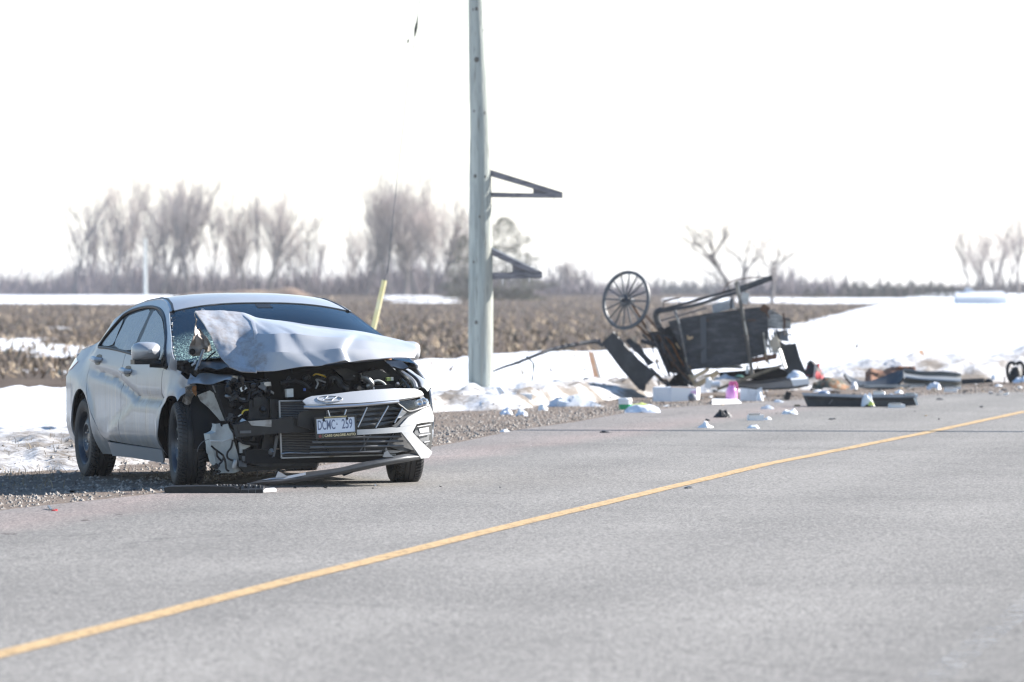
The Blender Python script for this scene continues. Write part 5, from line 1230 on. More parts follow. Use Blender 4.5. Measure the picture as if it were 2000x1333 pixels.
bp_(MB().bar(B(690, 920, .1), B(690, 960, .1), .03, .03), 'bolt', m_brown)
# body box
bf = [(690, 545), (800, 520), (1000, 482), (1250, 450), (1480, 422), (1500, 520), (1502, 610), (1490, 800), (1300, 850), (1080, 890), (870, 930), (800, 760)]
box = bp_(MB().prism([B(*p, -.05) for p in bf], (0, .035, 0)), 'body_panel', m_bwood, smooth=False)
bp_(MB().prism([B(*p, .82) for p in [(720, 560), (1000, 500), (1470, 440), (1490, 790), (1100, 870), (880, 910)]], (0, .03, 0)), 'body_panel', m_bwood, smooth=False)
MBs = MB().grid([[B(*p, dy) for p in [(690, 545), (800, 520), (1000, 482), (1250, 450), (1480, 422)]] for dy in (-.02, .3, .6, .85)], .02); bp_(MBs, 'body_floor', m_bwood)
bp_(MB().grid([[B(*p, dy) for p in [(870, 930), (1080, 890), (1300, 850), (1490, 800)]] for dy in (-.02, .4, .85)], .02), 'body_roof', m_bwood)
bp_(MB().grid([[B(*p, dy) for p in [(690, 545), (800, 760), (870, 930)]] for dy in (-.015, .4, .84)], .02), 'body_end', m_bwood)
bp_(MB().prism([B(*p, -.075) for p in [(948, 495), (998, 488), (1000, 870), (955, 880)]], (0, .02, 0)), 'upright', mat('grey_batten', (.075, .085, .098), .6), smooth=False)
bp_(MB().bar(B(860, 870, -.07), B(985, 740, -.07), .02, .03), 'diagonal_brace', m_bwood); bp_(MB().bar(B(880, 905, -.07), B(800, 720, -.07), .03, .03), 'diagonal_brace', m_bwood)
bp_(MB().prism([B(*p, -.085) for p in [(870, 900), (1100, 868), (1340, 838), (1575, 795), (1572, 838), (1340, 880), (880, 930)]], (0, .05, 0)), 'bottom_rail', m_bwood, smooth=False)
bp_(MB().prism([B(*p, -.09) for p in [(1340, 840), (1575, 797), (1572, 836), (1345, 876)]], (0, .012, 0)), 'rail_facing', mat('red_brown_wood', (.13, .06, .038), .7, var=((.20, .10, .06), 8, .45, .65)), smooth=False)
bp_(MB().prism([B(*p, -.09) for p in [(840, 662), (888, 655), (888, 675), (842, 682)]], (0, .02, 0)), 'wood_plate', m_tan, smooth=False)
# posts, long shafts, luggage rack
bp_(MB().tube([B(740, 445, -.15), B(765, 510, -.15), B(800, 650, -.14), B(845, 900, -.1), B(895, 1040, -.05)], .020, 8), 'post', mat('post_steel', (.10, .105, .115), .4, .6, var=((.26, .26, .25), 5, .55, .65)))
bp_(MB().bar(B(752, 480, -.165), B(778, 552, -.165), .022, .012), 'sunlit_patch', m_bright)  # bright bar stands in for the sunlit stretch of the post
bp_(MB().tube([B(1238, 210, -.2), B(1290, 450, -.2), B(1330, 700, -.18), B(1372, 965, -.12)], .028, 8), 'post', mat('post_iron', (.09, .088, .085), .5, .4, var=((.35, .33, .30), 4, .5, .62), stretch=(1, 1, .6)))
bp_(MB().bar(B(1252, 205, -.225), B(1274, 318, -.225), .030, .02), 'sunlit_patch', m_bright); bp_(MB().bar(B(1296, 455, -.225), B(1328, 645, -.225), .026, .02), 'sunlit_patch', m_bright)  # sun highlights on the second post, laid on as bright bars
bp_(MB().box(B(1312, 345, -.15), (.10, .1, .16), Matrix.Rotation(R(12), 3, 'Y')), 'white_clip', m_whiteplas, smooth=False); bp_(MB().bar(B(1225, 425, -.15), B(1275, 432, -.15), .04, .03), 'bracket', m_bright)
bp_(MB().bar(B(590, 462, -.05), B(900, 405, -.05), .05, .045, w2=.05, h2=.05), 'shaft', m_bwood); bp_(MB().bar(B(900, 405, -.05), B(1240, 300, -.05), .055, .045), 'shaft', m_bwheel); bp_(MB().bar(B(1240, 300, -.05), B(1515, 192, -.05), .055, .045), 'shaft', m_bwood)
bp_(MB().bar(B(640, 440, .5), B(1250, 268, .4), .045, .04), 'shaft', m_bwood); bp_(MB().bar(B(1250, 268, .4), B(1488, 183, .1), .045, .04), 'shaft', m_bwheel)
bp_(MB().bar(B(620, 530, .1), B(1000, 425, .1), .025, .022), 'thin_rod', m_timber); bp_(MB().bar(B(780, 520, .2), B(840, 545, .2), .04, .06), 'broken_end', m_tan)
bp_(MB().box(B(1500, 190, 0), (.12, .1, .08), Matrix.Rotation(R(-18), 3, 'Y')), 'shaft_tip', m_bwood)
bp_(MB().tube(catmull([B(1135, 300, .1), B(1150, 258, .1), B(1185, 218, .1), B(1250, 195, .1), B(1330, 182, .1), B(1420, 174, .1), B(1495, 178, .05)], 5), .008, 6), 'bent_rod', m_brown)
bp_(MB().tube([B(648, 428, .0), B(650, 365, .0), B(770, 345, .0), B(776, 408, .0)], .010, 6), 'rack', m_bwheel); bp_(MB().tube([B(652, 418, .25), B(654, 370, .25), B(792, 342, .2), B(784, 395, .25)], .007, 6), 'rack', m_brown)
bp_(MB().tube(catmull([B(640, 438, 0), B(596, 458, 0), B(590, 500, 0), B(620, 590, .05), B(650, 620, .1)], 4), .045, 8), 'bent_frame', m_bwood)
bp_(MB().prism([B(*p, .5) for p in [(1045, 400), (1210, 350), (1230, 425), (1050, 470)]], (0, .01, 0)), 'window_pane', glassmat('cloudy_pane', (.75, .80, .84), .1, ((.55, .60, .64), 4, .2, .6, .7)), smooth=False)
bp_(MB().bar(B(1200, 350, .45), B(1200, 430, .45), .03, .03), 'window_post', m_bwheel)
# splintered end
m_gl = mat('greyed_panel', (.36, .37, .36), .45, var=[((.60, .60, .57), 9, .5, .62), ((.13, .13, .125), 6, .55, .66)], stretch=(1, 1, 4))
bp_(MB().prism([B(*p, .1) for p in [(1495, 430), (1560, 455), (1690, 540), (1682, 592), (1640, 600), (1500, 590)]], (0, .45, 0)), 'end_panel', m_gl, smooth=False)
for i, (x0, y0, x1, y1) in enumerate([(1462, 625, 1488, 790), (1498, 618, 1520, 795), (1530, 640, 1560, 790), (1558, 620, 1600, 750), (1500, 560, 1690, 590), (1510, 520, 1680, 548)]):
    bp_(MB().bar(B(x0, y0, -.08 + .05 * i), B(x1, y1, -.08 + .05 * i), .035, .025), 'splintered_slat', m_gl if i % 2 else m_bright, smooth=False)
bp_(MB().box(B(1475, 430, -.05), (.12, .1, .10), Matrix.Rotation(.5, 3, 'Y')), 'broken_corner', m_brown); bp_(MB().prism([B(*p, .0) for p in [(1520, 690), (1570, 640), (1590, 740), (1560, 790), (1535, 790)]], (0, .1, 0)), 'splintered_board', mat('pale_splinter', (.52, .45, .36), .8), smooth=False)
bp_(MB().bar(B(1590, 760, -.05), B(1640, 915, -.1), .055, .04), 'end_post', m_bright); bp_(MB().bar(B(1330, 890, -.1), B(1330, 960, -.1), .04, .04), 'foot', m_whiteplas)

bp_(MB().prism([B(*p, .55) for p in [(590, 640), (640, 600), (720, 560), (760, 640), (900, 900), (860, 960), (760, 930)]], (0, .03, 0)), 'body_panel', m_bwood, smooth=False)
rgb = random.Random(21)
sp_ = MB(); sp_.k = 0
for i in range(70):
    if i < 34: x0, y0 = rgb.uniform(540, 880), rgb.uniform(640, 1030); ln = rgb.uniform(40, 150); an = rgb.gauss(1.0, .35); dy = rgb.uniform(-.1, .4)
    else: x0, y0 = rgb.uniform(1440, 1640), rgb.uniform(440, 800); ln = rgb.uniform(30, 120); an = rgb.choice([rgb.gauss(1.4, .25), rgb.gauss(.35, .2)]); dy = rgb.uniform(-.1, .5)
    sp_.k = rgb.choices([0, 1, 2, 3], [60, 16, 12, 10] if i < 34 else [35, 5, 45, 18])[0]
    sp_.bar(B(x0, y0, dy), B(x0 + ln * math.cos(an), y0 + ln * math.sin(an), dy + rgb.uniform(-.1, .1)), rgb.uniform(.012, .05), rgb.uniform(.01, .03), w2=rgb.uniform(.004, .02))
bp_(sp_, 'splinters', [m_bwood, m_brown, m_gl, m_tan], smooth=False)['kind'] = 'stuff'
for (x0, y0, x1, y1, w_) in [(560, 650, 700, 980, .07), (600, 640, 745, 860, .05), (640, 640, 660, 800, .06), (480, 640, 560, 720, .04), (710, 860, 860, 1010, .05), (800, 960, 870, 1050, .06), (860, 930, 885, 1060, .04)]:
    bp_(MB().bar(B(x0, y0, .05), B(x1, y1, .02), w_, .03), 'frame_bar', m_brown if w_ == .05 else m_bwood)
bp_(MB().prism([B(*p, .3) for p in [(1540, 620), (1660, 600), (1668, 700), (1600, 690), (1570, 760)]], (0, .02, 0)), 'torn_skin', mat('blue_grey_skin', (.16, .19, .23), .5), smooth=False)
# ---- loose pieces round the carriage
def loose(name, mb, m, base, label, cat, group=None, smooth=False, angle=35):
    o = mb.build(name, m, loc=base, smooth=smooth, angle=angle); return tag(o, label, cat, group)
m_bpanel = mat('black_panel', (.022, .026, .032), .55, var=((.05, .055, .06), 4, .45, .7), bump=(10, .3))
loose('body_board', MB().prism([B(*p, -.4) for p in [(238, 620), (330, 728), (440, 850), (582, 965), (540, 1010), (498, 1052), (490, 1105), (450, 1090), (300, 920), (145, 708)]], (.02, .035, .01)), m_bpanel, B(470, 1105, -.4), 'black rectangular board leaning steeply under the spoked wheel', 'board')
loose('broken_board', MB().prism([B(*p, -.1) for p in [(335, 690), (380, 665), (540, 840), (580, 870), (520, 900), (490, 850), (400, 760)]], (0, .04, 0)).prism([B(*p, .0) for p in [(370, 680), (450, 720), (500, 790), (430, 770)]], (0, .03, 0)), m_bwood, B(500, 880), 'jagged dark board fragment between the leaning board and the carriage', 'board fragment')
hs = catmull([at(962, 726, 79), at(985, 717, 79), at(1010, 709, 79), at(1040, 697, 79), at(1075, 684, 79.2), at(1110, 676, 79.4), at(1145, 669.5, 79.6), at(1172, 667, 79.7)], 5)
sh = empty('carriage_shaft', at(965, 726, 79), 'long bent black carriage shaft arching over the snow between pole and leaning board', 'shaft')
MB().tube(hs, .016, 8, .034).part('shaft', m_bwood, sh); MB().bar(at(1160, 664, 79.7), at(1178, 676, 79.7), .08, .05).part('shaft_end', m_bwheel, sh)
MB().tube(catmull([at(1028, 696, 79), at(1040, 708, 78.98), at(1043, 716, 78.98), at(1039, 740, 79), at(1035, 762, 79)], 4), .014, 6, .008).part('strap', mat('dark_green_strap', (.035, .06, .05), .8), sh)
MB().tube(catmull([at(1041, 708, 79), at(1041, 735, 79), at(1043, 758, 79)], 4), .008, 6, .004).part('strap', m_black, sh)
mb = MB(); mb.lathe([(0, .02), (.16, .0), (.20, -.05), (0, -.06)], Matrix.Translation(B(760, 1050, .1)), 14)
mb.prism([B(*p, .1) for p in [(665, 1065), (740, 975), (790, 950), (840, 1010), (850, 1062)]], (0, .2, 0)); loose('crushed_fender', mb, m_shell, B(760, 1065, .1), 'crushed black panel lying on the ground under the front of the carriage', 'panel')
for i, (x0, y0, x1, y1, w_, lb) in enumerate([(900, 1070, 1098, 945, .09, 'tan split plank beside the white bottle under the carriage'), (880, 1000, 1015, 925, .06, 'short tan splinter tucked highest under the carriage body'), (1090, 1085, 1610, 893, .05, 'long brown pole lying slantwise under the carriage')]):
    m_ = m_tan if i < 2 else mat('old_pole', (.20, .165, .115), .8, var=((.09, .075, .06), 7, .45, .65))
    loose('plank', MB().bar(B(x0, y0, -.3 - .1 * i), B(x1, y1, -.25), w_, w_ * .8, w2=w_ * .7), m_, B(x0, y0, -.3), lb, 'plank')
loose('splinter', MB().bar(B(860, 970, -.2), B(905, 1045, -.25), .03, .03).bar(B(930, 1000, -.2), B(1040, 960, -.2), .02, .02), m_tan, B(900, 1040), 'thin forked tan splinter under the carriage post', 'splinter')
# dark sheet lying along the ground below the body
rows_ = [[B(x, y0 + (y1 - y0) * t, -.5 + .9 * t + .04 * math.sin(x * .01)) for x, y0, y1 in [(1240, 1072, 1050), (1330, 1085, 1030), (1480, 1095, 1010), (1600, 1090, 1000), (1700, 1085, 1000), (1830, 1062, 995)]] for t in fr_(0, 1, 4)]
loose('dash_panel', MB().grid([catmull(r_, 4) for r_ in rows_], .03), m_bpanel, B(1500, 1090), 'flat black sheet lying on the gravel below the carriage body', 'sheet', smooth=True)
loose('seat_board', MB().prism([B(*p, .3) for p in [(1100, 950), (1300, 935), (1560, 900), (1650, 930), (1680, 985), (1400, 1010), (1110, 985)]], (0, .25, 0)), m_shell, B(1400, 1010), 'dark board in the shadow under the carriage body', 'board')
loose('upright_panel', MB().prism([B(*p, .2) for p in [(1585, 690), (1640, 720), (1728, 712), (1760, 830), (1812, 950), (1740, 1000), (1650, 950), (1620, 880)]], (0, .04, 0)), m_bpanel, B(1700, 1000), 'black bent panel standing upright at the right end of the carriage', 'panel')
def crumple(c, sx, sy, sz, seed, nx=9, ny=8, fold=.5):
    """a scrunched sheet resting on c"""
    rows_ = []
    for i in range(ny):
        r_ = []
        for j in range(nx):
            a, b_ = j / (nx - 1) - .5, i / (ny - 1) - .5
            q = Vector((a * 2.2 + seed * 7.3, b_ * 2.2, seed)); d1 = mnoise.noise(q * 1.4); d2 = mnoise.noise(q * 3.1 + Vector((5, 2, 1)))
            dome = max(0, 1 - (abs(2 * a) ** 2.4 + abs(2 * b_) ** 2.4) * .9)
            r_.append(c + Vector((sx * (a + .12 * d2), sy * (b_ + .12 * d1), sz * max(0.0, min(1.1, dome * (.55 + fold * d1) + .25 * abs(d2) * (dome > 0))))))
        rows_.append(r_)
    return MB().grid(rows_, .002)
m_paper = mat('white_paper', (.78, .79, .80), .7); m_bag = mat('white_bag', (.72, .74, .78), .4, var=((.58, .62, .70), 6, .45, .6)); m_film = mat('clear_film', (.66, .70, .76), .2, var=((.42, .46, .52), 7, .48, .62), alpha=.75)
def wad(px, py, wpx, hpx, label, name='paper_wad', cat='paper', group='white litter on the road', m=None, seed=1, Y=None, dm=1.0):
    c = on_ground(px, py) if Y is None else at(px, py, Y); s_ = c.y / FPX
    return loose(name, crumple(c, wpx * s_, wpx * s_ * dm, hpx * s_ * 1.15, seed), m or m_paper, c, label, cat, group, angle=25, smooth=True)
def carton(px, py, wpx, hpx, label, m, name='carton', cat='box', rz=.3, dep=.6, group='white litter on the road', Y=None, lid=True):
    c = on_ground(px, py) if Y is None else at(px, py, Y); s_ = c.y / FPX; w_, h_ = wpx * s_, hpx * s_
    rot = Matrix.Rotation(rz, 3, 'Z'); mb = MB().box(c + Vector((0, w_ * dep / 2, h_ / 2)), (w_, w_ * dep, h_), rot)
    if lid: mb.prism([c + rot @ Vector((-w_ / 2, 0, h_)) + Vector((0, w_ * dep * .1, 0)), c + rot @ Vector((w_ * .3, 0, h_)) + Vector((0, w_ * dep * .1, 0)), c + rot @ Vector((w_ * .25, -h_ * .5, h_ * 1.25)), c + rot @ Vector((-w_ * .55, -h_ * .4, h_ * 1.2))], (0, 0, .004))
    return loose(name, mb, m, c, label, cat, group)

# litter on the asphalt
wad(1377, 838, 30, 15, 'white tissue wad on the road nearest the pole of all the litter there', seed=2)
wad(1471, 839, 26, 12, 'white crumpled paper with a dark underside lying nearest the yellow line', seed=3)
wad(1543, 811, 32, 17, 'white torn bag with peaked corner, beside the left end of the long black panel', seed=4)
wad(1499, 801, 26, 10, 'pale crushed cup lying flat between the pink jug and the torn white bag', m=m_film, seed=5)
wad(1521, 788, 20, 8, 'small grey crumpled film beside the black lump on the road', m=m_film, seed=6)
o = carton(1476, 824, 30, 13, 'burst white packet with brown inside on the asphalt', m_paper, rz=.25, dep=.5); 
wad(1499, 822, 18, 8, 'torn white flap lying right beside the burst packet', seed=7)
loose('black_debris', crumple(on_ground(1412, 818), .20, .16, .12, 8), m_dark, on_ground(1412, 818), 'jagged black chunk on the road between two white tissues', 'debris', angle=20)
loose('black_debris', crumple(on_ground(1182, 848), .12, .1, .05, 9), m_dark, on_ground(1182, 848), 'small black clip lying alone on the asphalt right of the utility pole', 'debris', angle=20)
loose('black_debris', MB().box(on_ground(1538, 783) + Vector((0, 0, .06)), (.075, .08, .12), Matrix.Rotation(.4, 3, 'Y')).bar(on_ground(1510, 784) + Vector((0, 0, .01)), on_ground(1534, 783) + Vector((0, 0, .015)), .05, .02), m_dark, on_ground(1530, 783), 'black lump with a flat tail on the road by the pink jug', 'debris')
loose('black_debris', crumple(on_ground(1836, 783), .12, .1, .045, 12), m_dark, on_ground(1836, 783), 'flat dark scrap on the asphalt right of the long black panel', 'debris', angle=20)
loose('black_debris', crumple(on_ground(1950, 774), .1, .1, .03, 13), m_dark, on_ground(1950, 774), 'tiny dark scrap on the road below the black handled bag', 'debris', angle=20)
wad(985, 845, 20, 8, 'small white paper scrap at the gravel edge under the utility pole', seed=14)
wad(1037, 873, 5, 3, 'tiny white flake alone on the grey asphalt', seed=15)
# long black trim panel and what lies on it
Lc = on_ground(1680, 797); s_ = Lc.y / FPX
def LP(px, py, dy=0): return at(px, py, Lc.y + dy)
lp = empty('trim_panel', Lc, 'long black trim panel lying across the road edge with a white bag on it', 'panel')
MB().prism([LP(*p) for p in [(1568, 773), (1600, 774), (1684, 777), (1790, 776), (1793, 792), (1740, 795), (1590, 795), (1588, 797), (1577, 794)]], (0, .30, .03)).part('shell', m_bpanel, lp, smooth=False)
MB().prism([LP(*p, -.01) for p in [(1575, 776), (1790, 780), (1788, 783), (1577, 781)]], (0, .02, 0)).part('ridge', m_black, lp, smooth=False)
MB().prism([LP(*p, -.012) for p in [(1784, 778), (1789, 776), (1794, 792), (1790, 792)]], (0, .02, 0)).part('broken_edge', m_whiteplas, lp, smooth=False)
MB().prism([LP(*p, -.02) for p in [(1618, 790), (1626, 780), (1627, 782), (1620, 790)]], (0, .01, 0)).part('scratch', m_grey, lp, smooth=False)
wad(1695, 794, 25, 34, 'white plastic bag with a lime patch draped over the long black panel', 'plastic_bag', 'bag', m=m_bag, seed=21, Y=Lc.y - .08, dm=.5)
loose('lime_label', crumple(LP(1702, 793, -.2), .07, .04, .07, 22), mat('lime_paper', (.55, .62, .12), .6), LP(1702, 793, -.2), 'lime green scrap stuck to the white bag on the long black panel', 'label')
carton(1752, 799, 30, 9, 'white crushed packet lying in front of the long black panel', m_paper, rz=.15)
carton(1780, 777, 24, 7, 'white box resting on the right end of the long black panel', m_paper, rz=.1, Y=Lc.y + .2)
carton(1718, 775, 22, 9, 'white box lying right behind the bag on the long black panel', m_paper, rz=-.2, Y=Lc.y + .9)
loose('blue_ball', MB().lathe([(0, .07), (.06, .06), (.085, .02), (.07, -.02), (0, -.02)], Matrix.Translation(LP(1609, 774, .5)), 16), mat('blue_grey', (.22, .28, .38), .5), LP(1609, 774, .5), 'bluish lump peeping over the left end of the long black panel', 'lump', smooth=True)
wad(1756, 769, 16, 9, 'white curled scrap on the brown gravel behind the long black panel', seed=24)
# litter in the gravel behind
wad(1824, 761, 25, 20, 'white torn tray with a raised corner in front of the grey metal sheet', seed=25, m=m_bag)
carton(1857, 766, 22, 8, 'white block with grey side on the gravel right of the grey metal sheet', m_paper, rz=.2)
wad(1668, 761, 13, 20, 'white peaked scrap on the gravel left of the crumpled dark panel', seed=26, Y=82)
wad(1942, 742, 12, 12, 'tiny white cup on the gravel left of the black handled bag', seed=27, Y=87)
wad(1950, 755, 14, 4, 'faint white flake on the brown gravel under the handled bag', seed=28)
wad(1598, 766, 18, 5, 'flat white scrap on the gravel in front of the camouflage cloth', seed=29)
wad(1905, 750, 10, 7, 'small white ball lying on the dark strip at the roadside', seed=30, Y=86)
# pink jug
jc = on_ground(1429, 783); s_ = jc.y / FPX
jug = empty('jug', jc, 'translucent pink water jug with a darker handle standing at the road edge', 'jug')
m_pinkj = mat('pink_plastic', (.66, .24, .56), .25, var=((.74, .42, .70), 6, .4, .65), alpha=.9); m_pinkd = mat('magenta_plastic', (.48, .07, .22), .35)
MB().lathe([(0, 0), (10.5 * s_, 0), (11.5 * s_, 2 * s_), (11.5 * s_, 17 * s_), (9.5 * s_, 24 * s_), (6 * s_, 28 * s_), (5.2 * s_, 31 * s_), (0, 31 * s_)], Matrix.Translation(jc), 24).part('body', m_pinkj, jug)
MB().lathe([(0, 38 * s_), (5 * s_, 37.5 * s_), (6 * s_, 31 * s_), (5.6 * s_, 30 * s_)], Matrix.Translation(jc), 18).part('lid', m_pinkd, jug)
MB().tube(catmull([jc + Vector((a * s_, -.02, b_ * s_)) for a, b_ in [(2, 34), (7, 36), (10, 30), (10.5, 20), (9, 11)]], 5), 1.9 * s_, 8).part('handle', m_pinkd, jug)
# clear plastic box and white cards next to it
cc = on_ground(1470, 784); s_ = cc.y / FPX
loose('clear_box', MB().prism([cc + Vector((a * s_, 0, b_ * s_)) for a, b_ in [(-24, 0), (20, 0), (21, 12), (18, 27), (8, 22), (-22, 26), (-24, 12)]], (0, .16, 0)), m_film, cc, 'clear plastic tub with torn lid right of the pink jug', 'tub')
wad(1484, 783, 14, 18, 'white torn paper leaning against the clear plastic tub', seed=33, Y=cc.y - .1)
loose('white_card', MB().prism([on_ground(*p) + Vector((0, 0, .012)) for p in [(1391, 792), (1448, 790), (1440, 783), (1391, 783)]], (0, 0, .012)), m_paper, on_ground(1420, 791), 'flat white card lying on the road in front of the pink jug', 'card')
loose('white_bottle', MB().box(B(1015, 1045, -.5), (.09, .08, .13), Matrix.Rotation(.2, 3, 'Y')).lathe([(0, .04), (.03, .035), (.04, 0)], Matrix.Translation(B(1015, 1010, -.5)), 10), m_paper, B(1015, 1080, -.5), 'white bottle lying beside the tan plank under the carriage', 'bottle')
loose('grey_cup', MB().lathe([(0, .07), (.05, .07), (.045, -.06), (0, -.06)], Matrix.Translation(B(1070, 1045, -.5)) @ Matrix.Rotation(R(90), 4, 'Y'), 14), m_bag, B(1070, 1065, -.5), 'pale blue cup on its side next to the white bottle', 'cup', smooth=True)
loose('clear_bag', crumple(B(1160, 1010, -.2), .35, .2, .10, 35), m_film, B(1160, 1010, -.2), 'clear crumpled bag under the middle of the carriage', 'bag', smooth=True)
loose('green_scrap', crumple(B(1270, 985, -.3), .12, .08, .04, 36), mat('mint', (.25, .45, .33), .6), B(1270, 985, -.3), 'mint green scrap under the carriage near its right post', 'scrap')
loose('white_cloth', crumple(B(1170, 920, .6), .55, .2, .10, 37), m_paper, B(1170, 920, .6), 'white cloth glimpsed through the gap under the carriage body', 'cloth', smooth=True)
# white cartons left of the carriage
kc = on_ground(1318, 784); s_ = kc.y / FPX
kt = empty('carton', kc, 'white cardboard carton with a purple label at its right end', 'box')
def KP(a, b_, dy=0): return kc + Vector((a * s_, dy, b_ * s_))
MB().prism([KP(-43, 0), KP(-7, -1), KP(-7, 27.5), KP(-43, 27)], (.05, .42, 0)).part('end_flap', m_bag, kt, smooth=False)
MB().prism([KP(-7, -1, .002), KP(44, 2, .12), KP(44, 26, .12), KP(-7, 27.5, .002)], (.05, .40, 0)).part('side', m_paper, kt, smooth=False)
MB().prism([KP(32, 5, .09), KP(43, 6, .112), KP(43, 20, .112), KP(32, 19, .09)], (.0, -.012, 0)).part('label', mat('purple_print', (.55, .25, .50), .5, var=((.75, .55, .70), 9, .45, .6)), kt, smooth=False)
MB().prism([KP(-7, 27.2, -.004), KP(44, 25.7, .11), KP(44, 26.8, .11), KP(-7, 28.3, -.004)], (0, .03, 0)).part('top_edge', m_or, kt, smooth=False)
bc = on_ground(1352, 785); loose('grey_ball', MB().lathe([(8.5 * bc.y / FPX * math.sin(R(a)), 8.5 * bc.y / FPX * (1 - math.cos(R(a)))) for a in range(0, 181, 15)], Matrix.Translation(bc), 18), mat('slate_ball', (.14, .15, .18), .5, var=((.26, .27, .30), 9, .45, .6)), bc, 'dark grey ball in front of the white carton', 'ball', smooth=True)
tc_ = on_ground(1221, 801); s_ = tc_.y / FPX
tb = empty('tub', tc_, 'white round tub with a bright green lower band', 'tub')
MB().lathe([(0, 0), (12 * s_, 0), (13 * s_, 11 * s_)], Matrix.Translation(tc_), 20).part('band', mat('green_print', (.02, .33, .14), .45), tb); MB().lathe([(13 * s_, 11 * s_), (13.5 * s_, 21 * s_), (12 * s_, 23 * s_), (0, 23 * s_)], Matrix.Translation(tc_), 20).part('body', m_paper, tb)
wad(1257, 808, 68, 21, 'large white bag with green print sagging beside the green tub', 'plastic_bag', 'bag', 'white bags left of the carriage', m_bag, 41, dm=.6)
loose('lime_wrapper', crumple(on_ground(1250, 793), .25, .15, .05, 42), mat('lime_film', (.55, .60, .15), .5), on_ground(1250, 793), 'lime yellow wrapper behind the sagging white bag', 'wrapper', smooth=True)
# things in the snow by the pole
wb_ = at(1010, 786, 70); s_ = 75 / FPX
ob = empty('open_box', wb_, 'open white box half buried in the snow right of the pole', 'box')
MB().prism([at(x, y, 70) for x, y in [(985, 768), (1040, 770), (1038, 786), (988, 783)]], (0, .35, 0)).part('side', m_paper, ob, smooth=False)
MB().prism([at(x, y, 69.9) for x, y in [(968, 757), (978, 756), (988, 768), (986, 779), (975, 770)]], (.03, .2, 0)).part('flap', m_bag, ob, smooth=False)
loose('plastic_film', crumple(at(1122, 797, 69), .68, .9, .24, 44, 16, 12, .55), mat('thin_film', (.78, .80, .83), .25, alpha=.6, var=((.55, .58, .62), 5, .5, .62)), at(1122, 797, 69), 'big sheet of clear plastic film crumpled on the snow', 'plastic film', angle=18, smooth=True)
wad(990, 811, 24, 15, 'white crushed carton half sunk in dirty snow below the pole', seed=45, Y=64, m=m_bag, group='white scraps in the snow')
wad(1019, 813, 24, 17, 'pale round crumpled cup in the dirty snow right of the crushed carton', seed=46, Y=63.5, m=m_bag, group='white scraps in the snow')
wad(1060, 802, 18, 14, 'white scrap on the snow left below the clear plastic film', seed=47, Y=66, group='white scraps in the snow')
# right-hand heap: red bag, cloth, crumpled panels, blanket, sheet metal
loose('red_bag', crumple(at(1588, 742, 82), .30, .3, .33, 51), mat('red_fabric', (.03, .028, .03), .7, var=((.36, .02, .03), 5, .50, .56)), at(1588, 742, 82), 'red and black fabric bag standing right of the carriage', 'bag', smooth=True)
loose('white_stick', MB().bar(at(1590, 740, 81.7), at(1593, 713, 81.7), .035, .02), m_paper, at(1590, 740, 81.7), 'white upright stick in front of the red bag', 'stick')
wad(1555, 739, 34, 17, 'pale blue plastic bag slumped against the black upright panel', 'plastic_bag', 'bag', None, m_bag, 52, Y=79.3)
loose('white_tray', MB().prism([at(x, y, 79) for x, y in [(1545, 742), (1578, 740), (1582, 750), (1550, 755)]], (0, .2, .02)), m_paper, at(1560, 755, 79), 'white tray under the pale blue bag', 'tray')
loose('camouflage_cloth', crumple(at(1620, 761, 81), .52, .4, .20, 53), mat('camouflage', (.09, .095, .07), .9, var=[((.24, .11, .05), 7, .48, .56), ((.28, .26, .20), 9, .56, .62)]), at(1620, 761, 81), 'camouflage patterned cloth heap with brown patches', 'cloth', smooth=True)
loose('crumpled_panel', MB().grid([catmull([at(x, y0 + (y1 - y0) * t, 84 - .5 * t) for x, y0, y1 in [(1650, 728, 732), (1665, 738, 750), (1690, 745, 756), (1720, 738, 757), (1745, 727, 757), (1765, 722, 738)]], 5) for t in fr_(0, 1, 5)], .03), m_bpanel, at(1700, 757, 84), 'dark crumpled carriage panel dipping in the middle left of the grey sheet', 'panel', smooth=True)
loose('light_strip', MB().bar(at(1678, 755, 83), at(1806, 754, 83), .05, .04), m_gl, at(1740, 757, 83), 'pale flat strip lying in front of the dark crumpled panel', 'strip')
rows_ = [catmull([at(x, y + 26 * t + 2 * math.sin(x * .05), 85.5 - .4 * t) for x, y in [(1690, 728), (1700, 720), (1712, 724), (1728, 724), (1745, 718), (1765, 716), (1788, 715)]], 4) for t in fr_(0, 1, 4)]
for k, r_ in enumerate(rows_):
    for p in r_: p.y += .15 * fbm(p.x * 3, k * .6); p.z += .03 * fbm(p.x * 4, k * .7, 5)
loose('brown_blanket', MB().grid(rows_, .02), mat('brown_blanket', (.20, .10, .062), .9, var=((.34, .20, .12), 4, .45, .65)), at(1740, 750, 85.5), 'rumpled brown blanket behind the crumpled dark panel', 'blanket', smooth=True)
rows_ = [catmull([at(x, y0 + (y1 - y0) * t, 84.5 - .35 * t + .12 * math.sin(t * 9)) for x, y0, y1 in [(1765, 722, 748), (1800, 727, 752), (1840, 727, 755), (1877, 731, 756)]], 5) for t in fr_(0, 1, 10)]
loose('metal_sheet', MB().grid(rows_, .015), mat('weathered_sheet', (.30, .31, .31), .45, .5, var=((.48, .48, .46), 3, .45, .62), stretch=(.3, 1, 2)), at(1820, 756, 84.5), 'grey weathered sheet of metal with rolled ridges on the verge', 'metal sheet', smooth=True)
loose('dark_strip', MB().bar(at(1878, 746, 86), at(1922, 744, 86), .10, .08), m_bpanel, at(1900, 750, 86), 'dark strip on the gravel right of the grey metal sheet', 'strip')
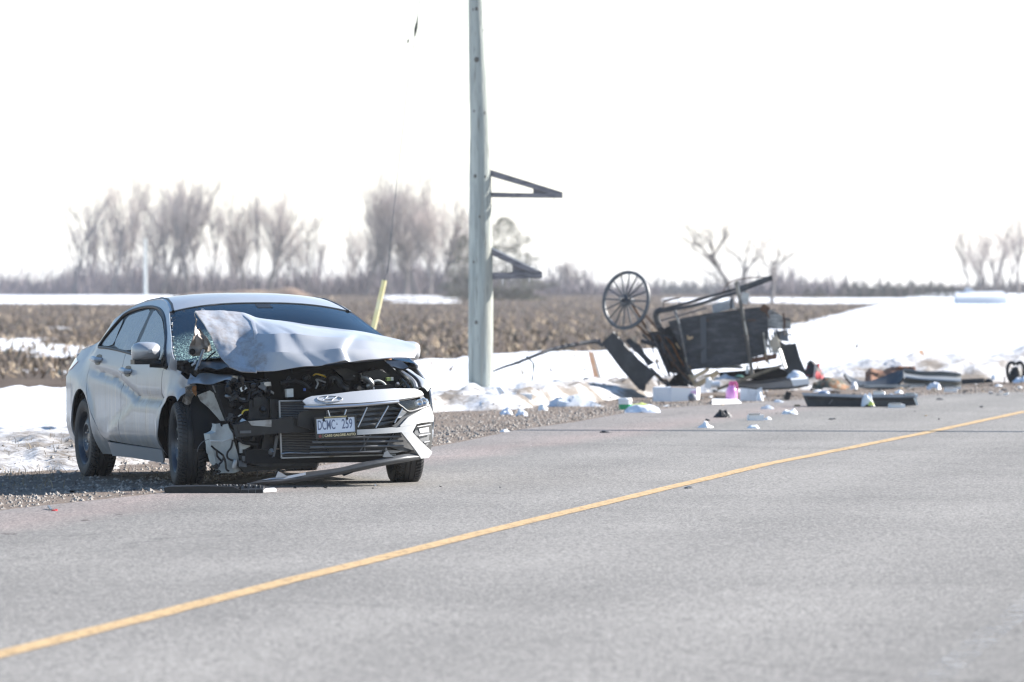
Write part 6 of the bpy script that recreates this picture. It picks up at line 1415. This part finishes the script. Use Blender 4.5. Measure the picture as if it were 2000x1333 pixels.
loose('dark_lump', MB().lathe([(0, .07), (.06, .05), (.07, 0)], Matrix.Translation(at(1931, 748, 86)), 12), m_dark, at(1931, 748, 86), 'small dark lump on the gravel left of the tiny white cup', 'lump', smooth=True)
# black handled bag at the right edge
hb = empty('handled_bag', at(1984, 748, 86), 'black bag with two tall loop handles at the right edge', 'bag')
for s0 in (-1, 1):
    MB().tube(catmull([at(1984 + s0 * x, y, 86) for x, y in [(8, 748), (15, 735), (16.5, 720), (12, 710), (5, 709), (1.5, 714)]], 5), .028, 8).part('handle', m_black, hb)
MB().lathe([(0, .26), (.06, .24), (.10, .16), (.11, .02), (0, 0)], Matrix.Translation(at(1984, 748, 86.1)), 16).part('body', m_dark, hb)
wad(1996, 748, 34, 16, 'pale blue plastic bag in front of the black handled bag', 'plastic_bag', 'bag', None, m_bag, 61, Y=85.5)
loose('road_reflector', MB().bar(at(1962, 750, 85.5), at(1962, 736, 85.5), .02, .02), m_brown, at(1962, 750, 85.5), 'thin brown peg in the gravel left of the handled bag', 'peg')

# ---- pieces of the car on the ground
dc = on_ground(416, 967); s_ = dc.y / FPX
def DP(px, py, dy=0): return at(px, py, dc.y + dy)
dt = empty('grille_shutter', dc, 'black plastic shutter panel with ribbed end lying in front of the flat-standing front wheel', 'plastic panel')
MB().prism([DP(*p) for p in [(320, 953), (330, 951), (395, 950), (455, 951), (468, 957), (468, 967), (436, 966), (433, 964), (396, 964), (392, 967), (340, 967), (321, 962)]], (0, .26, .0)).part('shell', m_black, dt, smooth=False)
MB().prism([DP(*p, -.01) for p in [(470, 957), (513, 956), (514, 967), (471, 967.5)]], (0, .24, .02)).part('ribbed_end', m_black, dt, smooth=False)
for k in range(4): MB().box(DP(471 + 14 * k, 962, -.012), (.004, .006, .042)).part('rib', m_grey, dt, smooth=False)
for k in range(14): MB().box(DP(424 + 6.4 * k, 950.5 + .12 * k, .12), (.010, .10, .03), Matrix.Rotation(.3 * (k % 3 - 1), 3, 'Y')).part('louvre', m_dark if k % 2 else m_grey, dt, smooth=False)
loose('white_chip', MB().prism([on_ground(*p) + Vector((0, 0, .014)) for p in [(514, 966), (540, 964), (536, 961), (520, 962)]], (0, 0, .015)), m_paper, on_ground(525, 966), 'white plastic chip beside the ribbed end of the black shutter panel', 'chip')
loose('red_chip', crumple(on_ground(106, 1002), .055, .05, .03, 71), mat('red_lens', (.55, .05, .04), .3), on_ground(106, 1002), 'small red lens chip alone on the road left of the car', 'chip')
loose('metal_chip', MB().bar(on_ground(94, 998) + Vector((0, 0, .03)), on_ground(100, 1001) + Vector((0, 0, .015)), .012, .012), m_galv, on_ground(98, 1001), 'thin grey pin beside the red lens chip', 'pin')
for i, (x, y, w_, lb) in enumerate([(235, 1009, .10, 'dark mud smear nearest the shadow of the car'), (170, 1021, .12, 'long dark mud smear in the middle of the pink edge band'), (20, 1048, .16, 'dark mud smear at the left end of the pink edge band'), (250, 967, .08, 'dark clod in the shadow left of the front wheel')]):
    loose('mud_clod', crumple(on_ground(x, y), w_, .22, .018, 80 + i), mat('mud', (.05, .035, .032), .9) if i == 0 else bpy.data.materials['mud'], on_ground(x, y), lb, 'mud', 'mud clods on the road edge', smooth=True)

# fine fragments thrown about
rgf = np.random.default_rng(77); fm = MB()
for i in range(210):
    if i < 16: x, y = rgf.normal(-1.3, .7), rgf.normal(39.2, .4)
    else: y = rgf.uniform(74, 87) if rgf.random() < .93 else rgf.uniform(58, 74); x = y * rgf.uniform(.012, .095)
    d = off_road(x, y); z = (.014 if d < 0 else max(base_z(x, y) + .012, base_z(x, y) + snow_h(x, y) + .01)); sz = rgf.uniform(.008, .03) * (1 if i < 16 else 1.9)
    fm.k = int(rgf.choice(5, p=[.42, .2, .16, .14, .08] if i >= 16 else [.6, .12, .1, .02, .16]))
    fm.box((x, y, z + sz * .15), (sz * rgf.uniform(.4, 1.6), sz * rgf.uniform(.5, 1.5), sz * rgf.uniform(.15, .6)), Matrix.Rotation(rgf.uniform(0, 3), 3, 'Z') @ Matrix.Rotation(rgf.uniform(-.5, .5), 3, 'X'))
tag(fm.build('debris_fragments', [m_dark, m_paper, m_bwood, m_tan, m_grey], smooth=False), 'tiny splinters and plastic fragments strewn over road and verge', 'fragments', kind='stuff')
# ================================================================== trees, brush and far things
m_bark = mat('bark', (.16, .145, .142), .9, var=((.23, .21, .205), 2, .4, .65)); m_twig = mat('twigs', (.42, .36, .335), .9)
def bare_tree(seed, H, spread, forks, twig_n, upright=.75, r0=.17, trunk_frac=.22):
    """returns (trunk MB, crown MB) at the origin, trunk along +z"""
    rg = random.Random(seed); tr, cr = MB(), MB()
    def grow(p, d, ln, r, lvl, mb):
        n = 4 if lvl < 2 else 3; P = [p]; q = p; dd = d.copy()
        for i in range(n):
            dd = (dd + Vector((rg.gauss(0, .11), rg.gauss(0, .11), .05 * upright))).normalized(); q = q + dd * ln / n; P.append(q)
        mb.k = 1 if lvl >= 3 else 0
        mb.tube(P, r, 5 if lvl < 2 else 3, max(.009, r * .45), cap=False)
        if lvl >= 4: return
        kids = forks[min(lvl, len(forks) - 1)]
        for k in range(kids):
            t = rg.uniform(.35, 1.0) if lvl else rg.uniform(trunk_frac, 1.0); idx = min(n - 1, int(t * n)); b0 = P[idx] + (P[idx + 1] - P[idx]) * (t * n - idx)
            az = rg.uniform(0, 2 * math.pi); sp = spread * rg.uniform(.6, 1.3)
            side = Vector((math.cos(az), math.sin(az), 0)); nd = (dd * (1 - sp * .5) + side * sp + Vector((0, 0, .25 * upright))).normalized()
            grow(b0, nd, ln * rg.uniform(.42, .68), max(.012, r * rg.uniform(.38, .55)), lvl + 1, cr)
    stems = 1 if rg.random() < .6 else 2
    for s in range(stems):
        grow(Vector((.5 * s, 0, -.3)), Vector((rg.gauss(0, .05) + .14 * s, rg.gauss(0, .05), 1)).normalized(), H * rg.uniform(.70, .80), r0 * (1 - .25 * s), 0, tr)
    return tr, cr
def tree_obj(name, trc, label, cat, group):
    o = empty(name, (0, 0, 0), label, cat, group); trc[0].build('trunk', m_bark, o, angle=60); trc[1].build('crown', [m_bark, m_twig], o, angle=60); return o
protos = [tree_obj('bare_tree', bare_tree(s, 10, sp, fk, 0, up, r0), '', 'tree', 'bare trees along the far field edge') for s, sp, fk, up, r0 in
          [(1, .46, (9, 5, 4, 3), .9, .24), (2, .55, (9, 5, 4, 3), .7, .22), (3, .40, (10, 5, 4, 3), 1.1, .21), (4, .60, (9, 5, 4, 3), .6, .25), (5, .48, (11, 5, 4, 3), .8, .20), (6, .34, (13, 5, 4, 3), 1.2, .16), (17, .50, (10, 5, 4, 3), .8, .22), (18, .44, (8, 5, 5, 3), 1.0, .24), (19, .58, (10, 5, 4, 3), .7, .20), (20, .38, (12, 5, 4, 3), 1.1, .18), (31, .50, (8, 3, 3, 2), .9, .24), (32, .58, (7, 3, 3, 2), .7, .22), (33, .42, (9, 3, 3, 2), 1.0, .20)]]
used = [False] * len(protos)
HTS = [sorted(v.co.z for v in max(o.children, key=lambda c: len(c.data.vertices)).data.vertices)[-60] * .83 for o in protos]
ORD = ['first', 'second', 'third', 'fourth', 'fifth', 'sixth', 'seventh', 'eighth', 'ninth', 'tenth', 'eleventh', 'twelfth']
def put(px, top, Y, k, label, wide=1.0, rz=0.0, group=None):
    base = at(px, 574, Y); base.z = base_z(base.x, Y); h = at(px, top, Y).z - base.z
    if k < 5 and (int(px) // 9) % 2: k = (6, 7, 8, 9, 6)[k]
    o = protos[k] if not used[k] else copy_tree(protos[k]); used[k] = True
    o.location = base; s_ = h / HTS[k]; o.scale = (s_ * wide, s_ * wide, s_); o.rotation_euler = (0, 0, rz)
    o['label'] = label; o['category'] = 'tree'
    if group: o['group'] = group
    return o
rgt = random.Random(9)
A = 'bare grey tree standing'
put(145, 402, 600, 3, 'leftmost tall bare tree, with one dark straight trunk', .75, .4); put(162, 428, 620, 0, 'bare tree just right of the leftmost dark trunk', .7, 2)
put(190, 470, 640, 1, 'low bare tree in the dip between the two left tree groups', .8, 1)
put(222, 380, 600, 0, 'bare tree with forked crown left of the distant white pole', .9, 3); put(252, 372, 610, 2, 'tall slender bare tree immediately left of the distant white pole', .9, .7); put(240, 420, 640, 4, 'hazy bare tree behind the two tall ones left of the white pole', .9, 5)
put(296, 376, 620, 1, 'bare tree immediately right of the distant white pole', .8, 2.2); put(316, 366, 600, 4, 'tallest bare tree of the left-hand group, above the car roof corner', .85, 1.2); put(338, 376, 605, 2, 'bare tree second from the right top of the left-hand group', .85, 4.1)
put(366, 384, 600, 0, 'bare tree with a full twiggy crown, right in the left-hand group', .9, .2); put(386, 392, 620, 4, 'bare tree on the right shoulder of the left-hand group', .8, 3.3); put(408, 425, 640, 1, 'smaller bare tree ending the left-hand group', .7, 2.9)
put(462, 458, 620, 3, 'leaning bare tree left of the middle group above the car roof', .9, 2.5); put(478, 398, 605, 2, 'bare tree at the left edge of the middle group above the car', .75, 1.9); put(500, 408, 600, 1, 'thin bare tree inside the middle group, left of its highest crown', .6, 4.4)
put(522, 396, 600, 4, 'bare tree with the highest crown of the middle group above the car', .75, .9); put(550, 412, 610, 0, 'bare tree at the right edge of the middle group', .7, 3.7); put(572, 450, 640, 2, 'low bare tree between the middle group and the lone one', .6, 1.1)
put(598, 432, 600, 3, 'lone round-topped bare tree above the right end of the car roof', .65, 5.2); put(622, 482, 640, 1, 'short bare tree right of the lone round-topped one', .6, 2.1)
put(690, 448, 610, 1, 'bare tree starting the big group left of the utility pole', .65, 3.0); put(716, 425, 600, 4, 'bare tree second in the big group left of the utility pole', .75, 1.4); put(742, 372, 600, 5, 'spindly tall bare tree left of the guy wire', .7, .3)
put(764, 344, 590, 5, 'tallest tree of all, thin topped, right behind the guy wire', .8, 2.6); put(790, 362, 595, 2, 'tall bare tree right of the guy wire', .85, 5.0); put(815, 380, 600, 4, 'bare tree on the falling crown line of the big group', 1.0, 4.0)
put(838, 392, 590, 5, 'bare tree with a dense fan of twigs in the big group', 1.1, 1.0); put(858, 412, 600, 0, 'bare tree third from the utility pole', 1.0, 2.0); put(880, 432, 600, 4, 'bare tree second from the utility pole', 1.0, 3.1); put(902, 470, 610, 1, 'bare tree nearest the left side of the utility pole', .9, .6)
put(770, 430, 640, 0, 'hazy bare tree low behind the guy wire', 1.1, 1.7); put(730, 470, 640, 3, 'hazy low bare tree behind the start of the big group', .9, 4.7)
put(1100, 508, 640, 5, 'small bare tree between the pole brackets and the carriage wheel', 1.2, .4); put(1118, 520, 650, 1, 'low bushy tree between the pole brackets and the carriage wheel', 1.5, 1.4)
put(1434, 444, 420, 10, 'bare tree with one thick upright trunk above the carriage', 1.9, 2.4); put(1462, 462, 420, 11, 'forked bare tree above the right end of the carriage', 1.8, 1.3); put(1508, 470, 430, 11, 'bare tree leaning right behind the carriage shaft', 1.8, 4.9); put(1400, 500, 440, 12, 'low spreading bare tree behind the carriage post', .8, 3.9)
put(1892, 455, 460, 10, 'slim bare tree at the left end of the right-edge group', 1.0, .8); put(1935, 448, 460, 2, 'bare tree with a full oval crown in the right-edge group', 1.2, 2.8); put(1962, 452, 470, 12, 'thin bare tree right of the oval-crowned one', .9, 1.6); put(1990, 446, 465, 10, 'bare tree at the very right edge of the picture', .7, 3.5); put(2020, 440, 465, 2, 'bare tree cut by the right edge of the picture', .7, .9)

# conifers
m_conif = mat('conifer_needles', (.07, .08, .055), .9, var=((.115, .12, .075), 1.5, .4, .65)); m_conif2 = mat('conifer_blue', (.012, .025, .022), .9, var=((.022, .038, .03), 1.2, .4, .65))
def conifer(seed, m, H=6.0, Rb=1.6, n=1500, droop=.35, pw=.8):
    rg = random.Random(seed); V = []; F = []
    for i in range(n):
        t = rg.random() ** 1.25; z = .25 + t * (H - .25); rad = Rb * (1 - t) ** pw * (1 + .25 * math.sin(z * (5 if pw > .7 else 2.3) + seed) + .18 * math.sin(z * 3.7)); a = rg.uniform(0, 2 * math.pi); q = rg.uniform(.25, 1) ** .7
        p = Vector((math.cos(a) * rad * q, math.sin(a) * rad * q, z)); d = Vector((math.cos(a), math.sin(a), -droop + rg.uniform(-.4, .5))).normalized(); s_ = rg.uniform(.12, .34) * (1.1 - .5 * t)
        sd = d.cross(Vector((rg.gauss(0, .4), rg.gauss(0, .4), 1))).normalized() * s_ * .45; k = len(V); V += [p - sd, p + sd, p + d * s_ * 1.5]; F.append((k, k + 1, k + 2))
    o = empty('conifer', (0, 0, 0), '', 'tree'); mb = MB(); mb.v = [tuple(v) for v in V]; mb.f = F; mb.m = [0] * len(F); mb.build('crown', m, o, smooth=False)
    MB().tube([(0, 0, -.2), (.03, 0, H * .5), (0, 0, H * .93)], .14, 6, .03).build('trunk', m_bark, o); return o
big = conifer(3, m_conif, 10, 4.6, 8000, -.1, .5); b0 = at(985, 575, 480); b0.z = base_z(b0.x, 480) - .2; big.location = b0
hh = at(985, 425, 480).z - b0.z; big.scale = (hh / 10 * 1.1, hh / 10 * 1.1, hh / 10); tag(big, 'tall green conifer half hidden behind the utility pole', 'tree')
big2 = copy_tree(big); b1 = at(905, 575, 520); b1.z = base_z(b1.x, 520) - .2; big2.location = b1; big2.scale = (.45, .45, .62); tag(big2, 'low dark conifer against the left side of the utility pole', 'tree')
cp = conifer(5, m_conif2, 6, 1.9, 1500, .1); first = True
spots = [(1578, 566, 'small dark conifer first at the left end of the right-hand row'), (1600, 564, 'small dark conifer standing second in the right-hand row'), (1648, 558, 'dark conifer where the right-hand row turns dense'), (1668, 555, 'pointed dark conifer early in the dense row'), (1690, 557, 'dark conifer left of the middle of the dense row'), (1712, 556, 'dark conifer just left of the middle of the dense row'), (1735, 553, 'dark conifer in the middle of the dense row'), (1757, 555, 'dark conifer just right of the middle of the dense row'), (1780, 554, 'dark conifer right of the middle of the dense row'), (1802, 557, 'dark conifer fourth from the right end of the row'), (1820, 553, 'taller dark conifer third from the right end of the row'), (1838, 558, 'dark conifer second from the right end of the row'), (1856, 563, 'dark conifer at the right end of the row'), (1870, 569, 'lowest dark conifer left of the pale shed')]
for i, (px, top, lb) in enumerate(spots):
    for j in range(1):
        c_ = cp if first else copy_tree(cp); first = False; Y = 515 + 9 * math.sin(i * 2.1); top -= 4; p = at(px, 580, Y); p.z = base_z(p.x, Y) - .3; h = at(px, top, Y).z - p.z
        c_.location = p; c_.scale = (h / 6 * 2.1, h / 6 * 2.1, h / 6); c_.rotation_euler = (0, 0, i * 1.3); tag(c_, lb, 'tree', 'dark conifers in a row at the right')

# brush and woodland edge: a far-off mass of twigs
def brush(name, m, n, px0, px1, Y0, Y1, top, label, seed, wid=.05, lean=.35):
    rg = np.random.default_rng(seed); V = []; F = []
    for i in range(n):
        px = rg.uniform(px0, px1); Y = rg.uniform(Y0, Y1); b_ = at(px, 575, Y); b_.z = base_z(b_.x, Y); tp = lin(px, top); h = max(.6, (at(px, tp, Y).z - b_.z)) * (rg.random() ** .85) * rg.uniform(.5, 1.2) * (1 + 1.6 * (rg.random() < .05)) * (.72 + .55 * abs(fbm(px * .03, seed, 0, 4)) * 1.6)
        d = Vector((rg.normal(0, lean), rg.normal(0, lean), 1)).normalized(); z0 = rg.random() * .35 * h; p = b_ + Vector((0, 0, z0)); q = p + d * (h - z0); mid = (p + q) / 2 + Vector((rg.normal(0, .12), rg.normal(0, .12), 0)) * h * .3
        an = rg.uniform(0, math.pi); wv = Vector((math.cos(an), math.sin(an), 0)) * wid * rg.uniform(.5, 1.6); k = len(V)
        V += [p - wv, p + wv, mid + wv * .7, mid - wv * .7, q]; F += [(k, k + 1, k + 2, k + 3), (k + 3, k + 2, k + 4)]
    mb = MB(); mb.v = [tuple(v) for v in V]; mb.f = F; mb.m = [0] * len(F); return tag(mb.build(name, m, smooth=False), label, 'brush', kind='stuff')
m_br = mat('brush_twigs', (.15, .13, .145), .95, var=((.22, .19, .20), .12, .4, .65)); m_far = mat('far_wood', (.07, .078, .09), .95, var=((.12, .11, .115), .03, .4, .6))
brush('brushwood', m_br, 34000, -900, 960, 600, 660, [(-900, 530), (-120, 545), (0, 528), (60, 535), (110, 515), (200, 500), (300, 508), (400, 515), (470, 520), (560, 515), (640, 520), (700, 505), (800, 480), (900, 510), (960, 520)], 'grey-brown brushwood under the bare trees across the left horizon', 31, .055)
brush('brushwood', m_br, 9000, 960, 1290, 620, 680, [(960, 520), (1040, 540), (1090, 532), (1130, 535), (1180, 550), (1290, 557)], 'low brown brushwood between the utility pole and the carriage wheel', 32, .06)
brush('far_wood', m_far, 9000, 1260, 1460, 900, 960, [(1260, 561), (1300, 557), (1330, 559), (1400, 556), (1460, 562)], 'dark blue-grey distant wood behind the carriage', 33, .16, .15)
brush('brushwood', m_br, 12000, 1400, 1680, 620, 700, [(1400, 565), (1440, 548), (1500, 540), (1545, 534), (1580, 545), (1620, 555), (1680, 560)], 'brown woodland rise right of the carriage shaft', 34, .075)
brush('far_wood', mat('far_brown_wood', (.12, .10, .10), .95), 9000, 1650, 2200, 800, 860, [(1650, 556), (1750, 556), (1790, 552), (1900, 552), (2000, 545), (2200, 540)], 'hazy brown wood on the right horizon', 35, .13, .15)
# distant pole, pale shed, mound of soil
dp = at(284, 576, 560); dp.z = base_z(dp.x, 560)
tag(MB().tube([dp, dp + Vector((.02, 0, 6))], .17, 8, .12).build('distant_pole', mat('pale_pole', (.55, .58, .56), .7), loc=dp), 'distant pale pole standing before the left-hand tree group', 'pole')
sp_ = at(1915, 588, 400); sp_.z = base_z(sp_.x, 400) + .02
shd = empty('shed', sp_, 'low pale blue-white shed roof on the right horizon', 'shed')
s_ = 400 / FPX; m_shed = mat('shed_wall', (.58, .61, .66), .7); m_roof = mat('shed_roof', (.62, .65, .69), .6)
MB().box(sp_ + Vector((0, 0, .25)), (98 * s_, 3, .7)).part('wall', m_shed, shd, smooth=False)
MB().prism([sp_ + Vector((-52 * s_, -1.7, .58)), sp_ + Vector((50 * s_, -1.7, .58)), sp_ + Vector((47 * s_, 1.6, .95)), sp_ + Vector((-46 * s_, 1.6, .9))], (0, 0, .05)).part('roof', m_roof, shd, smooth=False)
MB().prism([sp_ + Vector((-30 * s_, 1, .5)), sp_ + Vector((-8 * s_, 1, .5)), sp_ + Vector((-12 * s_, 1, 1.1)), sp_ + Vector((-22 * s_, 1, 1.3))], (0, 2, 0)).part('gable', m_shed, shd, smooth=False)
mp = at(480, 575, 560); mp.z = base_z(mp.x, 560) - .15; rows_ = []
for i in range(9):
    r_ = []
    for j in range(41):
        a, b_ = (j / 40 - .5) * 2, (i / 8 - .5) * 2; hgt = max(0, 1 - b_ * b_) * (.45 + .55 * math.exp(-((a - .62) / .22) ** 2) + .28 * math.exp(-((a - .05) / .3) ** 2)) * max(0, 1 - abs(a) ** 6)
        p = mp + Vector((a * 7.4, b_ * 3.5, 0)); r_.append(p + Vector((0, 0, hgt * 1.15 + .12 * fbm(p.x * 1.5, p.y * 1.5, 4) * (hgt > .02))))
    rows_.append(r_)
tag(MB().grid(rows_).build('soil_heap', mat('heap_soil', (.11, .065, .045), .95, var=((.24, .17, .11), .9, .45, .62), bump=(3, .8, .1)), loc=mp, angle=180), 'brown soil heap seen over the car roof', 'soil heap')
# ================================================================== the air
mb = MB(); mb.box((0, 2390, 11.5), (5000, 5220, 27))
m_haze = bpy.data.materials.new('haze'); m_haze.use_nodes = True
n, l = nodes_of(m_haze); n.remove(n['Principled BSDF'])
pv = n.new('ShaderNodeVolumePrincipled'); pv.inputs['Color'].default_value = (.93, .95, 1, 1); pv.inputs['Density'].default_value = .00018; pv.inputs['Anisotropy'].default_value = .2
l.new(pv.outputs[0], n['Material Output'].inputs['Volume'])
tag(mb.build('haze', m_haze, smooth=False), kind='stuff')
